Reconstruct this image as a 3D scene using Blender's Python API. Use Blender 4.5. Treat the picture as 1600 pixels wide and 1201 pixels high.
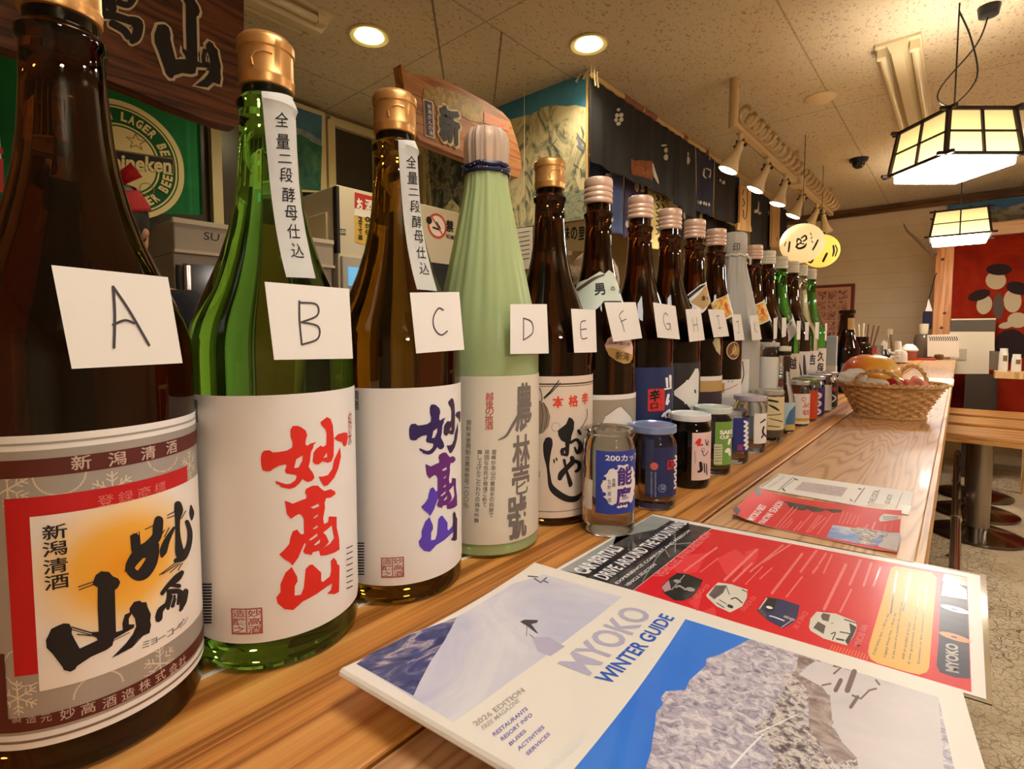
import bpy, bmesh, math, random
from mathutils import Vector, Matrix
from mathutils.geometry import tessellate_polygon
random.seed(7)
for _o in list(bpy.data.objects): bpy.data.objects.remove(_o)
S = bpy.context.scene; COL = S.collection
# ---------------------------------------------------------------- camera
HC = 0.95                       # counter top height (m)
FPX, CX, CY = 800.0, 800.0, 568.0   # focal length and optical centre for the 1600x1201 frame
PITCH = math.atan(48/FPX); YAW = math.atan(700*math.cos(PITCH)/FPX)
CAM = Vector((0, 0, HC+0.21))
_Fh = Vector((-math.sin(YAW), math.cos(YAW), 0)); RT = Vector((math.cos(YAW), math.sin(YAW), 0)); ZV = Vector((0, 0, 1))
FW = _Fh*math.cos(PITCH)-ZV*math.sin(PITCH); UP = _Fh*math.sin(PITCH)+ZV*math.cos(PITCH)
cd = bpy.data.cameras.new('camera'); cam = bpy.data.objects.new('camera', cd); COL.objects.link(cam)
cam.matrix_world = Matrix(((RT.x, UP.x, -FW.x, CAM.x), (RT.y, UP.y, -FW.y, CAM.y), (RT.z, UP.z, -FW.z, CAM.z), (0, 0, 0, 1)))
cd.sensor_width = 36; cd.lens = 36*FPX/1600; cd.shift_y = -(600.5-CY)/1600; cd.clip_start = 0.02
S.camera = cam
# ---------------------------------------------------------------- view, world
S.view_settings.view_transform = 'Standard'; S.view_settings.look = 'None'
S.view_settings.gamma = 1; S.view_settings.use_curve_mapping = False; S.view_settings.exposure = 1.6
W = bpy.data.worlds.new('world'); S.world = W; W.use_nodes = True
W.node_tree.nodes['Background'].inputs[0].default_value = (1.0, 0.84, 0.66, 1); W.node_tree.nodes['Background'].inputs[1].default_value = 0.25
S.cycles.max_bounces = 14; S.cycles.transmission_bounces = 10; S.cycles.transparent_max_bounces = 16
S.cycles.diffuse_bounces = 4; S.cycles.glossy_bounces = 5
S.cycles.sample_clamp_indirect = 4.0; S.cycles.caustics_reflective = False; S.cycles.caustics_refractive = False
S.cycles.use_denoising = True
LAMP_E = 13.0; NEAR_E = 5.3; FILL_E = 26      # emission of the lantern lamps' bottom panes
SPOT_W = 9.0      # each track spot (W)
DOWN_W = 7.0     # each recessed downlight (W)
CEIL = 2.40
# ---------------------------------------------------------------- survey helpers: a photo pixel -> a point on a known plane
def ray(x, y): return FW+RT*((x-CX)/FPX)-UP*((y-CY)/FPX)
def onz(x, y, z): d = ray(x, y); return CAM+d*((z-CAM.z)/d.z)
def onx(x, y, X): d = ray(x, y); return CAM+d*((X-CAM.x)/d.x)
def ony(x, y, Y): d = ray(x, y); return CAM+d*((Y-CAM.y)/d.y)
# ---------------------------------------------------------------- materials
def lin(h):
    if isinstance(h, str):
        h = h.lstrip('#'); c = [int(h[i:i+2], 16)/255 for i in (0, 2, 4)]
    else: c = [v/255 for v in h]
    return tuple((v/12.92 if v <= .04045 else ((v+.055)/1.055)**2.4) for v in c)+(1,)
_M = {}
def mat(name, col=(200, 200, 200), rough=.5, metal=0, trans=0, ior=1.45, emit=None, es=0, coat=0, sss=0, alpha=1, spec=None):
    if name in _M: return _M[name]
    m = bpy.data.materials.new(name); m.use_nodes = True; b = m.node_tree.nodes['Principled BSDF']; I = b.inputs
    I['Base Color'].default_value = lin(col); I['Roughness'].default_value = rough; I['Metallic'].default_value = metal
    I['Transmission Weight'].default_value = trans; I['IOR'].default_value = ior; I['Coat Weight'].default_value = coat
    I['Coat Roughness'].default_value = .06
    if alpha < 1: I['Alpha'].default_value = alpha
    if spec is not None: I['Specular IOR Level'].default_value = spec
    if emit is not None: I['Emission Color'].default_value = lin(emit); I['Emission Strength'].default_value = es
    _M[name] = m; return m
class NT:
    """short node-tree writer"""
    def __init__(s, m): s.t = m.node_tree; s.b = s.t.nodes['Principled BSDF']; s.n = s.t.nodes; s.l = s.t.links
    def add(s, typ, ins=None, **kw):
        n = s.n.new(typ)
        for k, v in kw.items(): setattr(n, k, v)
        for k, v in (ins or {}).items():
            if hasattr(v, 'is_linked') or isinstance(v, bpy.types.NodeSocket): s.l.new(v, n.inputs[k])
            else: n.inputs[k].default_value = v
        return n
    def co(s, scale=(1, 1, 1), rot=(0, 0, 0), src='Object', loc=(0, 0, 0)):
        t = s.add('ShaderNodeTexCoord'); mp = s.add('ShaderNodeMapping', {0: t.outputs[src], 1: loc, 2: rot, 3: scale}); return mp.outputs[0]
    def noise(s, vec, scale=5, detail=4, rough=.55, dist=0): return s.add('ShaderNodeTexNoise', {'Vector': vec, 'Scale': scale, 'Detail': detail, 'Roughness': rough, 'Distortion': dist}).outputs[0]
    def vor(s, vec, scale=5, feature='F1', out=0): return s.add('ShaderNodeTexVoronoi', {'Vector': vec, 'Scale': scale}, feature=feature).outputs[out]
    def math(s, op, a, b=0.0, c=0.0): return s.add('ShaderNodeMath', {0: a, 1: b, 2: c}, operation=op).outputs[0]
    def ramp(s, fac, stops, interp='LINEAR'):
        r = s.add('ShaderNodeValToRGB', {0: fac}); e = r.color_ramp; e.interpolation = interp
        while len(e.elements) < len(stops): e.elements.new(.5)
        for el, (p, c) in zip(e.elements, stops): el.position = p; el.color = lin(c)
        return r.outputs[0]
    def mix(s, fac, a, b, mode='MIX'):
        n = s.add('ShaderNodeMix', data_type='RGBA', blend_type=mode)
        for k, v in ((0, fac), (6, a), (7, b)):
            if isinstance(v, bpy.types.NodeSocket): s.l.new(v, n.inputs[k])
            else: n.inputs[k].default_value = v
        return n.outputs[2]
    def base(s, c): s.l.new(c, s.b.inputs['Base Color'])
    def rough(s, c): s.l.new(c, s.b.inputs['Roughness'])
    def bump(s, h, strength=.3, dist=.002): s.l.new(s.add('ShaderNodeBump', {'Height': h, 'Strength': strength, 'Distance': dist}).outputs[0], s.b.inputs['Normal'])
# ---------------------------------------------------------------- mesh builder
class MB:
    def __init__(s): s.v = []; s.f = []; s.mi = []; s.mats = []; s.sm = []
    def slot(s, m):
        if m not in s.mats: s.mats.append(m)
        return s.mats.index(m)
    def face(s, pts, m, sm=False):
        k = len(s.v); s.v += [tuple(p) for p in pts]; s.f.append(tuple(range(k, k+len(pts)))); s.mi.append(s.slot(m)); s.sm.append(sm)
    def raw(s, vs, fs, m, sm=False):
        k = len(s.v); s.v += [tuple(p) for p in vs]; j = s.slot(m)
        for f in fs: s.f.append(tuple(i+k for i in f)); s.mi.append(j); s.sm.append(sm)
    def box(s, lo, hi, m, M=None, bev=0):
        bm = bmesh.new(); bmesh.ops.create_cube(bm, size=1)
        c = (Vector(lo)+Vector(hi))/2; d = Vector(hi)-Vector(lo)
        for v in bm.verts: v.co = Vector((v.co.x*d.x, v.co.y*d.y, v.co.z*d.z))+c
        if bev: bmesh.ops.bevel(bm, geom=bm.edges[:], offset=bev, segments=2, profile=.5, affect='EDGES')
        s.bm(bm, m, M)
    def bm(s, bm, m, M=None, sm=False):
        if M is not None: bm.transform(M)
        bm.verts.index_update(); s.raw([v.co[:] for v in bm.verts], [[v.index for v in f.verts] for f in bm.faces], m, sm); bm.free()
    def lathe(s, prof, m, seg=48, M=None, sm=True, mod=None):
        """prof: (r,z) list, closed top and bottom when r==0"""
        vs = []; fs = []; idx = []
        for (r, z) in prof:
            if r < 1e-7: idx.append([len(vs)]); vs.append(Vector((0, 0, z)))
            else:
                idx.append(list(range(len(vs), len(vs)+seg)))
                for k in range(seg):
                    a = 2*math.pi*k/seg; q = r*(mod(a, z) if mod else 1); vs.append(Vector((q*math.cos(a), q*math.sin(a), z)))
        for a, b in zip(idx, idx[1:]):
            for k in range(seg):
                k2 = (k+1) % seg
                if len(a) == 1 and len(b) == 1: break
                if len(a) == 1: fs.append((a[0], b[k2], b[k]))
                elif len(b) == 1: fs.append((a[k], a[k2], b[0]))
                else: fs.append((a[k], a[k2], b[k2], b[k]))
        if M is not None: vs = [M @ v for v in vs]
        s.raw(vs, fs, m, sm)
    def tube(s, pts, r, m, seg=8, sm=True, closed=False, caps=True):
        pts = [Vector(p) for p in pts]; n = len(pts); rs = r if isinstance(r, (list, tuple)) else [r]*n
        vs = []; fs = []; N = None
        for i, p in enumerate(pts):
            t = (pts[(i+1) % n]-pts[i-1]) if closed else (pts[min(i+1, n-1)]-pts[max(i-1, 0)])
            t.normalize()
            if N is None: N = t.orthogonal().normalized()
            else: N = (N-t*N.dot(t)).normalized()
            B = t.cross(N)
            for k in range(seg):
                a = 2*math.pi*k/seg; vs.append(p+(N*math.cos(a)+B*math.sin(a))*rs[i])
        for i in range(n if closed else n-1):
            a, b = i*seg, ((i+1) % n)*seg
            for k in range(seg): k2 = (k+1) % seg; fs.append((a+k, a+k2, b+k2, b+k))
        if caps and not closed: fs.append(tuple(range(seg))[::-1]); fs.append(tuple(range((n-1)*seg, n*seg)))
        s.raw(vs, fs, m, sm)
    def prism(s, loop, z0, z1, m, M=None):
        """loop of (x,y); may be concave"""
        tris = tessellate_polygon([[Vector((x, y, 0)) for x, y in loop]]); n = len(loop)
        vs = [Vector((x, y, z0)) for x, y in loop]+[Vector((x, y, z1)) for x, y in loop]
        if M is not None: vs = [M @ v for v in vs]
        fs = [tuple(t)[::-1] for t in tris]+[tuple(i+n for i in t) for t in tris]+[(i, (i+1) % n, (i+1) % n+n, i+n) for i in range(n)]
        s.raw(vs, fs, m)
    def ball(s, c, r, m, sub=3, sc=(1, 1, 1), M=None):
        bm = bmesh.new(); bmesh.ops.create_icosphere(bm, subdivisions=sub, radius=1)
        for v in bm.verts: v.co = Vector((v.co.x*r*sc[0]+c[0], v.co.y*r*sc[1]+c[1], v.co.z*r*sc[2]+c[2]))
        s.bm(bm, m, M, True)
    def build(s, name, parent=None, loc=None, rotz=0, norm=False):
        me = bpy.data.meshes.new(name); me.from_pydata(s.v, [], s.f)
        for m in s.mats: me.materials.append(m)
        me.polygons.foreach_set('material_index', s.mi); me.polygons.foreach_set('use_smooth', s.sm); me.update()
        if any(s.sm): me.set_sharp_from_angle(angle=math.radians(38))
        if norm:
            bm = bmesh.new(); bm.from_mesh(me); bmesh.ops.recalc_face_normals(bm, faces=bm.faces); bm.to_mesh(me); bm.free()
        o = bpy.data.objects.new(name, me); COL.objects.link(o)
        if parent is not None: o.parent = parent
        if loc is not None: o.location = loc
        if rotz: o.rotation_euler.z = rotz
        return o
def tag(o, label=None, cat=None, group=None, kind=None):
    for k, v in (('label', label), ('category', cat), ('group', group), ('kind', kind)):
        if v: o[k] = v
    return o
def thing(name, label, cat, loc=(0, 0, 0), rotz=0, group=None):
    o = bpy.data.objects.new(name, None); COL.objects.link(o); o.location = loc; o.rotation_euler.z = rotz; o.empty_display_size = .05
    return tag(o, label, cat, group)
def struct(mb, name): return tag(mb.build(name), kind='structure')
# ---------------------------------------------------------------- flat artwork (lettering, prints), laid on sheets, boxes and round bottles
_GL = {}
def glyphs(s, bold=0.0):
    k = (s, round(bold, 4))
    if k not in _GL:
        c = bpy.data.curves.new('lettering', 'FONT'); c.body = s; c.resolution_u = 3; c.offset = bold
        o = bpy.data.objects.new('lettering', c); COL.objects.link(o); me = bpy.data.meshes.new_from_object(o)
        v = [(p.co.x, p.co.y) for p in me.vertices]; f = [tuple(p.vertices) for p in me.polygons]
        bpy.data.objects.remove(o); bpy.data.curves.remove(c); bpy.data.meshes.remove(me)
        _GL[k] = (v, f)
    return _GL[k]
def catmull(pts, n=5):
    out = []; P = [pts[0]]+list(pts)+[pts[-1]]
    for i in range(1, len(P)-2):
        for k in range(n):
            t = k/n; out.append(tuple(.5*(2*b+(-a+c)*t+(2*a-5*b+4*c-d)*t*t+(-a+3*b-3*c+d)*t**3) for a, b, c, d in zip(P[i-1], P[i], P[i+1], P[i+2])))
    out.append(tuple(pts[-1])); return out
class Art:
    def __init__(s, pick=None): s.L = []; s.pick = pick      # pick: photo pixel -> (u,v) on the surface
    def tris(s, v, f, m, lv): s.L.append((list(v), list(f), m, lv))
    def poly(s, pts, m, lv=1, holes=(), px=None):
        if px: pts = [s.px(p, px) for p in pts]; holes = [[s.px(p, px) for p in h] for h in holes]
        loops = [[Vector((p[0], p[1], 0)) for p in pts]]+[[Vector((p[0], p[1], 0)) for p in h] for h in holes]
        t = tessellate_polygon(loops); v = [(p.x, p.y) for l in loops for p in l]; s.tris(v, [tuple(q) for q in t], m, lv); return pts
    def px(s, p, fr=True):
        """pixel, or pixel of a zoomed crop given as (x0, y0, scale)"""
        return s.pick(p[0], p[1]) if fr is True else s.pick(fr[0]+p[0]/fr[2], fr[1]+p[1]/fr[2])
    def rect(s, u0, v0, u1, v1, m, lv=1): s.poly([(u0, v0), (u1, v0), (u1, v1), (u0, v1)], m, lv)
    def rrect(s, u0, v0, u1, v1, r, m, lv=1):
        p = []
        for cx, cy, a0 in ((u1-r, v1-r, 0), (u0+r, v1-r, 90), (u0+r, v0+r, 180), (u1-r, v0+r, 270)):
            for k in range(5): a = math.radians(a0+k*22.5); p.append((cx+r*math.cos(a), cy+r*math.sin(a)))
        s.poly(p, m, lv)
    def disc(s, u, v, r, m, lv=1, n=28, ry=None, wob=None):
        ry = ry or r; s.poly([(u+r*(wob(k) if wob else 1)*math.cos(2*math.pi*k/n), v+ry*(wob(k) if wob else 1)*math.sin(2*math.pi*k/n)) for k in range(n)], m, lv)
    def ring(s, u, v, r0, r1, m, lv=1, n=36, asp=1, a0=0, a1=360, wob=None):
        vs = []; fs = []
        for k in range(n+1):
            a = math.radians(a0+(a1-a0)*k/n); w = wob(k) if wob else 1
            vs += [(u+r0*w*math.cos(a), v+asp*r0*w*math.sin(a)), (u+r1*w*math.cos(a), v+asp*r1*w*math.sin(a))]
        s.tris(vs, [(2*k, 2*k+1, 2*k+3, 2*k+2) for k in range(n)], m, lv)
    def stroke(s, pts, m, lv=1, px=None, w=None, n=5, smooth=True):
        """brush stroke: (x, y, width) points"""
        pts = [(p[0], p[1], p[2] if len(p) > 2 else w) for p in pts]
        q = catmull(pts, n) if smooth and len(pts) > 2 else pts
        A = []; B = []; N = len(q)
        for i, p in enumerate(q):
            a, b = q[max(i-1, 0)], q[min(i+1, N-1)]; dx, dy = b[0]-a[0], b[1]-a[1]; l = math.hypot(dx, dy) or 1; h = abs(p[2])/2
            A.append((p[0]-dy/l*h, p[1]+dx/l*h)); B.append((p[0]+dy/l*h, p[1]-dx/l*h))
        vs = A+B; fs = [(i, i+1, N+i+1, N+i) for i in range(N-1)]
        if px: vs = [s.px(p, px) for p in vs]
        s.tris(vs, fs, m, lv)
        for p in (q[0], q[-1]):                       # round ends
            c = [(p[0]+p[2]/2*math.cos(t*math.pi/5), p[1]+p[2]/2*math.sin(t*math.pi/5)) for t in range(10)]
            if p[2] > 0: s.poly(c, m, lv, px=px)
    def text(s, t, p0, p1, p2, m, lv=2, bold=0.0, px=None):
        if bold > .014 and any(ord(c) >= 0x4E00 for c in t):      # dense characters: thicken by overprinting
            if px: p0, p1, p2 = (s.px(p, px) for p in (p0, p1, p2))
            h = math.hypot(p2[0]-p0[0], p2[1]-p0[1])*min(bold, .06)*.6
            for dx, dy in ((h, 0), (-h, 0), (0, h), (0, -h)): s.text(t, (p0[0]+dx, p0[1]+dy), (p1[0]+dx, p1[1]+dy), (p2[0]+dx, p2[1]+dy), m, lv, .012)
            return s.text(t, p0, p1, p2, m, lv, .012)
        s._text(t, p0, p1, p2, m, lv, bold, px)
    def _text(s, t, p0, p1, p2, m, lv=2, bold=0.0, px=None):
        """fit a line of lettering: p0 lower left, p1 lower right, p2 upper left"""
        if px: p0, p1, p2 = (s.px(p, px) for p in (p0, p1, p2))
        v, f = glyphs(t, bold)
        if not v: return
        x0 = min(p[0] for p in v); x1 = max(p[0] for p in v); y0 = min(p[1] for p in v); y1 = max(p[1] for p in v)
        w = max(x1-x0, 1e-6); h = max(y1-y0, 1e-6); out = []
        for x, y in v:
            a, b = (x-x0)/w, (y-y0)/h; out.append(tuple(p0[i]+(p1[i]-p0[i])*a+(p2[i]-p0[i])*b for i in (0, 1)))
        s.tris(out, f, m, lv)
    def line(s, t, u, v, h, m, lv=2, bold=0.0, w=None):
        """lettering of cap height h from (u,v) rightwards"""
        g, f = glyphs(t, bold)
        if not g: return
        x0 = min(p[0] for p in g); x1 = max(p[0] for p in g); y0 = min(p[1] for p in g); y1 = max(p[1] for p in g); k = h/max(y1-y0, 1e-6)
        s.text(t, (u, v), (u+(w or (x1-x0)*k), v), (u, v+h), m, lv, bold)
    def vtext(s, t, u, v, w, h, m, lv=2, bold=0.0, pitch=1.12):
        """column of characters, u centre, v top"""
        for i, ch in enumerate(t):
            g, f = glyphs(ch, bold)
            if not g: continue
            y0 = min(p[1] for p in g); y1 = max(p[1] for p in g); x0 = min(p[0] for p in g); x1 = max(p[0] for p in g)
            cv = v-h*pitch*i-h/2; cu = u; fw = w*min(1, (x1-x0)/.78); fh = h*min(1, (y1-y0)/.74)
            s.text(ch, (cu-fw/2, cv-fh/2), (cu+fw/2, cv-fh/2), (cu-fw/2, cv+fh/2), m, lv, bold)
    def build(s, name, surf, parent=None, step=None, ustep=None, vstep=None, gap=.00012, thick=None, back=None):
        """surf(u, v, d) -> point raised d above the surface"""
        mb = MB(); ustep = ustep or step; vstep = vstep or None
        for iL, (v, f, m, lv) in enumerate(s.L):
            lv = lv+(iL % 11)*.07
            if ustep or vstep:
                bm = bmesh.new(); vv = [bm.verts.new((p[0], p[1], 0)) for p in v]
                for q in f:
                    if len(set(q)) > 2:
                        try: bm.faces.new([vv[i] for i in q])
                        except ValueError: pass
                for ax, st in ((0, ustep), (1, vstep)):
                    if not st: continue
                    lo = min(p[ax] for p in v); hi = max(p[ax] for p in v); k = math.ceil(lo/st+1e-6); no = (1, 0, 0) if ax == 0 else (0, 1, 0)
                    while k*st < hi-1e-7:
                        co = (k*st, 0, 0) if ax == 0 else (0, k*st, 0)
                        bmesh.ops.bisect_plane(bm, geom=bm.verts[:]+bm.edges[:]+bm.faces[:], plane_co=co, plane_no=no, dist=1e-7); k += 1
                bm.verts.index_update(); v = [(q.co.x, q.co.y) for q in bm.verts]; f = [tuple(w.index for w in q.verts) for q in bm.faces]; bm.free()
            # keep every face turned outwards
            out = []
            for q in f:
                A = sum(v[q[i]][0]*v[q[(i+1) % len(q)]][1]-v[q[(i+1) % len(q)]][0]*v[q[i]][1] for i in range(len(q)))
                if abs(A) > 1e-14: out.append(tuple(q) if A > 0 else tuple(q)[::-1])
            mb.raw([surf(p[0], p[1], gap*lv) for p in v], out, m, bool(ustep))
        return mb.build(name, parent)
def plane_surf(O, U, V):
    O, U, V = Vector(O), Vector(U).normalized(), Vector(V).normalized(); N = U.cross(V)
    f = lambda u, v, d: O+U*u+V*v+N*d
    def pick(x, y):
        d = ray(x, y); p = CAM+d*((O-CAM).dot(N)/d.dot(N))-O; return (p.dot(U), p.dot(V))
    f.pick = pick; f.N = N; return f
def cyl_surf(c, r, a0=0.0, z0=0.0, rz=None, rad_pick=None):
    """u = arc length counter-clockwise from direction a0, v = height above z0 of the base"""
    cx, cy, cz = c
    def R(v): return rz(v+z0) if rz else r
    def f(u, v, d): a = a0+u/r; q = R(v)+d; return Vector((cx+q*math.cos(a), cy+q*math.sin(a), cz+z0+v))
    def pick(x, y):
        d = ray(x, y); ox, oy = CAM.x-cx, CAM.y-cy; q = r
        for _ in range(8 if rz else 1):
            A = d.x**2+d.y**2; B = ox*d.x+oy*d.y; C = ox*ox+oy*oy-q*q; D = B*B-A*C
            t = (-B-math.sqrt(D))/A if D > 0 else -B/A
            P = CAM+d*t; q = R(P.z-cz-z0)
        a = math.atan2(P.y-cy, P.x-cx)-a0; a = (a+math.pi) % (2*math.pi)-math.pi
        return (a*r, P.z-cz-z0)
    f.pick = pick; return f
def local(parent_loc, surf):
    """surface expressed in the frame of an unrotated parent at parent_loc"""
    L = Vector(parent_loc); g = lambda u, v, d: surf(u, v, d)-L; g.pick = getattr(surf, 'pick', None); return g
# ================================================================ materials used in many places
PAPER = mat('white card', (250, 246, 238), .6); INK = mat('black ink', (26, 20, 20), .55); GREYINK = mat('grey pen', (75, 70, 72), .6)
PULP = mat('label paper', (242, 236, 228), .5); REDINK = mat('red ink', (226, 44, 30), .5); DARKRED = mat('dark red ink', (176, 24, 20), .5)
WHITEP = mat('white plastic', (232, 226, 214), .35); CREAM = mat('cream paint', (226, 212, 180), .5)
BLACKP = mat('black plastic', (22, 21, 21), .4); CHROME = mat('chrome', (205, 200, 192), .16, 1); STEEL = mat('brushed steel', (160, 155, 148), .38, 1)
def wood(name, c0, c1, c2, sx=7, sy=.8, rings=9, rough=.35, axis='Y', coat=0, fine=.25):
    m = mat(name, c1, rough, coat=coat); t = NT(m)
    sc = {'Y': (sx, sy, sx), 'X': (sy, sx, sx), 'Z': (sx, sx, sy)}[axis]
    v = t.co(sc); n = t.noise(v, 1.0, 3, .5, .3)
    r = t.math('FRACT', t.math('MULTIPLY', n, rings)); r = t.math('ABSOLUTE', t.math('SUBTRACT', r, .5))
    f = t.noise(t.co(tuple(q*(14 if q > 2 else 5) for q in sc)), 1.2, 4, .6)
    g = t.math('ADD', t.math('MULTIPLY', r, 1.5), t.math('MULTIPLY', t.math('SUBTRACT', f, .5), fine*4))
    t.base(t.ramp(g, [(0.0, c0), (.28, c1), (.8, c2)])); t.bump(g, .12, .001); return m
W_BACK = wood('oiled plank', (150, 90, 34), (204, 136, 64), (224, 164, 90), 13, .4, 6, .4, fine=.42)
W_FRONT = wood('worn plank', (176, 126, 82), (208, 160, 112), (220, 176, 130), 7.5, .62, 34, .38, coat=.1, fine=.14)
W_EDGE = wood('plank edge', (178, 122, 56), (214, 164, 92), (226, 182, 112), 20, 1, 3, .4)
W_POST = wood('cedar post', (178, 112, 62), (206, 142, 88), (220, 160, 108), 14, .8, 5, .5, 'Z')
W_DARK = wood('stained board', (58, 30, 16), (98, 54, 32), (128, 74, 46), 12, 1.2, 8, .42)
W_CORN = wood('cornice wood', (70, 42, 16), (112, 72, 34), (128, 86, 46), 12, 1, 3, .5, 'X')
W_SIGN = wood('pale board', (150, 92, 50), (184, 122, 72), (200, 140, 86), 14, 1.2, 6, .5)
W_PLAQ = wood('plaque wood', (190, 140, 80), (216, 172, 112), (228, 190, 132), 20, 1.2, 4, .5, 'Z')
BAMBOO = mat('bamboo', (206, 172, 112), .45); BROWNT = mat('brown tape', (140, 84, 50), .5)
# ================================================================ the room
def acoustic():
    m = mat('acoustic ceiling', (206, 194, 174), .9); t = NT(m); v = t.co((1, 1, 1))
    sp = t.noise(t.co((95, 48, 1)), 1.0, 3, .6, .6); pits = t.ramp(sp, [(0.34, (176, 168, 156)), (.43, (230, 224, 214))])
    big = t.noise(v, .8, 3); tint = t.ramp(big, [(.3, (236, 226, 208)), (.7, (224, 212, 192))])
    sx = t.add('ShaderNodeSeparateXYZ', {0: v})
    def seam(o, per, off): a = t.math('FRACT', t.math('DIVIDE', t.math('ADD', o, off), per)); return t.math('LESS_THAN', t.math('ABSOLUTE', t.math('SUBTRACT', a, .5)), .004/per)
    s = t.math('MAXIMUM', seam(sx.outputs[0], .91, 10.12), seam(sx.outputs[1], 1.82, 10.3))
    c = t.mix(1.0, tint, pits, 'MULTIPLY'); t.base(t.mix(t.math('MULTIPLY', s, .45), c, lin((105, 85, 62)))); t.bump(sp, .5, .003); return m
def floorm():
    m = mat('crackled concrete floor', (190, 168, 130), .7); t = NT(m); v = t.co((1, 1, 1))
    e = t.add('ShaderNodeTexVoronoi', {'Vector': t.co((26, 26, 1)), 'Scale': 1.0}, feature='DISTANCE_TO_EDGE').outputs[0]
    e2 = t.add('ShaderNodeTexVoronoi', {'Vector': t.co((46, 46, 1)), 'Scale': 1.0}, feature='DISTANCE_TO_EDGE').outputs[0]
    near = t.ramp(t.noise(t.co((1.2, .5, 1)), 1, 2), [(.46, (0, 0, 0)), (.56, (255, 255, 255))])
    k = t.math('LESS_THAN', t.math('MINIMUM', e, e2), .028)
    a = t.ramp(t.noise(v, 6, 5), [(.3, (186, 164, 128)), (.7, (216, 198, 164))])
    t.base(t.mix(t.math('MULTIPLY', k, t.math('ADD', t.math('MULTIPLY', near, .6), .25)), a, lin((92, 68, 44)))); return m
def wallm(name, c0, c1, lap=True):
    m = mat(name, c0, .8); t = NT(m); v = t.co((1, 1, 1)); n = t.noise(v, 3, 4); sx = t.add('ShaderNodeSeparateXYZ', {0: v})
    a = t.ramp(n, [(.3, c0), (.7, c1)])
    if lap:
        l = t.math('LESS_THAN', t.math('FRACT', t.math('DIVIDE', sx.outputs[2], .145)), .035); a = t.mix(t.math('MULTIPLY', l, .22), a, lin((110, 86, 58)))
    t.base(a); return m
b = MB(); b.box((-3.4, -2.5, -.05), (3.6, 6.4, 0), floorm()); struct(b, 'floor')
b = MB(); b.box((-3.4, -2.5, CEIL), (3.6, 6.4, CEIL+.06), acoustic()); struct(b, 'ceiling')
WF = 6.2; WK = -2.75
b = MB(); b.box((WK-.1, WF, 0), (3.6, WF+.1, CEIL), wallm('far wall boards', (226, 204, 172), (214, 190, 156))); struct(b, 'wall_far')
b = MB(); b.box((WK-.1, -2.5, 0), (WK, WF, CEIL), wallm('kitchen wall paint', (196, 176, 138), (184, 164, 124), False)); struct(b, 'wall_kitchen')
b = MB(); b.box((WK-.1, -1.7, 0), (3.6, -1.6, CEIL), wallm('near wall paint', (196, 176, 138), (184, 164, 124), False)); struct(b, 'wall_near')
b = MB(); b.box((3.5, -1.6, 0), (3.6, WF, CEIL), wallm('right wall boards', (208, 180, 142), (196, 166, 128))); struct(b, 'wall_right')
b = MB(); b.box((WK, WF-.03, CEIL-.075), (3.6, WF, CEIL-.005), W_CORN); struct(b, 'trim_1')
# kitchen windows: sliding panes in cream frames, night behind frosted glass
FRAME = mat('window frame', (222, 206, 160), .45); PANE = mat('frosted night glass', (66, 60, 50), .25); FRAMEG = mat('grey frame', (120, 116, 100), .4, .3)
def window(n, px0, px1, splits):
    y0 = onx(px0, 300, WK+.04).y; y1 = onx(px1, 300, WK+.04).y; zt = onx(527, 193, WK+.04).z; zb = 1.45
    f = MB(); X0, X1 = WK+.002, WK+.05
    for a, c in ((zt-.02, zt+.025), (zb-.03, zb)): f.box((X0, y0, a), (X1, y1, c), FRAME)
    for y in [y0]+[onx(s, 300, WK+.04).y for s in splits]+[y1]: f.box((X0, y-.022, zb), (X1+.012, y+.022, zt), FRAME)
    o = tag(f.build('window_%d' % n), kind='structure')
    g = MB(); g.box((WK+.004, y0, zb), (WK+.02, y1, zt), PANE); g.build('pane', o)
    return o
window(1, 60, 502, (338, 420)); window(2, 517, 662, (590,))
# ================================================================ the bar counter
cnt = thing('bar_counter', 'long wooden bar counter made of two planks with a gap between them', 'counter', (0, 0, 0))
XE, XC, XB = -.0165, -.2085, -.47
b = MB(); b.box((XB, -1.3, HC-.045), (XC-.0016, 5.45, HC), W_BACK, bev=.0016); b.build('rear_plank', cnt)
b = MB(); b.box((XC+.0016, -1.3, HC-.045), (XE-.006, 5.45, HC), W_FRONT, bev=.0016); b.build('front_plank', cnt)['label'] = 'paler worn plank on the customer side'
b = MB(); b.box((XE-.006, -1.3, HC-.047), (XE, 5.45, HC-.0005), W_EDGE); b.build('edge_strip', cnt)
b = MB(); b.box((-.36, -1.3, 0), (-.14, 5.5, HC-.046), mat('counter front', (96, 70, 46), .6)); b.build('front_panel', cnt)
b = MB(); b.box((-.3415, -1.3, HC), (-.3385, 5.3, HC+.0006), mat('white tape', (230, 224, 210), .5)); b.build('tape_line', cnt)['label'] = 'thin white tape line under the bottles'
# chrome foot rail along the counter
fr = thing('foot_rail', 'chrome foot rail running along the bottom of the bar counter', 'rail', (0, 0, 0))
b = MB(); b.tube([(.022, -1.2, .21), (.022, 5.4, .21)], .02, CHROME, 16); b.build('rail', fr)
for y in (.9, 2.3, 3.45, 5.25):
    b = MB(); b.tube([(.022, y, .21), (.022, y, 0)], .011, CHROME, 10); b.tube([(.022, y, 0), (.022, y, .006)], .03, CHROME, 14); b.tube([(.022, y-.03, .21), (.022, y+.03, .21)], .0245, CHROME, 16); b.build('bracket', fr)
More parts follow.
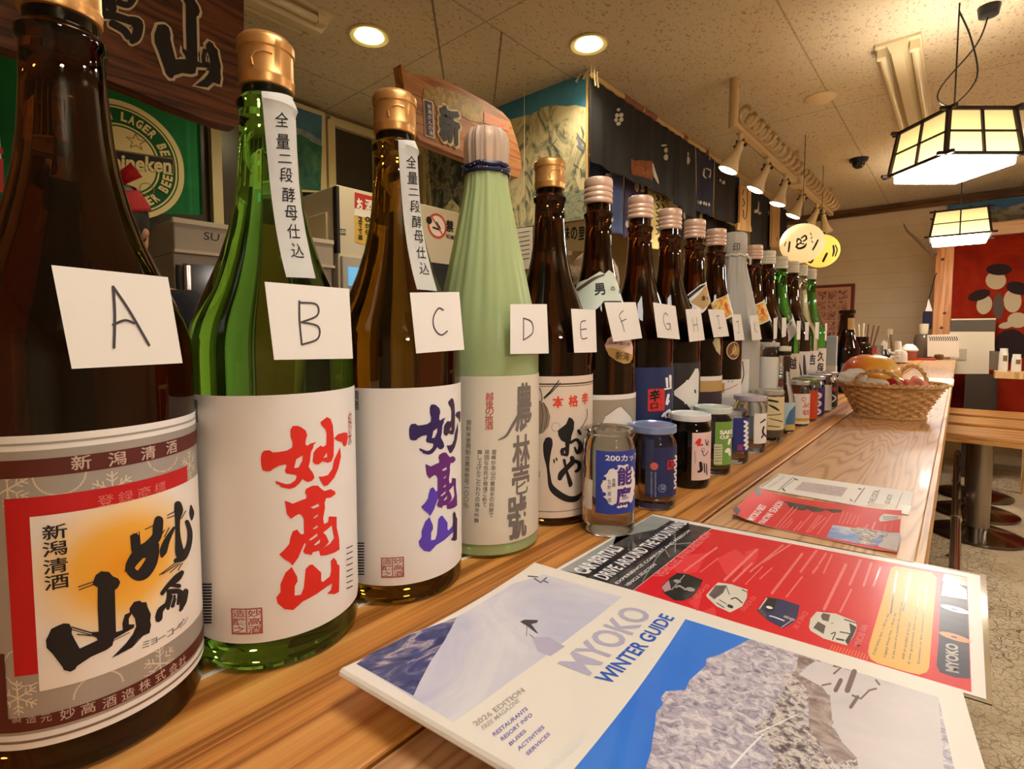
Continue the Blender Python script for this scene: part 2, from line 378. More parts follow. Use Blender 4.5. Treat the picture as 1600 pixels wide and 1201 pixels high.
# ================================================================ printed matter on the counter
def sheet(name, label, cat, corners, z, lift=None, thick=.0004, face=PULP, edge=PULP, group=None):
    """paper lying on the counter; corners are photo pixels, in reading order bl, br, tr, tl. returns art, finish()"""
    Z = HC+z
    if lift is None: lift = lambda x, y: 0.0
    def surf(u, v, d): return Vector((-v, u, Z+lift(-v, u)+d))
    def pick(x, y):
        q = Z
        for _ in range(12): p = onz(x, y, q); q = Z+lift(p.x, p.y)
        return (p.y, -p.x)
    a = Art(pick); C = [pick(*c) for c in corners]; a.poly(C, face, 0); a.corners = C
    def finish(step=None):
        o = a.build(name, surf, None, ustep=step, vstep=step, gap=.00006)
        m = MB(); n = 12
        for i in range(4):
            p, q = C[i], C[(i+1) % 4]
            for k in range(n):
                A = [p[j]+(q[j]-p[j])*k/n for j in (0, 1)]; B = [p[j]+(q[j]-p[j])*(k+1)/n for j in (0, 1)]
                m.face([surf(*A, -thick), surf(*B, -thick), surf(*B, 0), surf(*A, 0)], edge)
        e = m.build('sheet_edge', o); tag(o, label, cat, group); return o
    return a, finish
# ---------------- winter guide magazine
T = Vector((-.278, .349)); e_ = Vector((.993, .118)).normalized(); U_ = Vector((-e_.y, e_.x)); MW, MH = .205, .289
BL_ = T+e_*MH-U_*MW
def mlift(u): k = max(0, min(1, 1-u/MW)); return .0055+.017*k**2.2
def msurf(u, v, d): p = BL_+U_*u-e_*v; return Vector((p.x, p.y, HC+mlift(u)+d))
def mpick(x, y):
    q = HC+.006
    for _ in range(14):
        p = onz(x, y, q); w = Vector((p.x, p.y))-BL_; u = w.dot(U_); q = HC+mlift(u)
    return (u, -w.dot(e_))
mag = Art(mpick); px = lambda x, y: mpick(x, y)
MWHITE = mat('magazine white', (240, 234, 222), .3, coat=.3)
def noise_mat(name, cols, scale, rough=.3, coat=.3, sc3=(1, 1, 1), dist=1.5, detail=6):
    m = mat(name, cols[0][1], rough, coat=coat); t = NT(m); t.base(t.ramp(t.noise(t.co(sc3), scale, detail, .62, dist), cols)); return m
M_SKY1 = noise_mat('print pale sky', [(.35, (226, 224, 230)), (.5, (212, 211, 224)), (.7, (192, 194, 220))], 9)
M_BLUE = noise_mat('print blue sky', [(.3, (48, 118, 226)), (.6, (60, 134, 236)), (.8, (110, 172, 240))], 6, dist=.2)
M_DBLUE = noise_mat('print dark forest', [(.34, (28, 36, 92)), (.48, (58, 70, 128)), (.56, (120, 112, 138)), (.62, (186, 172, 176)), (.7, (52, 84, 150))], 34, sc3=(2.4, 1, 1))
M_MTN = noise_mat('print rock', [(.33, (128, 120, 138)), (.45, (176, 168, 184)), (.54, (206, 198, 206)), (.64, (234, 228, 226)), (.72, (168, 160, 172))], 170, dist=1.1, detail=8)
M_TREE = noise_mat('print forest', [(.38, (86, 78, 88)), (.47, (160, 148, 148)), (.56, (226, 220, 212)), (.7, (150, 136, 132))], 260, dist=.6)
M_BROWN = noise_mat('print brown hill', [(.35, (128, 108, 104)), (.5, (164, 146, 140)), (.65, (198, 186, 178))], 90, dist=1)
M_SNOW = noise_mat('print snow', [(.3, (224, 218, 216)), (.6, (212, 206, 206)), (.75, (196, 190, 200))], 16, dist=1)
LAV = mat('print lavender', (186, 182, 208), .3, coat=.3); BLU = mat('print blue', (50, 100, 200), .3, coat=.3); VIO = mat('print violet', (122, 118, 190), .3, coat=.3)
GRY = mat('print grey', (172, 166, 162), .3, coat=.3); DGR = mat('print charcoal', (62, 58, 68), .3, coat=.3); WHT = mat('print white', (244, 244, 244), .3, coat=.3)
mag.rect(0, 0, MW, MH, MWHITE, 0)
uL = px(708, 1128)[0]; tr1 = px(972, 932); vT1 = px(557, 1037)[1]
p1r = [(557, 1037), (575, 1023), (640, 990), (715, 963), (800, 912), (850, 897), (972, 932), (895, 992), (800, 1062), (708, 1128)]
mag.poly(p1r, M_SKY1, 1, px=True)
mag.poly([(557, 1037), (575, 1023), (640, 991), (714, 964), (695, 1000), (672, 1035), (655, 1067), (646, 1087)], M_DBLUE, 2, px=True)
C7 = (800, 900, 4.0); CM = (700, 1050, 6.154); C8 = (1200, 900, 4.0)
mag.poly([(130, 390), (150, 380), (230, 380), (330, 440), (340, 430), (240, 500), (160, 470)], LAV, 2, px=C7)
mag.poly([(50, 285), (80, 272), (160, 275), (160, 290), (120, 300), (165, 360), (150, 355), (105, 320), (90, 310)], DGR, 3, px=C7)
mag.stroke([(95, 310, 4), (90, 375, 4)], DGR, 3, px=C7); mag.stroke([(110, 365, 4), (135, 385, 4)], DGR, 3, px=C7)
for q in ([(140, 15, 8), (180, 40, 8), (215, 10, 8)], [(100, 0, 7), (160, 5, 7)], [(200, 30, 7), (225, 40, 7)]): mag.stroke(q, DGR, 2, px=C7, smooth=False)
mag.text('MYOKO', (485, 625), (885, 232), (280, 545), LAV, 3, .02, C7); mag.text('WINTER GUIDE', (612, 682), (1020, 262), (510, 635), BLU, 3, .022, C7)
a, c = px(1071, 967), px(1475, 1092); V0 = .012
mag.poly([(uL, V0), (c[0], V0), (a[0], a[1]), (uL, a[1])], M_BLUE, 1)
ridge = [(1490, 385), (1380, 450), (1300, 490), (1215, 515), (1210, 560), (1150, 615), (1110, 650), (1085, 710), (960, 720), (930, 760), (945, 800), (900, 850), (895, 930), (880, 1010), (870, 1090), (835, 1200)]
rp = [px(800+x/4, 900+y/4) for x, y in ridge]; u1 = lambda v: a[0]+(c[0]-a[0])*(a[1]-v)/(a[1]-V0)
rp[0] = (u1(rp[0][1]), rp[0][1]); lo = rp[-1]; rp += [(lo[0]+.002, V0+.02), (lo[0], V0), (c[0], V0)]
mag.poly(rp, M_MTN, 2)
CB = (1080, 1000, 3.81)
tp = [px(1080+x/3.81, 1000+y/3.81) for x, y in [(640, 80), (760, 130), (830, 165), (820, 330), (850, 560), (1000, 760)]]
mag.poly([px(1080+x/3.81, 1000+y/3.81) for x, y in [(545, 190), (610, 200), (700, 290), (700, 360), (660, 470), (740, 560), (800, 690), (990, 690), (1000, 800), (480, 800), (490, 660), (400, 560), (370, 520), (470, 460), (490, 370), (560, 300)]], M_TREE, 3)
mag.poly([px(1080+x/3.81, 1000+y/3.81) for x, y in [(640, 85), (740, 125), (660, 170), (640, 200), (770, 270), (825, 310), (840, 520), (930, 620), (990, 700), (860, 740), (780, 640), (700, 520), (700, 300), (610, 210), (630, 150)]], M_BROWN, 3)
sp = [px(1080+x/3.81, 1000+y/3.81) for x, y in [(745, 125), (1180, 245), (1505, 335), (1507, 800), (1000, 800), (985, 700), (900, 610), (850, 520), (825, 340), (780, 280), (640, 205), (690, 160)]]
sp = [(min(p[0], u1(p[1])), max(p[1], V0)) for p in sp]; mag.poly(sp, M_SNOW, 3)
for q, w in (([(970, 190), (930, 300)], 34), ([(890, 240), (860, 300)], 26), ([(850, 155), (890, 165), (850, 200)], 12), ([(960, 330), (1010, 350), (1060, 300), (1100, 290)], 12), ([(950, 400), (990, 340)], 22), ([(1100, 240), (1120, 265)], 12), ([(780, 270), (830, 260)], 10)):
    mag.stroke([(x, y, w) for x, y in q], mat('print brown', (120, 96, 92), .3), 4, px=CB, smooth=False)
mag.stroke([(380, 560, 9), (470, 520, 7), (640, 440, 5)], WHT, 4, px=CB); mag.stroke([(240, 760, 16), (330, 660, 14), (430, 560, 8)], WHT, 4, px=CB)
mag.text('2026 EDITION', (272, 526), (745, 182), (230, 488), GRY, 3, .012, CM); mag.text('FREE MAGAZINE', (342, 560), (692, 284), (318, 522), GRY, 3, .006, CM)
for t, p0, p1, p2 in (('RESTAURANTS', (447, 622), (772, 362), (423, 588)), ('RESORT INFO', (524, 666), (817, 418), (500, 634)), ('BUSES', (604, 712), (757, 572), (580, 684)), ('ACTIVITIES', (684, 762), (932, 537), (660, 730)), ('SERVICES', (768, 808), (986, 602), (744, 778))):
    mag.text(t, p0, p1, p2, VIO, 3, .02, CM)
mag.text('EXPLORE THE SIDE COUNTRY WITH', (965, 925), (1420, 512), (940, 898), WHT, 3, .01, CM)
mag.text('MYOKO POWDER GUIDES', (1035, 925), (1322, 662), (1010, 900), WHT, 3, .01, CM)
mo = mag.build('magazine', msurf, None, ustep=.012, gap=.00006)
b = MB(); n = 16; prof = [(MW*k/n, mlift(MW*k/n)-.00005) for k in range(n+1)]
th = lambda u: .0052-.0012*u/MW
low = [(u, max(h-th(u), .0004)) for u, h in prof]
ring_ = [(-.0015, prof[0][1]-.0012), (-.0022, prof[0][1]-.0028), (-.0012, low[0][1]+.0008)]
sec = prof+low[::-1]+ring_[::-1]
P3 = lambda u, h, v: (lambda p: (p.x, p.y, HC+h))(BL_+U_*u-e_*v)
k0 = len(sec); vs = [P3(u, h, 0) for u, h in sec]+[P3(u, h, MH) for u, h in sec]
b.raw(vs, [(i, i+k0, (i+1) % k0+k0, (i+1) % k0) for i in range(k0)]+[tuple(range(k0)), tuple(range(k0, 2*k0))[::-1]], MWHITE); b.build('page_block', mo)
tag(mo, 'ski town winter guide magazine with a blue snowy mountain cover, nearest on the counter', 'magazine')
# ---------------- laminated car hire flyer
RED = mat('print red', (222, 22, 34), .4, coat=.15); PINK = mat('print pink', (246, 128, 128), .3, coat=.5); YEL = mat('print yellow', (240, 190, 92), .4, coat=.15)
NAV = mat('print navy', (38, 36, 66), .4, coat=.15); ORG = mat('print orange', (244, 122, 66), .3, coat=.5); DKP = noise_mat('print dark slope', [(.35, (30, 32, 32)), (.55, (62, 62, 60)), (.7, (96, 94, 90))], 30)
LGP = noise_mat('print mist', [(.3, (170, 174, 170)), (.6, (150, 154, 150)), (.75, (110, 112, 108))], 18); BLK = mat('print black', (20, 20, 20), .3, coat=.5)
LWH = mat('laminated white', (240, 234, 224), .4, coat=.15)
fl, done = sheet('car_hire_flyer', 'laminated red car rental flyer with van pictures, beside the magazine', 'flyer', [(1541, 1092), (1531, 899), (1020, 803), (868, 889)], .0016, face=LWH, edge=LWH)
F1 = (860, 800, 6.667); F2 = (1000, 850, 5.333); F3 = (1250, 850, 4.62)
fl.poly([(876, 890), (1018, 807), (1112, 825), (989, 922)], DKP, 1, px=True)
fl.poly([(110, 602), (1055, 36), (1260, 80), (1100, 180), (850, 230), (680, 260), (650, 340), (480, 480), (300, 640)], LGP, 2, px=F1)
for q in ([(390, 690), (330, 650), (790, 360), (850, 380)], [(590, 735), (440, 672), (1440, 105), (1440, 170)]): fl.poly(q, BLK, 3, px=F1)
fl.text('CAR RENTALS', (378, 655), (775, 378), (220, 605), WHT, 4, .03, F1); fl.text('DRIVE AROUND THE MOUNTAINS', (590, 712), (1430, 122), (445, 664), WHT, 4, .02, F1)
fl.text('EXPERIENCE COMFORT AND FREEDOM', (702, 752), (1465, 195), (668, 738), WHT, 4, .01, F1); fl.text('VEHICLE SELECTION', (802, 778), (1108, 548), (772, 760), WHT, 4, .01, F1)
for q in ([(960, 720), (1110, 470), (1240, 340), (1470, 320)], [(1300, 420), (1300, 230)], [(1200, 400), (1240, 470)]): fl.stroke([(x, y, 7) for x, y in q], GRY, 3, px=F1, smooth=False)
fl.poly([(990, 922), (1112, 826), (1511, 901), (1518, 1081), (1250, 1003)], RED, 1, px=True)
RED2 = mat('print light red', (236, 60, 66), .4, coat=.15)
for q in ([(250, 180), (420, 90), (560, 70), (480, 230), (330, 260)], [(640, 120), (800, 40), (900, 130), (720, 260)], [(400, 480), (520, 420), (480, 560)], [(880, 60), (1000, 30), (960, 160), (850, 240)], [(520, 560), (620, 520), (640, 600)]): fl.poly(q, RED2, 2, px=F2)
fl.text('VEHICLES AVAILABLE NOW', (1182, 682), (1700, 215), (1070, 665), PINK, 3, .02, F1)
rb = random.Random(3)
def bars(px0, px1, n, w, m, fr, seed=0):
    r = random.Random(seed); x0, y0 = px0; x1, y1 = px1; t = 0
    while t < 1:
        l = r.uniform(.05, .14); e = min(1, t+l); fl.stroke([(x0+(x1-x0)*t, y0+(y1-y0)*t, w), (x0+(x1-x0)*e, y0+(y1-y0)*e, w)], m, 4, px=fr, smooth=False); t = e+.025
for i, (p0, p1, w) in enumerate([((370, 225), (640, 30), 15), ((500, 235), (650, 120), 9), ((705, 300), (975, 45), 22), ((780, 310), (930, 165), 20), ((880, 335), (1020, 190), 10), ((920, 230), (1190, 10), 16), ((1030, 150), (1260, 0), 14), ((1000, 290), (1100, 200), 12), ((1100, 410), (1350, 85), 22), ((1340, 230), (1470, 55), 20), ((1220, 440), (1350, 275), 14), ((1440, 240), (1480, 190), 20), ((1490, 170), (1550, 80), 16), ((1530, 240), (1600, 90), 14)]): bars(p0, p1, 0, w, PINK, F2, i)
for i, (p0, p1, w) in enumerate([((175, 470), (330, 150), 24), ((360, 290), (435, 120), 20), ((290, 490), (370, 330), 15), ((460, 300), (515, 140), 18), ((530, 300), (580, 170), 12)]): bars(p0, p1, 0, w, PINK, F3, 30+i)
VW = mat('print van white', (226, 222, 208), .3, coat=.5); VG = mat('print van glass', (96, 84, 84), .3, coat=.5); VN = mat('print van navy', (48, 58, 100), .3, coat=.5); VD = mat('print van dark', (34, 40, 40), .3, coat=.5)
fl.poly([(175, 355), (240, 290), (310, 240), (400, 250), (525, 300), (500, 350), (440, 440), (360, 472), (290, 470), (200, 410)], VD, 3, px=F2)
fl.poly([(180, 360), (240, 300), (260, 380), (205, 400)], mat('print lilac glass', (190, 150, 150), .3), 4, px=F2)
fl.stroke([(265, 380, 8), (370, 260, 8)], GRY, 4, px=F2, smooth=False); fl.stroke([(300, 360, 14), (330, 350, 14), (380, 380, 14)], GRY, 4, px=F2)
fl.disc(*fl.px((420, 378), F2), .0035, GRY, 4); fl.disc(*fl.px((310, 310), F2), .003, GRY, 4)
fl.poly([(550, 425), (600, 370), (650, 320), (760, 335), (895, 380), (890, 450), (850, 520), (750, 570), (640, 520), (560, 445)], VW, 3, px=F2)
fl.poly([(572, 425), (630, 345), (725, 345), (690, 410), (620, 460)], VG, 4, px=F2)
for q in ([(760, 460, 10), (800, 450, 10), (850, 490, 10)], [(640, 490, 8), (700, 530, 8)], [(660, 465, 6), (720, 500, 6)], [(740, 515, 26), (765, 525, 26)], [(850, 380, 8), (890, 400, 8)], [(720, 355, 6), (745, 420, 6)]): fl.stroke(q, VD, 4, px=F2)
fl.poly([(970, 555), (1060, 440), (1180, 460), (1330, 510), (1315, 600), (1290, 645), (1190, 702), (1070, 640)], VN, 3, px=F2)
fl.poly([(975, 555), (1000, 520), (1060, 600), (1050, 615)], VG, 4, px=F2); fl.poly([(1040, 470), (1065, 448), (1140, 462), (1110, 560), (1060, 560)], VD, 4, px=F2); fl.poly([(985, 545), (1055, 445), (1062, 455), (1000, 540)], VW, 4, px=F2)
fl.disc(*fl.px((1078, 530), F2), .0022, WHT, 5); fl.stroke([(1080, 600, 10), (1120, 610, 10), (1200, 640, 10)], WHT, 5, px=F2); fl.stroke([(1180, 695, 5), (1260, 640, 5)], WHT, 5, px=F2); fl.disc(*fl.px((1265, 628), F2), .002, GRY, 5); fl.disc(*fl.px((1220, 610), F2), .002, GRY, 5)
fl.poly([(65, 600), (75, 540), (120, 488), (260, 502), (400, 560), (412, 600), (390, 660), (340, 732), (170, 682), (75, 625)], VW, 3, px=F3)
fl.poly([(96, 605), (130, 560), (185, 590), (170, 650)], VG, 4, px=F3); fl.poly([(150, 520), (165, 498), (218, 510), (205, 560), (160, 548)], VG, 4, px=F3); fl.poly([(355, 570), (410, 600), (385, 660), (345, 730), (325, 700), (365, 640)], VD, 4, px=F3)
for q in ([(225, 650, 8), (255, 640, 8), (235, 690, 8)], [(265, 685, 12), (315, 695, 12)], [(290, 635, 8), (370, 650, 8)], [(320, 545, 8), (400, 570, 8)], [(225, 575, 4), (240, 570, 4)]): fl.stroke(q, VD, 4, px=F3)
fl.text('DELICA D5', (468, 458), (585, 348), (436, 440), PINK, 4, .01, F2); fl.text('DELICA D2', (866, 562), (972, 446), (832, 543), PINK, 4, .01, F2)
fl.text('EK X SPACE', (1312, 710), (1405, 572), (1272, 692), PINK, 4, .01, F2); fl.text('MINICAB VAN', (436, 748), (492, 592), (385, 734), PINK, 4, .01, F3)
for k in range(13): x = 215+k*22; fl.stroke([(x, 765+k*5.6, 7), (x+18, 730+k*5.6, 7)], ORG, 2, px=F3, smooth=False)
yb = [(655, 172), (690, 158), (950, 205), (985, 240), (978, 330), (932, 890), (915, 925), (860, 942), (780, 925), (560, 860), (510, 830), (490, 780), (500, 720), (600, 380)]
fl.poly(yb, YEL, 2, px=F3)
for i, (t, p0, p1) in enumerate([('Child Safety Seat  1,100 per day', (545, 805), (650, 505)), ('Luggage Winter Free  1,100 per day', (622, 822), (700, 500)), ('In the event of an accident, the customer pays', (685, 830), (745, 420)), ('with an accident at no cost', (752, 835), (800, 570)), ('If the guarantee does not apply to your contract', (800, 870), (880, 270)), ('business or the contract does not apply in cases', (868, 868), (925, 300))]):
    d = (-24, -8); fl.text(t, p0, p1, (p0[0]+d[0], p0[1]+d[1]), DGR, 3, 0, F3)
for i, (p0, p1) in enumerate([((655, 500), (700, 200)), ((745, 480), (800, 205))]): bars(p0, p1, 0, 12, DGR, F3, 70+i)
fl.poly([(1018, 285), (1030, 262), (1205, 298), (1228, 972), (1120, 962), (1010, 925), (985, 880), (1000, 700)], NAV, 2, px=F3)
fl.poly([(1040, 215), (1204, 240), (1204, 302), (1030, 262)], ORG, 2, px=F3); fl.poly([(1040, 262), (1120, 275), (1200, 330), (1204, 400), (1020, 370)], noise_mat('print collage', [(.4, (222, 200, 140)), (.5, (130, 150, 190)), (.6, (240, 232, 220))], 120), 3, px=F3)
for y in (470, 672):
    fl.disc(*fl.px((1118, y), F3), .0048, ORG, 3, ry=.0082); fl.stroke([(1095, y-4, 10), (1130, y+4, 10)], NAV, 4, px=F3, smooth=False)
fl.text('MYOKO', (1150, 935), (1142, 728), (1050, 915), GRY, 3, .04, F3)
for m_ in (RED, RED2, YEL, NAV, LWH):      # the film ripples towards its open end
    t_ = NT(m_); t_.b.inputs['Coat Roughness'].default_value = .16; t_.bump(t_.add('ShaderNodeTexWave', {'Vector': t_.co((3, 26, 1)), 'Scale': 1.0, 'Distortion': 2.0}, bands_direction='Y').outputs[0], .02, .002)
fo = done()
LAM = mat('clear laminate', (250, 246, 236), .08, trans=1, ior=1.25)
C = [fl.pick(*q) for q in [(1551, 1099), (1541, 897), (1021, 801), (864, 889)]]; b = MB()
b.raw([(-v, u, HC+.0002) for u, v in C]+[(-v, u, HC+.0009) for u, v in C], [(3, 2, 1, 0), (4, 5, 6, 7)]+[(i, (i+1) % 4, (i+1) % 4+4, i+4) for i in range(4)], LAM); b.build('laminate_film', fo)['label'] = 'clear laminate edge around the flyer'
# ---------------- red ski leaflet, curling up at its left end
def rl(x, y): return .012*max(0, (-.150-x)/.05)**1.6 if x < -.150 else (.004*max(0, (x+.06)/.03)**1.5 if x > -.06 else 0)
R1 = (1140, 730, 5.333)
ra, done = sheet('ski_leaflet', 'small red folded ski leaflet with a skier photo and curled left end', 'leaflet', [(1402, 861), (1409, 797), (1184, 760), (1143, 800)], .0012, rl, face=RED, edge=PULP)
ra.poly([(235, 150), (285, 215), (230, 240), (205, 190)], DKP, 1, px=R1); ra.poly([(25, 345), (60, 320), (95, 360), (60, 400)], DKP, 1, px=R1)
ra.poly([(430, 275), (640, 312), (790, 345), (935, 352), (935, 372), (860, 380), (800, 350), (770, 372), (690, 372), (650, 345), (620, 360), (555, 352), (490, 330)], DKP, 1, px=R1)
ra.poly([(860, 478), (1425, 545), (1425, 600), (1395, 695), (1230, 660), (805, 582)], noise_mat('print alpine sky', [(.35, (92, 132, 206)), (.5, (140, 170, 220)), (.65, (214, 218, 230))], 22), 1, px=R1)
ra.poly([(1330, 545), (1425, 545), (1420, 620), (1392, 694), (1235, 660), (1260, 610)], M_SNOW, 2, px=R1)
ra.poly([(1000, 510), (1080, 500), (1330, 535), (1310, 580), (1240, 590), (1240, 640), (1100, 640), (1060, 600), (1100, 560), (1020, 540)], M_TREE, 2, px=R1)
ra.poly([(1290, 385), (1425, 402), (1425, 430), (1255, 452), (1245, 430), (1265, 400)], WHT, 2, px=R1)
for k in range(3): ra.stroke([(1280+2*k, 412+11*k, 7), (1410-4*k, 410+9*k, 7)], GRY, 3, px=R1, smooth=False)
ra.text('MYOKO BEST', (205, 445), (315, 320), (140, 432), WHT, 2, .02, R1); ra.text('SNOW SEASON', (300, 478), (460, 290), (235, 462), WHT, 2, .02, R1)
for i, (x0, y0, x1, y1, w) in enumerate([(385, 495, 530, 330, 9), (415, 500, 565, 335, 9), (440, 505, 520, 430, 8), (470, 508, 525, 450, 8), (535, 525, 600, 450, 10), (570, 520, 690, 385, 10), (640, 540, 745, 400, 10), (660, 540, 800, 420, 10), (690, 500, 770, 400, 10), (730, 560, 860, 385, 9), (910, 465, 950, 370, 10), (940, 470, 985, 375, 10), (975, 470, 1020, 385, 10), (1010, 470, 1050, 400, 9), (1050, 480, 1080, 400, 9), (1190, 510, 1210, 460, 18), (1135, 500, 1150, 480, 14), (1290, 520, 1300, 480, 10), (1340, 530, 1355, 460, 5)]): ra.stroke([(x0, y0, w), (x1, y1, w)], PINK, 2, px=R1, smooth=False)
done(.012)
# ---------------- white leaflet with a map
wa, done = sheet('map_leaflet', 'white leaflet printed with a small pale map and black bars', 'leaflet', [(1420, 804), (1428, 768), (1216, 739), (1184, 762)], .0010, lambda x, y: 0, face=PULP, edge=PULP)
for x0, y0, x1, y1, w in [(270, 160, 405, 60, 5), (405, 190, 530, 85, 5), (1040, 290, 1125, 172, 7), (1385, 345, 1440, 215, 6), (440, 180, 550, 95, 3)]: wa.stroke([(x0, y0, w), (x1, y1, w)], DGR, 2, px=R1, smooth=False)
wa.poly([(610, 120), (985, 170), (930, 245), (540, 185)], noise_mat('print pale map', [(.4, (220, 206, 208)), (.5, (196, 180, 186)), (.6, (226, 214, 212))], 120), 1, px=R1)
wa.ring(*wa.px((765, 182), R1), .004, .005, GRY, 2)
for a_, b_ in (((540, 95), (565, 105)), ((1075, 178), (1095, 182)), ((1005, 268), (1020, 280)), ((440, 178), (460, 195))): wa.stroke([(*a_, 10), (*b_, 10)], DGR, 2, px=R1, smooth=False)
wa.text('TRAIL MAP', (345, 165), (470, 75), (320, 165), GRY, 2, 0, R1); wa.text('THE LOCAL', (1205, 305), (1255, 190), (1150, 300), DGR, 2, .01, R1); wa.text('GUIDE', (1330, 310), (1360, 232), (1290, 300), DGR, 2, .01, R1)
wa.poly([(1180, 300), (1520, 320), (1495, 385), (1130, 320)], mat('print bone', (226, 212, 190), .3, coat=.4), 1, px=R1)
done()
# ================================================================ the row of tall bottles
BX = -.358
PROF = [(0, .004), (.030, .003), (.046, 0), (.0508, .0022), (.0525, .007), (.0525, .196), (.0517, .206), (.0490, .217), (.0448, .228), (.0392, .241), (.0322, .258), (.0262, .277), (.0222, .295), (.0198, .312), (.0182, .334), (.0172, .356), (.0186, .358), (.0188, .362), (.0170, .3645), (.0155, .366), (.0155, .398), (0, .398)]
def prof_r(z):
    for (r0, z0), (r1, z1) in zip(PROF[3:], PROF[4:]):
        if z0 <= z <= z1 and z1 > z0: return r0+(r1-r0)*(z-z0)/(z1-z0)
    return .0508
def glass(name, col, rough=.0, ior=1.42):
    m = mat(name, col, rough, trans=1, ior=ior); return m
G_BROWN = glass('brown bottle glass', (92, 46, 16)); G_DARK = glass('dark brown bottle glass', (74, 38, 14)); G_GREEN = glass('green bottle glass', (130, 205, 84)); G_OLIVE = glass('olive brown bottle glass', (134, 94, 20)); G_CLEAR = glass('clear bottle glass', (228, 236, 238)); G_LGREEN = glass('leaf green bottle glass', (84, 170, 74))
CAPG = mat('gold cap', (214, 160, 96), .34, .75); CAPP = mat('blush cap', (226, 190, 166), .38, .25); CAPW = mat('ivory cap', (232, 224, 200), .4); CAPS = mat('silver cap', (206, 204, 196), .3, .6)
def make_cap(kind, parent):
    m = {'gold': CAPG, 'blush': CAPP, 'ivory': CAPW, 'silver': CAPS}[kind]; b = MB()
    if kind == 'gold':
        p = [(.0150, .3715), (.0168, .372), (.0173, .3735), (.0170, .3755), (.0174, .377), (.0174, .379), (.0170, .380), (.0170, .3945), (.0177, .3955), (.0177, .4005), (.0172, .4022), (.0160, .4035), (.0152, .4045), (0, .405)]
        md = lambda a, z: 1+(.014*(int(a*14) % 2) if .395 < z < .4008 else 0)
        b.lathe(p, m, 88, mod=md)
        b.tube([(.0173*math.cos(t), .0173*math.sin(t), z) for t, z in ((-.9, .381), (-.95, .386), (-.8, .3895), (-.5, .3905), (-.2, .390))], .0007, m, 6)
    else:
        p = [(.0150, .3745), (.0172, .375)]
        for k in range(3): z = .3755+k*.0066; p += [(.0176, z), (.0183, z+.0016), (.0183, z+.0036), (.0175, z+.0052), (.0172, z+.006)]
        p += [(.0182, .396), (.0182, .4035), (.0176, .4058), (.0160, .4068), (0, .407)]
        b.lathe(p, m, 56)
    return b.build('cap', parent)
BOT = {}; RS = {}
def bottle(key, Y, g, cap, label, X=BX, prof=None, group='tall sake bottles lined up on the counter'):
    t = thing('sake_bottle', label, 'bottle', (X, Y, HC), 0, group)
    RS[key] = q = 1 if key in 'ABC' else .96
    b = MB(); b.lathe([(r*q if z < .36 else r, z) for r, z in (prof or PROF)], g, 96 if Y < .7 else 56); b.build('glass_body', t)
    if cap: make_cap(cap, t)
    BOT[key] = (t, X, Y); return t
def lab(key, name='label', z0=None, strip=False, r=.0527):
    """artwork on the round side of a bottle; build(parent)"""
    t, X, Y = BOT[key]; s = cyl_surf((X, Y, HC), r, 0, 0, (lambda z: prof_r(z)*RS[key]+.0002)); L = local((X, Y, HC), s)
    a = Art(s.pick); a.fin = lambda st=.004, vs=None, nm=name: a.build(nm, L, t, ustep=st, vstep=vs); return a
def chars(a, items, w, h, m, lv=3, bold=.0, px=True):
    for ch, x, y in items:
        u, v = a.px((x, y), px); a.vtext(ch, u, v+h/2, w, h, m, lv, bold)
# ---- A: dark brown, silver and red label with black brush lettering
bottle('A', .054, G_BROWN, 'gold', 'dark brown bottle with silver, red and orange label, nearest at the far left')
a = lab('A'); zz = lambda x, y: a.px((x, y))[1]; UU = lambda x, y: a.px((x, y))[0]
SIL = mat('silver print', (176, 170, 160), .34, .35); MAR = mat('maroon print', (92, 34, 26), .5); LRD = mat('label red', (196, 20, 26), .45); SNO = mat('snowflake print', (222, 208, 182), .5)
LA, LB = -.078, .075
zt = zz(150, 672); zb_ = zz(100, 1158)
a.rect(LA, zb_, LB, zt, PULP, 0)
for y0, y1, m, lv in ((688, 691.5, SIL, 1), (700, 1135, SIL, 1), (713.5, 741, MAR, 2), (1108, 1130, MAR, 2), (1144, 1148, mat('taupe line', (132, 108, 84), .5), 1)):
    a.rect(LA, zz(100, y1), LB, zz(100, y0), m, lv)
uW = UU(52, 900); zW0 = zz(64, 1079); zW1 = zz(50, 807); zR1 = zz(14, 779)
grad = mat('sunrise print', (240, 232, 222), .5); t_ = NT(grad); P0 = cyl_surf((0, 0, 0), .0527, 0, 0)(UU(196, 880), zz(196, 880), 0)
dd = t_.add('ShaderNodeVectorMath', {0: t_.co((1, 1, 1)), 1: P0}, operation='DISTANCE').outputs['Value']
t_.base(t_.ramp(t_.math('MULTIPLY', dd, 22), [(.05, (240, 158, 28)), (.42, (244, 180, 66)), (.62, (244, 212, 160)), (.85, (242, 232, 220))]))
a.rect(UU(14, 900), zz(45, 1054), uW, zR1, LRD, 2); a.rect(UU(14, 900), zW1, UU(292, 745), zR1, LRD, 2)
a.rect(uW, zW0, .062, zW1, grad, 2)
a.rect(-.078, zz(20, 1130), UU(10, 1060), zz(20, 1020), MAR, 2)
wob = lambda k: 1+.05*(k % 2)
for x, y, a0, a1 in ((93, 741, 180, 360), (257, 708, 180, 360), (42, 1040, 0, 360), (155, 1080, 0, 180)):
    u, v = UU(x, y), zz(x, y); rr = .0088; a.ring(u, v, rr, rr+.0006, SNO, 1.05, 40, 1, a0, a1, wob)
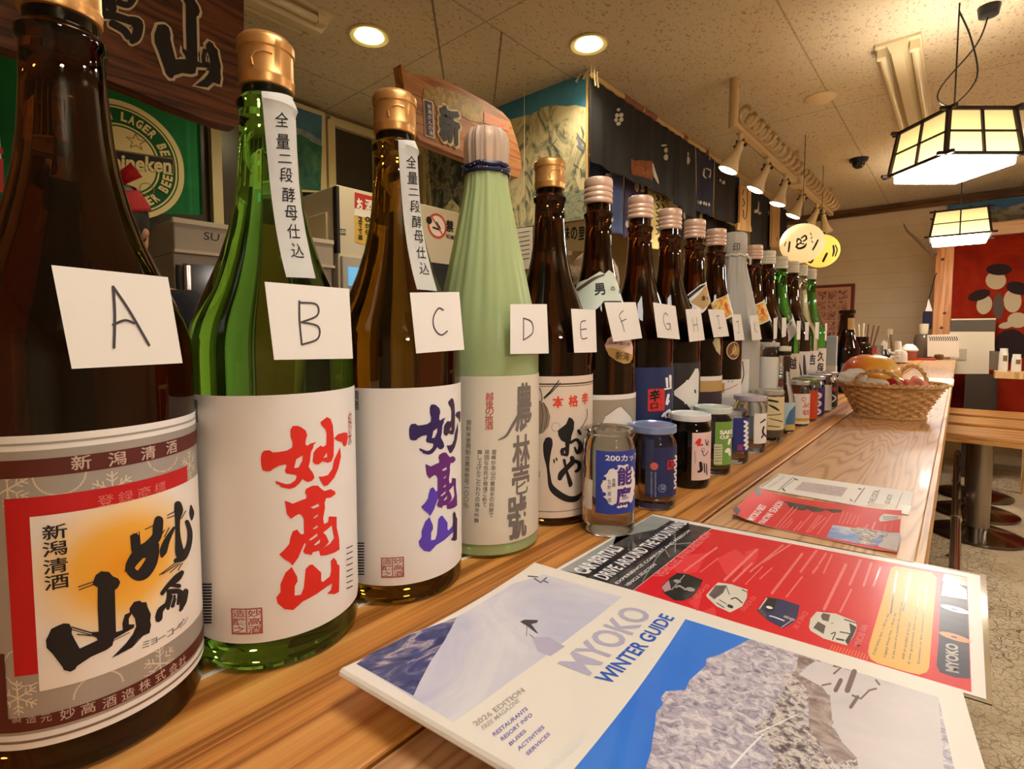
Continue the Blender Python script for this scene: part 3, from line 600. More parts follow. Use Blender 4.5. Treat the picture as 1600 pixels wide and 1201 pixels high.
def flake(x, y, r):
    u, v = UU(x, y), zz(x, y)
    for k in range(6):
        q = math.radians(60*k+30); c, s_ = math.cos(q), math.sin(q)
        a.stroke([(u, v, .0007), (u+r*c, v+r*s_, .0007)], SNO, 1.05, smooth=False)
        for f in (.45, .72):
            for sg in (1, -1): q2 = q+sg*.9; a.stroke([(u+f*r*c, v+f*r*s_, .0006), (u+f*r*c+.3*r*math.cos(q2), v+f*r*s_+.3*r*math.sin(q2), .0006)], SNO, 1.05, smooth=False)
flake(12, 764, .0085); flake(176, 764, .0085); flake(296, 726, .0085); flake(28, 1090, .008); flake(250, 1036, .0085)
chars(a, [('新', 127, 722), ('潟', 183, 716), ('清', 231, 707), ('酒', 267, 698)], .0072, .0068, mat('pale rose ink', (206, 178, 160), .5), 4, .012)
chars(a, [('登', 165, 781), ('録', 196, 775), ('商', 225, 768), ('標', 249, 761)], .0062, .0055, mat('faded rose ink', (226, 110, 100), .5), 4, .006)
chars(a, [('妙', 106, 1113), ('高', 138, 1105), ('酒', 171, 1095), ('造', 200, 1083), ('株', 226, 1069), ('式', 250, 1055), ('会', 270, 1043), ('社', 284, 1032)], .0054, .0054, mat('pale rose ink'), 4, .006)
chars(a, [('製', 27, 1122), ('造', 50, 1122), ('元', 73, 1120)], .004, .0036, mat('pale rose ink'), 4)
chars(a, [('新', 86, 830), ('潟', 86, 856), ('清', 87, 883), ('酒', 89, 908)], .0088, .0070, INK, 4, .012)
chars(a, [('ミ', 227, 1006), ('ョ', 240, 1001), ('ー', 252, 995), ('コ', 265, 988), ('ー', 274, 982), ('ザ', 281, 976), ('ン', 288, 969)], .0042, .0036, GREYINK, 4)
A1 = (30, 740, 5.714); A2 = (30, 920, 5.714)
YAMA = [(A1, q) for q in [(700, 1200), (700, 1010), (655, 985), (660, 955), (682, 900), (730, 865), (800, 872), (835, 912), (880, 930), (900, 965), (880, 1010), (852, 1035), (856, 1190)]]+[(A2, q) for q in [(862, 380), (922, 362), (918, 300), (940, 225), (985, 205), (980, 170), (1020, 112), (1070, 100), (1092, 116), (1130, 114), (1142, 160), (1170, 222), (1164, 280), (1172, 320), (1158, 390), (1110, 410), (1070, 430), (1000, 520), (820, 612), (950, 480), (1010, 400), (1040, 330), (1030, 260), (1000, 215), (975, 260), (975, 312), (1025, 312), (1020, 342), (960, 375), (845, 440), (830, 500), (780, 537), (640, 600), (520, 680), (500, 712), (460, 732), (400, 716), (390, 690), (300, 570), (250, 520), (243, 450), (268, 400), (290, 350), (350, 320), (400, 300), (450, 304), (476, 350), (470, 390), (500, 450), (545, 530), (640, 482), (700, 452), (690, 430), (650, 412), (640, 380), (710, 376)]]
YUV = [a.px(q, fr) for fr, q in YAMA]; a.poly(YUV, INK, 4)
for q in ([(655, 962, 9), (530, 1005, 9)], [(660, 985, 8), (535, 1032, 8)]): a.stroke(q, INK, 4, px=A1, smooth=False)
for q in ([(475, 335, 12), (640, 385, 12)], [(480, 358, 8), (640, 405, 8)], [(520, 400, 10), (650, 412, 10)], [(545, 528, 6), (700, 455, 6)], [(840, 455, 6), (980, 385, 6)], [(640, 595, 8), (760, 530, 8)], [(1040, 440, 9), (880, 585, 4)], [(1070, 430, 9), (920, 560, 4)], [(1090, 420, 8), (1000, 520, 4)]): a.stroke(q, INK, 4, px=A2, smooth=False)
for q in ([(1240, 415, 82), (1232, 480, 92), (1220, 560, 86), (1150, 640, 92), (1070, 705, 110), (1000, 795, 92), (990, 855, 84), (1045, 905, 88), (1105, 885, 110), (1165, 800, 112), (1200, 700, 90), (1225, 630, 40)], [(1030, 570, 84), (1036, 625, 88), (1050, 690, 90), (1120, 705, 90), (1190, 700, 60)],
          [(1410, 275, 66), (1416, 330, 78), (1406, 420, 46), (1410, 560, 48), (1425, 700, 80), (1440, 750, 60)], [(1525, 285, 14), (1532, 350, 44), (1532, 410, 14)], [(1375, 480, 22), (1310, 600, 56), (1280, 690, 66), (1268, 735, 26)], [(1490, 430, 40), (1516, 520, 46), (1505, 640, 50), (1455, 740, 66), (1390, 775, 40)],
          [(1445, 880, 40), (1400, 930, 66), (1320, 1000, 40), (1270, 1065, 36)], [(1340, 990, 30), (1420, 1000, 40)], [(1330, 1050, 46), (1440, 1060, 46), (1440, 1200, 36)], [(1345, 1090, 40), (1320, 1200, 30)], [(1380, 1120, 30), (1360, 1180, 30)]): a.stroke(q, INK, 4, px=A1)
for q in ([(1480, 20, 50), (1465, 110, 46), (1430, 190, 24)], [(1330, 20, 34), (1320, 90, 30), (1300, 150, 30)], [(1380, 60, 22), (1370, 150, 22)], [(1420, 30, 24), (1410, 130, 26)], [(1300, 140, 34), (1255, 190, 54), (1240, 255, 66), (1235, 270, 50)]): a.stroke(q, INK, 4, px=A2)
for x0, y0, x1, y1 in ((990, 550, 1000, 640), (1018, 535, 1020, 620), (1045, 525, 1050, 610), (1066, 515, 1075, 610), (1120, 495, 1190, 460), (1315, 370, 1400, 325), (1315, 395, 1390, 370), (1270, 500, 1240, 540), (1290, 500, 1240, 580), (1390, 790, 1245, 900), (1410, 800, 1270, 895), (1430, 800, 1340, 880), (1450, 795, 1410, 860), (1330, 480, 1290, 560), (1480, 330, 1440, 400), (940, 870, 965, 800)): a.stroke([(x0, y0, 8), (x1, y1, 8)], INK, 4, px=A1, smooth=False)
a.fin(.004)
# ---- B: green, white label with big red brush lettering
B1 = (380, 630, 7.067); B2 = (380, 780, 6.672)
bottle('B', .159, G_GREEN, 'gold', 'green glass bottle with big red brush lettering on a white label')
a = lab('B'); z0, z1 = a.px((430, 1000))[1], a.px((430, 617))[1]
lbl = lambda a, u0, u1, z0, z1, m=PULP, r=.014: a.rrect(u0, z0, u1, z1, r, m, 1)
LU = .0545
a.poly([(-.10, z0), (LU-.012, z0), (LU-.004, z0+.004), (LU, z0+.012), (LU, z1), (-.10, z1)], PULP, 1)
BR = []     # brush lettering of bottle B in label coordinates: (outline, holes)
def br(fr, pts, holes=()): BR.append(([a.px(q, fr) for q in pts], [[a.px(q, fr) for q in h] for h in holes]))
br(B1, [(545, 248), (520, 290), (522, 370), (545, 430), (540, 485), (480, 520), (390, 535), (330, 540), (290, 515), (230, 520), (205, 550), (195, 600), (200, 680), (215, 735), (260, 748), (305, 745), (340, 715), (400, 685), (470, 672), (478, 690), (460, 740), (472, 770), (520, 780), (582, 788), (590, 812), (570, 850), (520, 885), (470, 890), (410, 870), (355, 852), (365, 885), (400, 900), (420, 925), (510, 943), (570, 925), (620, 880), (655, 832), (680, 852), (710, 868), (760, 850), (785, 820), (770, 770), (720, 700), (735, 640), (745, 540), (770, 490), (775, 455), (808, 425), (745, 440), (705, 467), (685, 450), (690, 400), (705, 350), (690, 300), (640, 262), (600, 246)], [[(585, 615), (655, 572), (650, 630), (610, 705), (562, 712)]])
br(B1, [(920, 150), (850, 205), (860, 240), (905, 285), (918, 330), (915, 455), (880, 480), (850, 465), (800, 505), (775, 540), (765, 640), (790, 670), (830, 672), (870, 637), (930, 655), (970, 640), (995, 580), (998, 400), (985, 240), (960, 170)], [[(920, 540), (925, 590), (880, 602)]])
br(B1, [(1000, 385), (1040, 340), (1110, 320), (1145, 325), (1150, 380), (1135, 460), (1110, 475), (1085, 425), (1035, 412)])
br(B1, [(1065, 480), (1040, 540), (1000, 620), (980, 720), (930, 790), (870, 807), (830, 805), (850, 850), (890, 912), (930, 902), (1000, 820), (1045, 720), (1075, 590)])
k = lambda x, y: ((x/7.067+380-380)*6.672, (y/7.067+630-780)*6.672)
br(B2, [k(*q) for q in [(458, 1072), (500, 1085), (545, 1105), (650, 1062), (690, 1050), (700, 1020), (680, 980), (692, 940), (760, 907), (820, 905), (870, 950), (895, 965), (960, 945), (1010, 970), (1015, 1000), (960, 1040), (910, 1045), (895, 1100)]]+[(850, 80), (830, 200), (840, 255), (880, 235), (890, 175), (970, 180), (970, 290), (995, 400), (1000, 520), (950, 552), (860, 580), (800, 585), (790, 532), (725, 547), (710, 578), (640, 562), (622, 540), (650, 470), (640, 450), (600, 540), (575, 600), (540, 650), (515, 685), (480, 650), (430, 620), (375, 570), (430, 520), (480, 460), (490, 400), (515, 330), (560, 310), (600, 360), (632, 358), (630, 200), (612, 165), (580, 150), (540, 170), (500, 200), (455, 150)],
   [[(700, 80), (780, 42), (790, 70), (730, 95)], [(725, 190), (775, 150), (775, 175), (740, 195)], [(722, 305), (770, 265), (775, 290), (740, 308)], [(680, 420), (770, 350), (770, 380), (700, 425)], [(735, 470), (800, 410), (795, 450), (750, 478)], [(830, 345), (920, 270), (945, 400), (900, 460), (810, 520), (850, 490), (890, 440), (860, 370)]])
br(B2, [(505, 700), (560, 800), (566, 850), (537, 900), (535, 1000), (600, 990), (630, 920), (650, 720), (690, 680), (720, 675), (810, 760), (810, 850), (830, 857), (900, 800), (915, 740), (910, 640), (940, 605), (970, 640), (975, 670), (1000, 690), (995, 960), (950, 985), (870, 980), (910, 940), (925, 872), (870, 905), (760, 985), (620, 1060), (520, 1150), (430, 1140), (360, 1080), (345, 1020), (390, 960), (388, 880), (440, 760)])
BRM = mat('vermilion ink', (232, 44, 28), .5)
for o_, h_ in BR: a.poly(o_, BRM, 3, h_)
STAMP = mat('stamp red', (176, 88, 80), .55)
def stamp(a, x0, y0, x1, y1, seed=1):
    (u0, v0), (u1, v1) = a.px((x0, y1)), a.px((x1, y0)); r = random.Random(seed); w, h = u1-u0, v1-v0
    for q in ((u0, v0, u1, v0+.05*h), (u0, v1-.05*h, u1, v1), (u0, v0, u0+.05*w, v1), (u1-.05*w, v0, u1, v1), (u0+w*.48, v0, u0+w*.52, v1)): a.rect(*q, STAMP, 3)
    for i, ch in enumerate('妙高酒造醸之印章'[:6]): a.vtext(ch, u0+w*(.75 if i < 3 else .26), v1-h*(.06+.31*(i % 3)), w*.42, h*.28, STAMP, 3, .012)
stamp(a, 363, 948, 410, 990)
uR = a.px((545, 700))[0]
chars(a, [('純', 546, 656), ('米', 546, 682)], .006, .012, DARKRED, 3, .0)
for i in range(8): y = 856+i*9; a.stroke([(*a.px((541, y)), .0008), (*a.px((550, y-4)), .0008)], GREYINK, 3, smooth=False)
for i in range(14): y = 912+i*4.6; a.stroke([(*a.px((316, y)), .0010), (*a.px((331, y)), .0010)], INK, 3, smooth=False)
chars(a, [('清', 306, 632), ('酒', 306, 650)], .006, .007, INK, 3)
a.fin(.004)
def strip(key, cor, items, w, h):
    s_ = lab(key, 'neck_strip'); s_.poly(cor, PAPER, 6, px=True)
    for ch, x, y in items:
        hh = h*.55 if ch == '二' else h; s_.text(ch, (x-w, y+hh), (x+w, y+hh+1), (x-w, y-hh), INK, 8, .004, True); s_.fin(.003, .004, 'neck_strip')
strip('B', [(447, 433), (492, 435), (456, 153), (409, 143)], [('全', 439, 187), ('量', 441, 221), ('二', 444, 248), ('段', 446, 273), ('酵', 450, 304), ('母', 454, 332), ('仕', 458, 361), ('込', 464, 391)], 10, 11.5)
# ---- C: olive brown with the same lettering in purple
bottle('C', .263, G_OLIVE, 'gold', 'olive brown bottle with big purple brush lettering on a white label')
c_ = lab('C'); z0c, z1c = c_.px((640, 912))[1], c_.px((640, 606))[1]; LUc = .0475
c_.poly([(-.10, z0c), (LUc-.012, z0c), (LUc-.004, z0c+.004), (LUc, z0c+.012), (LUc, z1c), (-.10, z1c)], PULP, 1)
uA, vA = c_.px((639, 672)); uB = min(p[0] for p in BR[0][0]); vB = a.px((408, 716))[1]
uA2 = c_.px((713, 655))[0]; kx = 1.0
PU = [mat('violet ink', (50, 28, 92), .5), mat('dusk ink', (58, 36, 66), .5), mat('dusk ink'), mat('dusk ink'), mat('plum ink', (104, 38, 120), .5), mat('iris ink', (92, 62, 188), .5)]
for i, (o_, h_) in enumerate(BR):
    f = lambda p: (uA+(p[0]-uB)*kx, vA+(p[1]-vB)); c_.poly([f(p) for p in o_], PU[i], 3, [[f(p) for p in q] for q in h_])
f = lambda x, y: (lambda p: (uA+(p[0]-uB)*kx, vA+(p[1]-vB)))(a.px((x, y), B2))
c_.poly([f(*q) for q in [(560, 310), (600, 360), (632, 358), (640, 450), (600, 540), (575, 600), (540, 650), (515, 685), (480, 650), (430, 620), (375, 570), (430, 520), (480, 460), (490, 400), (515, 330)]], PU[5], 4)
c_.poly([f(*q) for q in [(925, 872), (915, 740), (910, 640), (940, 605), (970, 640), (975, 670), (1000, 690), (995, 960), (950, 985), (870, 980), (910, 940)]], PU[1], 4)
stamp(c_, 596, 869, 631, 902, 2)
for i in range(12): y = 848+i*4.4; c_.stroke([(*c_.px((557, y)), .0010), (*c_.px((569, y)), .0010)], INK, 3, smooth=False)
chars(c_, [('清', 557, 617), ('酒', 557, 633)], .005, .007, INK, 3)
c_.fin(.004)
strip('C', [(651, 452), (682, 455), (651, 221), (622, 219)], [('全', 641, 253), ('量', 643, 278), ('二', 645, 300), ('段', 647, 322), ('酵', 650, 346), ('母', 653, 369), ('仕', 657, 394), ('込', 662, 419)], 7.5, 9.5)
# ---- D: bottle wrapped in pale green film tied with a navy band
bottle('D', .3715, G_LGREEN, 'gold', 'bottle wrapped in pale green film, tied with a navy band')
td = BOT['D'][0]
def film(name, col, tr, tint):
    m = mat(name, col, .3); t = NT(m); tn = t.add('ShaderNodeBsdfTransparent', {0: lin(tint)}); tl = t.add('ShaderNodeBsdfTranslucent', {0: lin(col)})
    m1 = t.add('ShaderNodeMixShader', {0: .32}); t.l.new(t.b.outputs[0], m1.inputs[1]); t.l.new(tl.outputs[0], m1.inputs[2])
    m2 = t.add('ShaderNodeMixShader', {0: tr}); t.l.new(m1.outputs[0], m2.inputs[1]); t.l.new(tn.outputs[0], m2.inputs[2])
    t.l.new(m2.outputs[0], t.n['Material Output'].inputs[0]); return m
FILM = film('pale green film', (222, 240, 172), .26, (226, 246, 206)); FILMW = film('blush film', (240, 222, 200), .35, (250, 236, 220))
WR = [(r*.96, z) for r, z in [(.0492, .001), (.0537, .004), (.0541, .19), (.0532, .207), (.0470, .238), (.0385, .275), (.0300, .315), (.0240, .345), (.0213, .368)]]
pl = lambda n, amp, ph=0: (lambda a, z: 1+amp*min(1, max(0, (z-.2)/.06))*(.6*math.sin(n*a+ph+z*9)+.4*math.sin((n*2+3)*a+ph*2-z*14)))
b = MB(); b.lathe(WR, FILM, 160, mod=pl(11, .034)); b.build('wrapping_film', td)
b = MB(); b.lathe([(.0206, .368), (.0212, .378), (.0218, .390), (.0210, .400), (.0178, .4065), (.010, .4095), (0, .410)], FILMW, 120, mod=lambda a, z: 1+.03*math.sin(13*a+z*30)+.02*math.sin(29*a)); b.build('film_hood', td)
b = MB(); b.tube([(.0212*math.cos(t*math.pi/20), .0212*math.sin(t*math.pi/20), .3655) for t in range(40)], .0022, mat('navy band', (30, 36, 74), .45), 8, closed=True)
b.tube([(.0216*math.cos(t*math.pi/20), .0216*math.sin(t*math.pi/20), .3705+.0008*math.sin(t)) for t in range(40)], .0024, mat('navy band'), 8, closed=True)
for k in range(46): q = random.uniform(0, 6.283); b.ball((.0238*math.cos(q), .0238*math.sin(q), .3635+random.random()*.009), .00045, PAPER, 1)
b.build('tie_band', td)
s_ = cyl_surf((BX, .3715, HC), .0523, 0, 0); d_ = Art(s_.pick); z0, z1 = d_.px((750, 851))[1], d_.px((750, 588))[1]
DL = mat('sage label', (226, 216, 194), .55); d_.rect(-.08, z0, .0500, z1, DL, 1)
BR_G = mat('grey brush ink', (122, 112, 104), .55)
u0, u1 = d_.px((800, 640))[0], d_.px((835, 640))[0]
for i, ch in enumerate('農林壱號'): y = (636, 705, 748, 808)[i]; u, v = d_.px(((817, 813, 812, 806)[i], y)); h = (.045, .031, .029, .042)[i]; d_.vtext(ch, u+.002, v+h/2, .0215, h, BR_G, 3, .022)
d_.stroke([(*d_.px((812, 645)), .004), (*d_.px((800, 665)), .003), (*d_.px((791, 680)), .0024), (*d_.px((779, 687)), .001)], BR_G, 3)
chars(d_, [('越', 765, 619), ('後', 765, 631), ('の', 765, 642), ('地', 764, 654), ('酒', 764, 665)], .0075, .0072, mat('faded red ink', (200, 88, 78), .55), 3, .01)
chars(d_, [(ch, 733-.35*i, 660+i*9.2) for i, ch in enumerate('原料米使用割合農林壱号一〇〇％')], .0048, .0048, GREYINK, 3)
for j, (t, x) in enumerate((('醸し上げたこだわりの純米吟醸', 750), ('頑固な杜氏が精魂こめて', 761), ('霊峰妙高山の麓越米の銘醸で', 772))): chars(d_, [(ch, x-.4*i, 706+i*8.2) for i, ch in enumerate(t)], .0042, .0042, GREYINK, 3)
d_.build('label', local((BX, .3715, HC), s_), td, ustep=.004)
# ---- E: gold cap, blush label with black brush kana
bottle('E', .475, G_DARK, 'gold', 'dark bottle with gold cap and big black kana brush lettering on cream label')
e = lab('E'); E1 = (830, 590, 9.24); E2 = (830, 690, 8.58)
z0, z1 = e.px((850, 809))[1], e.px((860, 588))[1]; EL = mat('cream label', (232, 212, 190), .5); e.rect(-.078, z0, .058, z1, EL, 1)
for y, w in ((600, .0016), (603.5, .0006), (799, .0006)): v = e.px((870, y))[1]; e.rect(-.078, v-w/2, .058, v+w/2, mat('umber print', (92, 66, 50), .5), 2)
e.poly([(545, 568), (590, 588), (620, 640), (612, 740), (582, 830), (570, 910), (552, 960), (542, 1100), (520, 1137), (430, 1117), (413, 1060), (430, 1018), (490, 1000), (490, 932), (430, 902), (390, 830), (383, 760), (440, 715), (500, 668), (525, 610)], INK, 3, [[(478, 1040), (492, 1085), (468, 1088)]], px=E1)
for q in ([(570, 935, 40), (650, 892, 44), (706, 960, 62), (700, 1045, 70), (660, 1075, 48), (625, 1005, 26)], [(682, 765, 46), (702, 805, 46)], [(800, 450, 8), (800, 570, 8), (715, 730, 10)]): e.stroke(q, INK, 3, px=E1)
for q in ([(545, 215, 60), (550, 270, 70), (470, 355, 66), (405, 430, 80), (382, 488, 60)], [(440, 245, 40), (470, 380, 34), (520, 550, 60), (516, 592, 30)], [(560, 252, 40), (636, 280, 50), (636, 360, 50), (598, 394, 40)], [(232, -10, 110), (224, 40, 126), (216, 110, 110), (214, 200, 84), (224, 330, 40), (238, 450, 40), (255, 565, 56), (300, 645, 86), (400, 722, 90), (500, 765, 84), (590, 762, 76), (648, 715, 46), (682, 668, 8)], [(303, 238, 20), (309, 275, 20)], [(335, 218, 20), (345, 248, 20)]): e.stroke(q, INK, 3, px=E2)
chars(e, [('本', 872, 628), ('格', 896, 626), ('辛', 914, 622)], .0125, .0125, mat('orange red ink', (232, 66, 34), .5), 3, .03)
GR = mat('wash grey', (150, 132, 114), .55); e.poly([(75, 350), (180, 350), (240, 440), (276, 560), (250, 700), (180, 790), (80, 830), (60, 600)], GR, 2, px=E1)
for q in ([(110, 370), (100, 600), (70, 820)], [(150, 370), (170, 560), (130, 790)], [(190, 370), (230, 560), (190, 740)]): e.stroke([(x, y, 9) for x, y in q], mat('umber print'), 3, px=E1)
for q in ([(190, 290, 26), (300, 170, 20), (400, 40, 14)], [(220, 275, 12), (330, 170, 12), (420, 70, 10)], [(70, 200, 9), (110, 140, 12), (150, 230, 9), (150, 330, 12), (80, 350, 14)]): e.stroke(q, INK, 3, px=E1)
e.ring(*e.px((355, 710), E1), .0045, .0049, GR, 2)
chars(e, [(ch, 834, 742+i*7) for i, ch in enumerate('製造者妙高酒造')], .003, .0036, GREYINK, 3); chars(e, [(ch, 842, 738+i*5) for i, ch in enumerate('清酒')], .003, .003, GREYINK, 3)
e.fin(.004)
# ---- F..K and L..Q
def pleat_wrap(key, m, seed):
    t = BOT[key][0]; b = MB(); r = random.Random(seed); ph = [r.uniform(0, 6) for _ in range(5)]
    md = lambda a, z: 1+.045*min(1, max(0, (z-.19)/.05))*(math.sin(7*a+ph[0]+z*17)+.6*math.sin(15*a+ph[1]-z*30))+.008*math.sin(4*a+z*40)
    b.lathe([(r*.96, z) for r, z in [(.050, .001), (.0538, .004), (.0541, .19), (.0532, .207), (.0470, .238), (.0385, .275), (.0300, .315), (.0240, .345), (.0213, .366)]], m, 120, mod=md); b.build('wrapping_paper', t)
    b = MB(); b.lathe([(.0206, .372), (.0226, .378), (.0228, .405), (.0215, .413), (.017, .4165), (0, .418)], m, 60, mod=lambda a, z: 1+.02*math.sin(9*a)+.05*max(0, math.cos(a-2.0))*(z > .406)); b.build('paper_hood', t)
    b = MB(); b.tube([(.0213*math.cos(q*math.pi/20), .0213*math.sin(q*math.pi/20), .369+.0012*math.sin(q*1.3)) for q in range(40)], .003, mat('clear twine', (224, 220, 208), .25), 8, closed=True)
    b.tube([(.02, .012, .369), (.026, .016, .364), (.024, .022, .352)], .0022, mat('clear twine'), 6); b.build('tie_band', t)
bottle('F', .579, G_DARK, 'blush', 'brown bottle with mint neck label and white mountain on grey label')
bottle('G', .694, G_BROWN, 'blush', 'brown bottle with navy label and red square stamp')
bottle('H', .796, G_BROWN, 'blush', 'brown bottle with black label and white spiky diamond')
bottle('I', .8975, G_BROWN, 'blush', 'brown bottle with tan neck label and tan banded label')
bottle('J', 1.003, G_DARK, 'blush', 'brown bottle with orange flower neck label, just left of the paper wrapped bottle')
bottle('K', 1.113, G_CLEAR, None, 'bottle wrapped in crumpled grey white paper')
bottle('L', 1.243, G_DARK, 'blush', 'brown bottle with orange flower neck label, just right of the paper wrapped bottle')
bottle('M', 1.349, G_DARK, 'ivory', 'plain dark brown bottle just before the green bottle with diamond label')
bottle('N', 1.467, G_LGREEN, 'ivory', 'green bottle with white diamond shoulder label')
bottle('O', 1.590, G_DARK, 'ivory', 'dark brown bottle just behind the green bottle with diamond label')
bottle('P', 1.693, G_CLEAR, 'ivory', 'clear glass bottle near the far end of the tall row')
bottle('Q', 1.815, G_LGREEN, 'ivory', 'green bottle last in the tall row')
pleat_wrap('K', film('grey wrapping paper', (226, 222, 212), .04, (230, 230, 226)), 4)
MINT = mat('mint label', (206, 214, 196), .5); TAN = mat('tan label', (206, 168, 106), .5); GOLD = mat('gold sticker', (196, 160, 76), .4, .3); GRBE = mat('grey beige label', (168, 156, 134), .5); NVL = mat('navy label', (34, 46, 92), .5); BKL = mat('black label', (42, 38, 38), .5); RST = mat('red stamp', (220, 48, 40), .5)
f_ = lab('F', 'neck_label'); FC = (900, 400, 6.67)
o_ = f_.poly([(5, 300), (120, 240), (250, 160), (300, 185), (340, 145), (400, 190), (440, 300), (488, 470), (290, 468), (240, 530), (190, 570), (100, 560), (40, 550)], MINT, 1, px=FC)
f_.stroke([(20, 350, 30), (120, 280, 34), (200, 230, 30), (290, 195, 20)], mat('umber print'), 2, px=FC); f_.text('男', (195, 410), (310, 400), (190, 290), INK, 3, .05, FC); f_.text('の', (360, 360), (405, 362), (360, 315), INK, 3, .02, FC); f_.text('酒', (440, 390), (465, 392), (440, 352), INK, 3, .02, FC); f_.fin(.004, .012)
s2 = lab('F', 'oval_sticker'); s2.poly([(300, 930), (330, 860), (380, 830), (480, 830), (570, 870), (592, 950), (590, 1040), (560, 1110), (500, 1122), (420, 1090), (340, 1030)], mat('rose sticker', (226, 194, 172), .45), 1, px=FC)
s2.poly([(305, 960), (370, 955), (480, 985), (592, 1030), (585, 1075), (555, 1108), (500, 1118), (420, 1088), (345, 1030)], GOLD, 2, px=FC); s2.text('新潟', (405, 1075), (545, 1095), (415, 990), mat('umber print'), 3, .02, FC); s2.text('日本酒の会', (340, 915), (560, 935), (345, 880), mat('umber print'), 3, 0, FC); s2.fin(.004)
f2 = lab('F'); ZF = f2.px((950, 617))[1]; f2.rect(-.10, .01, .058, ZF, PULP, 1); f2.rect(-.10, .01, .058, ZF-.006, GRBE, 2)
FL = (800, 600, 4.0); f2.poly([(585, 200), (655, 150), (680, 140), (735, 195), (760, 260), (560, 260)], PULP, 3, px=FL); f2.stroke([(585, 198, 3), (655, 148, 3), (680, 138, 3), (738, 200, 3)], mat('umber print'), 4, px=FL, smooth=False); f2.fin(.004)
g_ = lab('G'); ZG = g_.px((1020, 574))[1]; g_.rect(-.10, .02, .056, ZG, NVL, 1); G1 = (980, 560, 5.46)
p = [g_.px(q, G1) for q in ((175, 450), (320, 255))]; g_.rrect(p[0][0], p[0][1], p[1][0], p[1][1], .002, RST, 2)
g_.text('辛', (190, 372), (278, 355), (190, 275), INK, 3, .05, G1); g_.text('口', (200, 432), (260, 422), (200, 385), INK, 3, .05, G1); chars(g_, [('大', 1033, 615), ('吟', 1033, 623), ('醸', 1033, 632)], .004, .004, DARKRED, 3)
for q in ([(335, 170, 22), (340, 240, 18)], [(365, 150, 24), (368, 240, 16)], [(320, 260, 14), (372, 250, 14)], [(350, 310, 22), (335, 390, 20), (355, 360, 12)], [(300, 490, 20), (360, 440, 20), (355, 500, 22)], [(315, 470, 22), (330, 500, 18)]): g_.stroke(q, WHT, 3, px=G1)
g_.fin(.004)
h_ = lab('H'); ZH = h_.px((1065, 567))[1]; h_.rect(-.10, .02, .056, ZH, BKL, 1)
h_.poly([(400, 275), (500, 195), (505, 180), (520, 185), (580, 85), (605, 85), (612, 130), (606, 350), (580, 465), (555, 460), (505, 385), (490, 390), (485, 370), (400, 310)], PULP, 2, px=G1); h_.stroke([(576, 268, 12), (580, 290, 12)], INK, 3, px=G1); h_.fin(.004)
i_ = lab('I', 'neck_label'); IC = (1000, 420, 6.0); KR = mat('kraft label', (198, 160, 96), .5)
i_.poly([(445, 240), (560, 150), (622, 115), (700, 290), (640, 340), (600, 400), (580, 415), (470, 320)], PULP, 1, px=IC); i_.poly([(470, 310), (600, 170), (630, 150), (692, 288), (590, 380)], KR, 2, px=IC)
i_.stroke([(450, 270, 26), (560, 180, 26), (610, 150, 10)], INK, 3, px=IC); i_.disc(*i_.px((622, 185), IC), .004, ORG, 3); i_.text('本', (575, 305), (620, 298), (572, 250), INK, 3, .03, IC); i_.text('む', (622, 290), (650, 288), (620, 262), INK, 3, .02, IC); i_.fin(.004, .012)
i2 = lab('I', 'oval_sticker'); i2.poly([(680, 690), (700, 650), (745, 650), (755, 730), (752, 810), (715, 770)], mat('mint gold sticker', (198, 186, 132), .4), 1, px=IC); i2.fin(.004)
i3 = lab('I'); ZI = i3.px((1105, 588))[1]; i3.rect(-.10, .02, .058, ZI, PULP, 1); i3.rect(-.10, .03, .058, ZI-.0075, KR, 2); i3.rect(-.10, .02, .058, i3.px((1105, 612))[1], mat('plum label', (58, 40, 56), .5), 3); i3.fin(.004)
FLOW = noise_mat('flower print', [(.36, (236, 200, 70)), (.46, (246, 232, 140)), (.54, (236, 170, 50)), (.62, (240, 120, 60)), (.7, (170, 160, 50))], 110, .5, 0)
def flower_neck(key, pts, fr, c):
    q = lab(key, 'neck_label'); q.poly(pts, PULP, 1, px=fr); cx = sum(p[0] for p in pts)/len(pts); cy = sum(p[1] for p in pts)/len(pts)
    q.poly([(cx+(x-cx)*.88, cy+(y-cy)*.88) for x, y in pts], FLOW, 2, px=fr); u, v = q.px(c, fr)
    q.disc(u, v, .008, mat('flower orange', (236, 110, 60), .5), 3, 16, wob=lambda k: 1+.25*(k % 2)); q.disc(u, v, .004, mat('flower red', (214, 70, 50), .5), 4, 10); q.fin(.004, .012)
flower_neck('J', [(640, 350), (700, 290), (825, 220), (880, 430), (800, 475), (760, 400), (690, 370), (635, 385)], IC, (810, 355))
flower_neck('L', [(1050, 345), (1110, 320), (1175, 280), (1225, 460), (1180, 500), (1120, 525), (1080, 440)], IC, (1150, 395))
j2 = lab('J', 'round_sticker'); u, v = j2.px((880, 765), IC); j2.disc(u, v, .0165, mat('cream sticker', (222, 196, 150), .45), 1, 24); j2.disc(u, v, .0145, mat('brown sticker', (120, 74, 44), .45), 2, 24); j2.disc(u+.004, v, .009, GOLD, 3, 16); j2.stroke([(u-.008, v-.008, .0012), (u+.004, v+.002, .0012), (u, v+.012, .0012)], PULP, 4, smooth=False); j2.fin(.004)
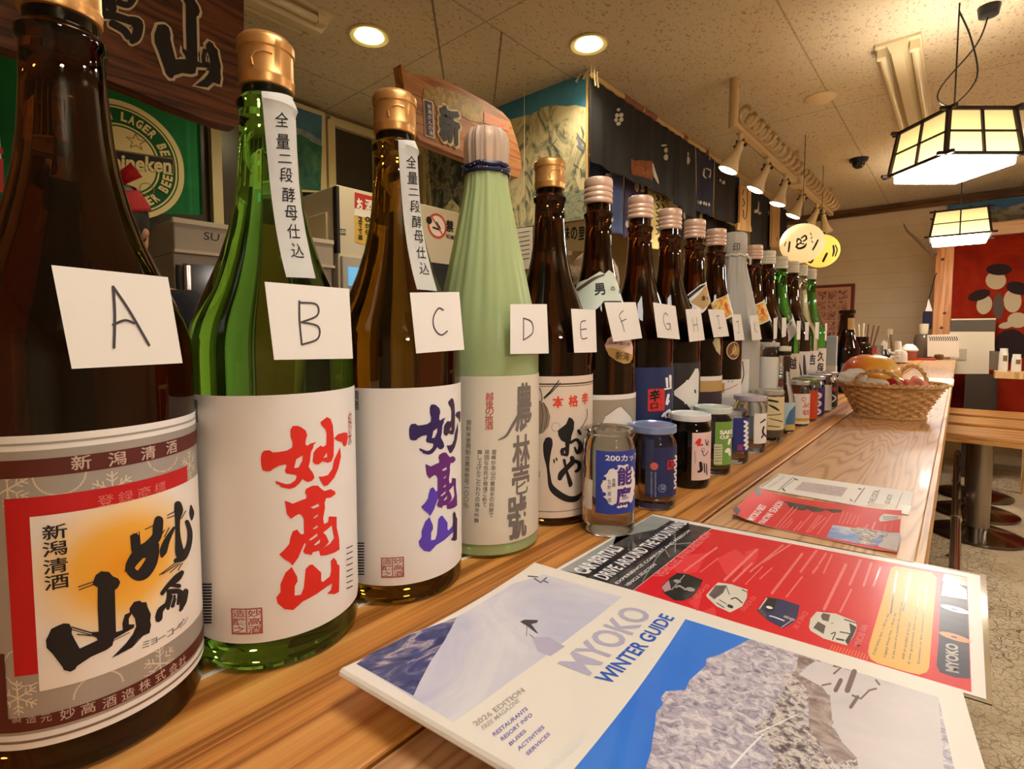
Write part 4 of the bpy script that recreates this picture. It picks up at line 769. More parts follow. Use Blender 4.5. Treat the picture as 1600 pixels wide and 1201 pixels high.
def gold_lab(key, x, y, gx0, gx1, gy, rl):
    q = lab(key); Z = q.px((x, y))[1]; q.rect(-.10, .02, .058, Z, PULP, 1); u0, u1 = q.px((gx0, gy))[0], q.px((gx1, gy))[0]; q.rect(u0, .02 if key == 'L' else Z-.024, u1, Z-.006, mat('gold leaf print', (206, 156, 48), .4, .3), 2)
    q.stroke([(*q.px(p), .0013) for p in rl], mat('brick line', (196, 82, 56), .5), 3, smooth=False); chars(q, [('特', gx1+6, gy-4), ('別', gx1+12, gy-4)], .004, .004, GREYINK, 3); q.fin(.004)
gold_lab('J', 1140, 593, 1124, 1132, 600, [(1124, 625), (1124, 612), (1152, 600)]); gold_lab('L', 1190, 583, 1181, 1197, 594, [(1186, 605), (1187, 598), (1208, 588)])
k_ = Art((lambda s: s.pick)(cyl_surf((BX, 1.113, HC), .0527, 0, 0))); sK = cyl_surf((BX, 1.113, HC), .0527, 0, 0)
p0, p1 = k_.px((1155, 620)), k_.px((1171, 561)); k_.rect(p0[0]-.006, .02, p1[0], p1[1], PULP, 1); k_.stroke([(*k_.px((1160, 565)), .002), (*k_.px((1162, 585)), .002), (*k_.px((1158, 600)), .002)], GREYINK, 2); k_.build('label', local((BX, 1.113, HC), sK), BOT['K'][0], ustep=.004)
sH = cyl_surf((BX, 1.113, HC), .0236, 0, 0); kh = Art(sH.pick); u, v = kh.px((1151, 386)); kh.vtext('印', u, v+.0085, .013, .017, GREYINK, 1, .01); kh.build('printed_seal', local((BX, 1.113, HC), sH), BOT['K'][0], ustep=.003)
for key, y, m, ch in (('N', 552, mat('cream label'), '越'), ('O', 549, PULP, ''), ('P', 548, PULP, '吉'), ('Q', 544, PULP, '久保')):
    q = lab(key); t, X, Y = BOT[key]; Z = q.px((1266+(Y-1.8)*60, y))[1]; q.rect(-.10, .02, .058, Z, m, 1)
    for i, c2 in enumerate(ch): q.vtext(c2, -.030, Z-.010-.035*i, .028, .030, INK, 2, .03)
    if key == 'O':
        for s3 in ([(-.05, Z-.02, .008), (-.04, Z-.05, .004), (-.035, Z-.085, .008)], [(-.03, Z-.012, .006), (-.026, Z-.05, .012), (-.02, Z-.08, .004)]): q.stroke(s3, GREYINK, 2)
    q.fin(.005)
m_ = lab('L', 'oval_sticker'); u, v = m_.px((1209, 543)); m_.disc(u, v, .012, PULP, 1, 20, ry=.016); m_.disc(u+.003, v, .007, mat('flower orange'), 2, 14, ry=.010); m_.fin(.004)
n_ = lab('N', 'diamond_label'); ZC = (1180, 480, 6.0); n_.poly([(345, 50), (385, 230), (305, 330), (265, 180)], PULP, 1, px=ZC); n_.text('心', (285, 245), (315, 205), (280, 215), INK, 2, .03, ZC); n_.text('友', (320, 175), (350, 140), (312, 150), INK, 2, .03, ZC); n_.fin(.004, .012)
# ---- handwritten letter cards taped to the bottles
CARDS = [('A', 'A', [(80, 414), (262, 433), (285, 567), (112, 576)], [[(.38, .80), (.44, .45), (.47, .16)], [(.47, .16), (.58, .42), (.70, .78)], [(.41, .56), (.52, .51), (.60, .54)]], 'leftmost dark brown bottle'),
 ('B', 'B', [(413, 440), (545, 451), (551, 560), (428, 562)], [[(.36, .22), (.34, .50), (.34, .80)], [(.36, .24), (.56, .25), (.56, .40), (.36, .50)], [(.36, .50), (.56, .55), (.54, .72), (.34, .80)]], 'green bottle with red lettering'),
 ('C', 'C', [(640, 457), (717, 456), (725, 546), (650, 552)], [[(.62, .30), (.52, .27), (.40, .42), (.40, .60), (.52, .72), (.66, .66)]], 'olive bottle with purple lettering'),
 ('D', 'D', [(797, 475), (854, 475), (857, 552), (797, 553)], [[(.33, .28), (.33, .50), (.32, .72)], [(.33, .28), (.55, .36), (.56, .58), (.32, .72)]], 'film wrapped green bottle'),
 ('E', 'E', [(892, 482), (930, 484), (932, 550), (897, 551)], [[(.55, .26), (.34, .32), (.34, .66), (.58, .66)], [(.34, .47), (.56, .45)]], 'bottle with black kana lettering'),
 ('F', 'F', [(944, 472), (993, 472), (1003, 528), (958, 534)], [[(.52, .22), (.36, .34), (.40, .52), (.42, .76)], [(.38, .50), (.56, .44)]], 'bottle with mint neck label'),
 ('G', 'G', [(1020, 472), (1055, 478), (1062, 530), (1027, 527)], [[(.58, .32), (.46, .26), (.34, .45), (.42, .70), (.56, .72), (.60, .58)], [(.46, .58), (.62, .56), (.62, .74)]], 'bottle with navy label'),
 ('H', 'H', [(1071, 483), (1094, 482), (1101, 531), (1077, 534)], [[(.36, .28), (.36, .70)], [(.62, .26), (.62, .70)], [(.36, .50), (.62, .48)]], 'bottle with black label'),
 ('I', 'I', [(1106, 483), (1131, 484), (1139, 525), (1115, 527)], [[(.40, .24), (.60, .22)], [(.50, .23), (.48, .66)], [(.38, .68), (.60, .66)]], 'bottle with tan neck label'),
 ('J', 'J', [(1143, 491), (1157, 491), (1163, 531), (1148, 532)], [[(.35, .28), (.65, .26)], [(.56, .27), (.54, .66), (.36, .70)]], 'bottle left of the paper wrapped one'),
 ('K', 'K', [(1171, 493), (1184, 492), (1190, 530), (1175, 532)], [[(.38, .26), (.38, .70)], [(.66, .28), (.40, .50), (.66, .70)]], 'paper wrapped bottle'),
 ('', 'L', [(1204, 497), (1210, 495), (1218, 528), (1212, 530)], [], ''), ('', 'M', [(1219, 496), (1226, 496), (1230, 525), (1224, 527)], [], ''), ('', 'O', [(1244, 501), (1250, 501), (1250, 530), (1246, 531)], [], ''), ('', 'P', [(1256, 503), (1262, 503), (1265, 531), (1259, 531)], [], ''), ('', 'Q', [(1270, 503), (1278, 503), (1283, 530), (1274, 528)], [], ''), ('', 'Q', [(1288, 505), (1291, 505), (1292, 532), (1290, 532)], [], '')]
WH = ['brown bottle with orange flower label right of the wrapped bottle', 'plain dark bottle before the green one', 'dark bottle behind the green one', 'clear bottle', 'front of the last green bottle', 'far side of the last green bottle']
wi = 0
for ch, key, quad, strokes, where in CARDS:
    t, X, Y = BOT[key]; far = ch == ''
    if not far: s = plane_surf((X+.0525*RS[key]+(.0026 if key not in 'DK' else .0048), Y, HC+.2), (0, 1, 0), (0, 0, 1))
    else:
        fy = onx((quad[0][0]+quad[1][0])/2, 512, X+.053).y; s = plane_surf((X+.053+.0005*wi, fy, HC+.2), (0, 1, 0), (0, 0, 1))
    a = Art(s.pick); C = [a.px(q) for q in quad]
    if far:
        cu = sum(p[0] for p in C)/4; hw = min(.025, max(.012, abs(C[1][0]-C[0][0])/2)); C = [(cu-hw, C[0][1]), (cu+hw, C[1][1]), (cu+hw, C[2][1]), (cu-hw+.004, C[3][1])]
    q = [C[3], C[2], C[1], C[0]]
    lerp = lambda f, g: tuple((1-g)*((1-f)*C[0][i]+f*C[1][i])+g*((1-f)*C[3][i]+f*C[2][i]) for i in (0, 1))
    a.poly(q, PAPER, 3)
    for st in strokes: a.stroke([(*lerp(*p), .00115) for p in st], GREYINK, 5, n=6)
    o = a.build('letter_card', s); m = MB(); P = [s(*p, .0003) for p in q]; Q = [s(*p, .00002) for p in q]
    m.face(Q[::-1], PAPER); [m.face([Q[i], Q[(i+1) % 4], P[(i+1) % 4], P[i]], PAPER) for i in range(4)]
    e2 = m.build('card_back', o)
    if far: lb = 'small white card on the '+WH[wi]; wi += 1
    else: lb = 'white card with handwritten %s taped on the %s' % (ch, where)
    tag(o, lb, 'card', 'letter cards taped to the bottles')
# ================================================================ cups of sake in front of the bottles
CXX = -.277
def row_y(xr, y, X, r):
    d = ray(xr, y); a = math.atan2(d.x, d.y); best = None
    for k in range(200, 4500):
        Y = k*.001; D = math.hypot(X, Y); e = abs(math.atan2(X, Y)+math.asin(min(1, r/D))-a)
        if best is None or e < best[0]: best = (e, Y)
    return best[1]
G_CUP = glass('clear cup glass', (236, 238, 232), 0, 1.36); G_BLACKC = glass('black cup glass', (30, 26, 24), .02, 1.45); G_AMB = glass('faintly amber cup glass', (226, 216, 190), 0, 1.36)
CR = .0275
def cup(xr, y, g, lid, label, h=.100, r=CR, body=None, name='sake_cup', cat='cup'):
    Y = row_y(xr, y, CXX, r); t = thing(name, label, cat, (CXX, Y, HC), 0, 'small cups of sake in front of the tall bottles'); k = h-.004
    b = MB(); b.lathe(body or [(0, .003), (r*.72, .002), (r*.86, 0), (r*.97, .003), (r, .008), (r, k-.022), (r*.97, k-.015), (r*.86, k-.010), (r*.85, k-.006), (r*.91, k-.004), (r*.91, k), (r*.80, k), (0, k-.002)], g, 64); b.build('glass_body', t)
    if lid:
        b = MB(); b.lathe([(r*.93, k-.005), (r*.99, k-.0045), (r, k-.001), (r*.99, k+.003), (r*.90, k+.004), (r*.86, k+.0025), (0, k+.003)], lid, 56); b.build('lid', t)
    s = cyl_surf((CXX, Y, HC), r+.0002, 0, 0); L = local((CXX, Y, HC), s); a = Art(s.pick); a.t = t; a.fin = lambda nm='label', a=a, L=L, t=t: a.build(nm, L, t, ustep=.003); return a
CBL = mat('cup blue', (42, 66, 158), .45); CPU = mat('cup violet ink', (76, 50, 132), .5); LIDW = mat('white lid', (226, 230, 228), .3); LIDB = mat('blue rimmed lid', (150, 176, 220), .25, .5); LIDT = mat('teal white lid', (214, 230, 222), .3, .2); LIDL = mat('lavender lid', (206, 200, 214), .25, .4); LIDS = mat('silver lid', (200, 200, 196), .25, .7); SICK = mat('barcode sticker', (226, 222, 212), .5)
K1 = (910, 620, 5.72)
c = cup(992, 760, G_CUP, None, 'clear sake cup with bright blue label and white scalloped circle', .114)
z0, z1 = c.px((965, 803))[1], c.px((965, 705))[1]; u0 = c.px((930.5, 760))[0]; c.rect(u0, z0, .036, z1, CBL, 1)
uc, vc = c.px((938, 760))[0]+.0235, c.px((968, 760))[1]; c.disc(uc, vc, .0222, PULP, 2, 60, wob=lambda k: 1+.035*math.cos(k*2*math.pi/60*14))
for q in range(8): an = math.radians(22+45*q); c.disc(uc+.0212*math.cos(an), vc+.0212*math.sin(an), .0022, CBL, 3, 10)
c.text('200カップ', (205, 570), (500, 548), (205, 508), PAPER, 3, .02, K1); chars(c, [('能', 977, 743), ('鷹', 975, 775)], .018, .0185, CPU, 4, .04)
chars(c, [('生', 952, 752), ('貯', 952, 761), ('蔵', 952, 771), ('酒', 952, 781), ('本', 959, 750), ('醸', 959, 757)], .0035, .0045, GREYINK, 4); c.fin()
c2 = Art(c.pick); c2.poly([(913, 791), (925, 796), (926, 750), (914, 745)], SICK, 1, px=True); s = cyl_surf((CXX, c.t.location.y, HC), CR+.0002, 0, 0); c2.build('barcode_sticker', local(c.t.location, s), c.t, ustep=.003)
K2 = (980, 560, 5.46)
c = cup(1057, 720, G_AMB, LIDB, 'sake cup with navy label and blue rimmed metal lid'); z0, z1 = c.px((1030, 777))[1], c.px((1030, 700))[1]; c.rect(c.px((1009, 730))[0], z0, .04, z1, NVL, 1); c.rect(-.03, z0+.004, c.px((1009, 730))[0]-.0006, z1+.010, mat('dusk blue label', (58, 62, 88), .4), 1)
u, v = c.px((230, 918), K2); c.disc(u, v, .0042, mat('coral print', (222, 110, 90), .5), 2, 16, wob=lambda k: 1+.15*(k % 2))
for i in range(14): chars(c, [('純米大吟醸酒新潟妙高山麓仕込'[i], 1018, 738+2.8*i), ('清酒越後妙高酒造株式会社製造'[i], 1024, 738+2.8*i)], .0021, .0022, mat('pale blue ink', (170, 178, 204), .5), 2)
u, v = c.px((300, 1105), K2); c.ring(u, v, .0042, .0048, mat('pale blue ink'), 2); c.text('GI', (285, 1120), (318, 1118), (285, 1085), mat('pale blue ink'), 2, .02, K2)
p, q = c.px((342, 948), K2), c.px((400, 858), K2); c.rect(p[0], p[1], q[0], q[1], RST, 2); c.text('辛口', (348, 940), (396, 935), (348, 870), INK, 3, .02, K2)
for z in range(5): c.stroke([(410-z*1.5, 830+z*58, 16), (424-z, 850+z*58, 20), (400, 872+z*58, 14)], WHT, 3, px=K2)
c.fin()
c = cup(1110, 720, G_BLACKC, LIDW, 'black sake cup with white lid and pale label')
z0, z1 = c.px((1095, 750))[1], c.px((1095, 676))[1]; c.rect(c.px((1081, 710))[0], z0, .034, z1, mat('blush label', (232, 204, 196), .5), 1)
for q in ([(590, 720, 22), (620, 690, 26), (610, 735, 20)], [(600, 740, 12), (640, 735, 16)]): c.stroke(q, RST, 2, px=K2)
for q in ([(625, 890, 26), (630, 950, 26), (605, 965, 16)], [(655, 895, 10), (660, 970, 10)], [(675, 900, 9), (678, 990, 9)], [(640, 780, 5), (655, 830, 7), (690, 790, 5)], [(665, 690, 6), (680, 740, 8), (690, 700, 6)]): c.stroke(q, INK, 2, px=K2)
u, v = c.px((645, 780), K2); c.ring(u, v, .0022, .0028, GREYINK, 2)
for i in range(5): chars(c, [('生貯蔵酒辛'[i], 1086, 706+4*i)], .002, .0024, GREYINK, 2)
c.fin()
K4 = (1060, 560, 6.0); LGR = mat('cup green label', (112, 160, 62), .5)
c = cup(1143, 690, G_CUP, LIDT, 'sake cup with green label and pale teal lid'); z0, z1 = c.px((1130, 727))[1], c.px((1130, 659))[1]; c.rect(c.px((1117, 690))[0], z0, .036, z1, LGR, 1)
c.text('SAKE', (388, 712), (500, 700), (386, 672), PAPER, 2, .05, K4); c.text('CUP', (388, 755), (475, 748), (386, 722), PAPER, 2, .05, K4)
p, q = c.px((330, 990), K4), c.px((412, 802), K4); c.rect(p[0], p[1], q[0], q[1], mat('pale green print', (206, 208, 168), .5), 2)
for i in range(6): c.stroke([(340, 830+26*i, 5), (400, 828+26*i, 5)], GREYINK, 3, px=K4, smooth=False)
for q in ([(450, 870, 30), (470, 850, 26), (480, 900, 22)], [(480, 760, 22), (470, 800, 18)]): c.stroke(q, PAPER, 2, px=K4)
c.fin()
c = cup(1170, 690, G_CUP, None, 'open sake cup with dark blue label and white brush lettering', .090); z0, z1 = c.px((1157, 706))[1], c.px((1157, 653))[1]; c.rect(c.px((1145, 680))[0], z0, .036, z1, mat('cup deep blue', (40, 46, 122), .45), 1)
for z in range(6): c.stroke([(620, 590+z*44, 22), (645, 605+z*44, 24), (632, 625+z*44, 20)], WHT, 2, px=K4)
p, q = c.px((553, 862), K4), c.px((602, 805), K4); c.rect(p[0], p[1], q[0], q[1], mat('plum stamp', (150, 52, 92), .5), 2); c.fin()
c = cup(1197, 690, G_CUP, LIDL, 'sake cup with white label and lavender lid'); z0, z1 = c.px((1187, 693))[1], c.px((1187, 646))[1]; c.rect(c.px((1178, 670))[0], z0, .036, z1, PULP, 1); c.rect(c.px((1170.5, 660))[0], c.px((1175, 680))[1], c.px((1177.5, 660))[0], c.px((1175, 650))[1], mat('slate label', (88, 104, 100), .5), 1)
for q in ([(770, 600, 12), (810, 570, 14)], [(800, 640, 16), (790, 690, 18), (820, 730, 14)], [(780, 740, 14), (800, 700, 10)]): c.stroke(q, INK, 2, px=K4)
c.fin()
c = cup(1224, 670, G_CUP, LIDS, 'sake cup with cream label, black brush strokes and silver lid'); z0, z1 = c.px((1212, 672))[1], c.px((1212, 620))[1]; c.rect(c.px((1199, 650))[0], z0, .036, z1, mat('straw label', (222, 206, 156), .5), 1)
for q in ([(850, 390, 22), (930, 405, 18)], [(850, 435, 12), (900, 460, 22), (940, 485, 14)], [(840, 530, 6), (960, 520, 8)], [(850, 560, 6), (970, 590, 10)], [(840, 630, 9), (950, 640, 7)]): c.stroke(q, INK, 2, px=K4)
c.rect(c.px((1199, 650))[0], z0-.014, .036, z0, mat('olive label', (82, 70, 48), .5), 1); c.fin()
# small bottles and jars further along
SBP = [(0, .003), (.018, 0), (.0225, .004), (.0235, .05), (.0215, .075), (.014, .105), (.0115, .125), (.0115, .162), (.0135, .164), (.0135, .172), (0, .172)]
c = cup(1242, 655, G_CLEAR, None, 'small clear bottle with blue wave label in front of the row', r=.0235, body=SBP, name='small_bottle', cat='bottle')
c.rect(-.07, .012, .03, .066, mat('pale blue label', (176, 204, 214), .45), 1); c.poly([(-.026, .012), (.03, .012), (.03, .06), (-.006, .058), (-.018, .048), (-.025, .03)], mat('wave blue label', (66, 112, 156), .45), 2); c.rect(-.026, .008, .03, .020, mat('mustard label', (200, 172, 90), .45), 3); c.fin()
b = MB(); b.lathe([(.0118, .162), (.0128, .164), (.0128, .182), (0, .183)], CAPW, 28); b.build('cap', c.t)
c = cup(1224, 600, G_CLEAR, CAPS, 'slim clear bottle with screw lid just behind the blue wave bottle', .19, .021, name='small_bottle', cat='bottle'); c.t.location.y = 1.178; c.t.location.x = -.305; c.rect(-.05, .08, .02, .16, mat('frosted relief', (222, 222, 214), .5), 1); c.fin('relief_panel')
def plain(xr, y, g, lid, label, face, extra=None, h=.102):
    c = cup(xr, y, g, lid, label, h); c.rect(-.075, .006, .040, h-.028, face, 1)
    if extra: extra(c)
    c.fin(); return c
def ex1(c):
    c.rect(-.075, .012, .04, .019, mat('ochre band', (214, 166, 60), .45), 2); c.ring(-.022, .062, .0035, .005, RST, 2)
    for i, ch in enumerate('ふなぐち'): c.vtext(ch, -.018+.010*(i//2), .054-.016*(i % 2), .011, .012, RST, 2, .04)
plain(1265, 640, G_CUP, LIDS, 'white sake can with red kana lettering', mat('white can', (232, 226, 216), .4), ex1)
plain(1277, 640, G_CUP, mat('green lid', (120, 140, 80), .35, .3), 'orange red sake can with green top', mat('orange can', (206, 70, 30), .35))
plain(1288, 640, G_CUP, LIDL, 'purple labelled sake cup with silver lid', mat('purple label', (74, 44, 120), .45), lambda c: [c.stroke([(-.026, .06-.02*i, .006), (-.018, .055-.02*i, .007), (-.024, .048-.02*i, .005)], WHT, 2) for i in range(3)])
plain(1299, 630, G_CUP, LIDS, 'clear cup with plain white label near the end of the row', PULP)
plain(1309, 620, G_CUP, LIDS, 'last cup of the row, black label with red and white print', BKL, lambda c: [c.disc(-.018, .055, .006, RST, 2), c.stroke([(-.026, .04, .004), (-.012, .03, .005), (-.024, .02, .004)], WHT, 2)])
# ================================================================ wicker basket and what is in it
bx, by = -.128, 1.585
WICK = noise_mat('wicker', [(.3, (168, 118, 68)), (.5, (212, 166, 108)), (.7, (232, 194, 138))], 60, .6, 0)
t = thing('wicker_basket', 'small oval wicker basket with two looped handles on the counter', 'basket', (bx, by, HC))
b = MB(); H = .080; rows = 11; prof = []
for k in range(rows*4+1): f = k/(rows*4); prof.append((.070+.034*f+.006*f*f, .004+H*f))
def weave(a, z): k = (z-.004)/H*rows; return 1+.045*math.sin(15*a+math.pi*math.floor(k))*math.sin(math.pi*(k % 1))+.01*math.sin(math.pi*(k % 1))
b.lathe(prof, WICK, 180, Matrix.Diagonal((1, .80, 1, 1)), mod=weave); b.lathe([(p[0]-.005, p[1]) for p in prof][::-4], WICK, 60, Matrix.Diagonal((1, .80, 1, 1)))
b.lathe([(0, .004), (.07, .004), (.07, .009), (0, .009)], WICK, 40, Matrix.Diagonal((1, .80, 1, 1))); b.build('woven_body', t)
def braid(pts, r, w=.0025, n=8):
    m = MB(); q = catmull(pts, n); L = 0; A = []; B = []
    for i, p in enumerate(q):
        ph = i*.9; A.append((p[0]+w*math.cos(ph), p[1]+w*math.sin(ph), p[2]+w*math.sin(ph))); B.append((p[0]-w*math.cos(ph), p[1]-w*math.sin(ph), p[2]-w*math.sin(ph)))
    m.tube(A, r, WICK, 6); m.tube(B, r, WICK, 6); return m
rim = [(.110*math.cos(k*math.pi/16), .088*math.sin(k*math.pi/16), H+.004) for k in range(33)]; braid(rim, .0034, .003, 5).build('rim', t)
foot = [(.073*math.cos(k*math.pi/16), .0585*math.sin(k*math.pi/16), .004) for k in range(33)]; braid(foot, .0030, .0015, 5).build('foot_ring', t)
braid([(-.062, -.072, H), (-.055, -.076, H+.024), (-.018, -.082, H+.040), (.015, -.080, H+.028), (.032, -.082, H)], .0030).build('handle', t); braid([(.012, .086, H), (.018, .088, H+.032), (.040, .088, H+.046), (.062, .080, H+.030), (.072, .068, H)], .0030).build('handle', t)
m = mat('orange fruit skin', (226, 120, 40), .35, coat=.2); n = NT(m); n.base(n.ramp(n.add('ShaderNodeSeparateXYZ', {0: n.co((1, 1, 1), src='Generated')}).outputs[0], [(.05, (196, 66, 36)), (.3, (226, 106, 40)), (.55, (238, 160, 48)), (.8, (236, 176, 60))]))
b = MB(); b.lathe([(0, -.05), (.02, -.056), (.045, -.046), (.062, -.018), (.066, .006), (.060, .032), (.042, .052), (.02, .060), (.008, .058), (0, .055)], m, 48, mod=lambda a, z: 1+.012*math.cos(8*a)); o = tag(b.build('fruit', None, (bx-.042, by+.012, HC+.094)), 'big round orange fruit sitting in the wicker basket', 'fruit')
b = MB(); b.tube([(0, 0, .054), (.002, .001, .064)], [.004, .003], W_CORN, 8); b.build('stem', o)
b = MB(); b.lathe([(0, -.018), (.010, -.020), (.019, -.008), (.021, .003), (.017, .014), (.008, .018), (0, .015)], mat('red apple skin', (208, 34, 38), .18, coat=.5), 32); o = tag(b.build('apple', None, (bx+.016, by-.036, HC+.084)), 'small shiny red apple at the front of the wicker basket', 'apple')
b = MB(); b.tube([(0, 0, .014), (.001, .002, .022)], .0012, W_CORN, 6); b.build('stem', o)
def crumple(name, label, cat, loc, sx, sy, sz, m, seed, rot=0):
    b = MB(); r = random.Random(seed); ph = [r.uniform(0, 6) for _ in range(6)]; bm = bmesh.new(); bmesh.ops.create_icosphere(bm, subdivisions=4, radius=1)
    for v in bm.verts:
        p = v.co; k = 1+.10*math.sin(5*p.x+ph[0]+3*p.y)+.08*math.sin(8*p.y+ph[1])+.06*math.sin(9*p.z+ph[2]+5*p.x); v.co = Vector((p.x*sx*k, p.y*sy*k, p.z*sz*k))
    b.bm(bm, m, None, True); return tag(b.build(name, None, loc, rot), label, cat)
crumple('tissue_packet', 'crumpled white paper packet on the left rim of the basket', 'packet', (bx-.066, by-.050, HC+.098), .034, .016, .022, mat('white tissue', (232, 226, 214), .6), 3, .2)
crumple('tissue_packet', 'folded white wrapper beside the red apple in the basket', 'packet', (bx-.032, by-.052, HC+.080), .042, .014, .018, mat('white tissue'), 5, -.5)
crumple('pink_tissue', 'crumpled pink tissue on the right side of the basket', 'tissue', (bx+.052, by+.004, HC+.078), .022, .03, .024, mat('pink tissue', (226, 140, 116), .6), 8)
crumple('white_tissue', 'small white tissue at the right end of the basket', 'tissue', (bx+.084, by-.004, HC+.072), .016, .02, .012, mat('white tissue'), 9)
# ================================================================ condiments and bottles at the far part of the counter
def at(x, Y): return ony(x, 520, Y).x
def zat(x, y, Y): return ony(x, y, Y).z-HC
def turned(name, label, cat, x, Y, prof, m, seg=32, group=None, parts=()):
    t = thing(name, label, cat, (at(x, Y), Y, HC), 0, group); b = MB(); b.lathe(prof, m, seg); b.build(parts[0][0] if parts and parts[0][1] is None else 'body', t)
    for nm, pr, mm in parts:
        if pr: b = MB(); b.lathe(pr, mm, seg); b.build(nm, t)
    return t
BEER = glass('beer bottle glass', (60, 30, 14)); KRA = mat('kraft label')
t = turned('beer_bottle', 'large dark brown beer bottle with kraft label behind the basket', 'bottle', 1322, 2.15, [(0, .002), (.04, 0), (.044, .006), (.044, .135), (.040, .16), (.028, .20), (.023, .225), (.0225, .275), (.026, .278), (.026, .29), (0, .292)], BEER, 40)
s = cyl_surf((t.location.x, t.location.y, HC), .0443, 0, 0); a = Art(s.pick); a.rect(-.09, .13, .055, .19, KRA, 0); a.L = []; a.rect(-.075, .02, .04, .105, mat('deep blue label', (42, 86, 132), .45), 1); a.rect(-.02, .02, .045, .085, mat('mustard label'), 2); a.build('label', local(t.location, s), t, ustep=.004)
s2 = cyl_surf((t.location.x, t.location.y, HC), .0238, 0, 0); a = Art(s2.pick); a.rect(-.03, .222, .025, .262, KRA, 1); a.build('neck_label', local(t.location, s2), t, ustep=.004)
turned('beer_bottle', 'shorter dark bottle just behind the orange fruit', 'bottle', 1344, 2.45, [(0, .002), (.036, 0), (.04, .006), (.04, .15), (.034, .168), (.030, .172), (.030, .195), (0, .197)], BEER, 32)
b = MB(); b.box((-.018, -.012, 0), (.018, .012, .20), mat('pale blue carton', (178, 196, 204), .4), bev=.002); o = b.build('juice_carton', None, (at(1299, 2.0), 2.0, HC)); tag(o, 'slim pale blue carton at the end of the tall bottle row', 'carton'); b = MB(); b.box((-.0185, -.0125, .05), (.0185, .0125, .10), mat('white label patch', (226, 222, 214), .5)); b.build('label', o)
# glass of chopsticks and straws
Yc = 2.75; t = turned('chopstick_glass', 'clear glass holding chopsticks and straws behind the beer bottles', 'glass', 1352, Yc, [(0, .002), (.034, 0), (.038, .12), (.036, .12), (.032, .006), (0, .006)], G_CUP, 32)
STK = mat('pale bamboo stick', (224, 208, 176), .5); STB = mat('brown stick', (110, 74, 46), .5); STR = mat('red paper tip', (222, 84, 82), .5)
for i in range(7):
    r_ = random.Random(i); dx = -.006+.006*(i-3)*.5; lean = -.05+.016*i
    t2 = thing('chopsticks', ['paper tipped pair of chopsticks leaning left in the glass', 'pale chopstick in the glass, second from left', 'pale chopstick in the glass, third from left', 'pale stick standing upright in the glass', 'brown stick in the glass, leftmost brown one', 'brown stick in the glass, middle brown one', 'brown stick in the glass, rightmost one'][i], 'chopsticks', (at(1352, Yc)+dx, Yc+.003*(i % 3), HC+.008), 0, 'sticks standing in the glass')
    top = (lean, .004*(i % 2), .245-.004*abs(i-3)); b = MB(); b.tube([(0, 0, 0), top], .0034, STK if i < 4 else STB, 6); b.build('shaft', t2)
    if i == 0: b = MB(); f = lambda q: tuple(q*c for c in top); b.tube([f(.80), f(1.02)], .0095, STR, 6); b.tube([f(.45), f(.80)], .0085, mat('white paper sleeve', (232, 226, 216), .6), 6); b.build('paper_sleeve', t2)
REDC = mat('red plastic', (176, 36, 40), .35)
turned('spice_jar', 'small jar with red cap and white label left of the silver cans', 'jar', 1362, 3.3, [(0, .001), (.022, 0), (.024, .004), (.024, .10), (0, .101)], PULP, 24, parts=(('lid', [(.025, .10), (.025, .13), (0, .131)], REDC),))
turned('steel_tumbler', 'silver steel tumbler among the condiments', 'tumbler', 1371, 3.5, [(0, .001), (.026, 0), (.030, .14), (.028, .14), (.024, .004), (0, .004)], STEEL, 28)
turned('soy_bottle', 'dark soy sauce bottle with white cap among the condiments', 'bottle', 1382, 3.8, [(0, .001), (.036, 0), (.038, .01), (.030, .08), (.016, .11), (.014, .12), (0, .12)], mat('soy glass', (34, 18, 12), .1), 28, parts=(('cap', [(.017, .112), (.018, .12), (.016, .15), (.006, .165), (0, .165)], WHITEP),))
turned('oil_bottle', 'clear bottle with cream cap behind the soy sauce', 'bottle', 1390, 4.25, [(0, .001), (.03, 0), (.032, .01), (.03, .12), (.014, .17), (.013, .21), (0, .21)], G_CLEAR, 24, parts=(('cap', [(.016, .20), (.018, .21), (.018, .235), (0, .236)], CREAM),))
turned('salt_shaker', 'cream salt shaker with tall cap among the condiments', 'shaker', 1404, 4.6, [(0, .001), (.028, 0), (.03, .01), (.026, .08), (.02, .10), (0, .10)], CREAM, 24, parts=(('cap', [(.021, .09), (.022, .12), (.018, .15), (0, .152)], WHITEP),))
t = turned('white_pot', 'white ceramic pot on a saucer at the far end of the counter', 'pot', 1406, 4.55, [(0, .012), (.040, .010), (.046, .02), (.044, .07), (.036, .085), (.012, .092), (0, .094)], WHITEP, 32, parts=(('saucer', [(0, .004), (.04, .002), (.062, .010), (.062, .013), (.03, .011), (0, .011)], WHITEP),)); t.location.y = 4.42; t.location.x = at(1407, 4.42)
t = thing('white_flowers', 'little bunch of white flowers in front of the white pot', 'flowers', (at(1393, 4.1), 4.1, HC)); b = MB(); b.lathe([(0, .001), (.014, 0), (.016, .03), (.010, .06), (0, .06)], CREAM, 20); b.build('vase', t); b = MB(); r_ = random.Random(2)
for k in range(16): b.ball((r_.uniform(-.04, .04), r_.uniform(-.02, .02), r_.uniform(.05, .10)), .012, PULP, 2, (1, 1, .7))
b.build('petals', t); b = MB(); [b.tube([(0, 0, .05), (r_.uniform(-.03, .03), r_.uniform(-.01, .01), .09)], .002, mat('stem green', (90, 110, 60), .6), 5) for _ in range(6)]; b.build('stem', t)
t = turned('sugar_pot', 'red lidded pot with white rice cup on top near the far end', 'pot', 1422, 5.0, [(0, .001), (.045, 0), (.05, .01), (.05, .07), (0, .072)], mat('rust pot', (150, 72, 56), .4), 28, parts=(('lid', [(.052, .07), (.058, .08), (.04, .11), (.02, .125), (0, .125)], WHITEP),))
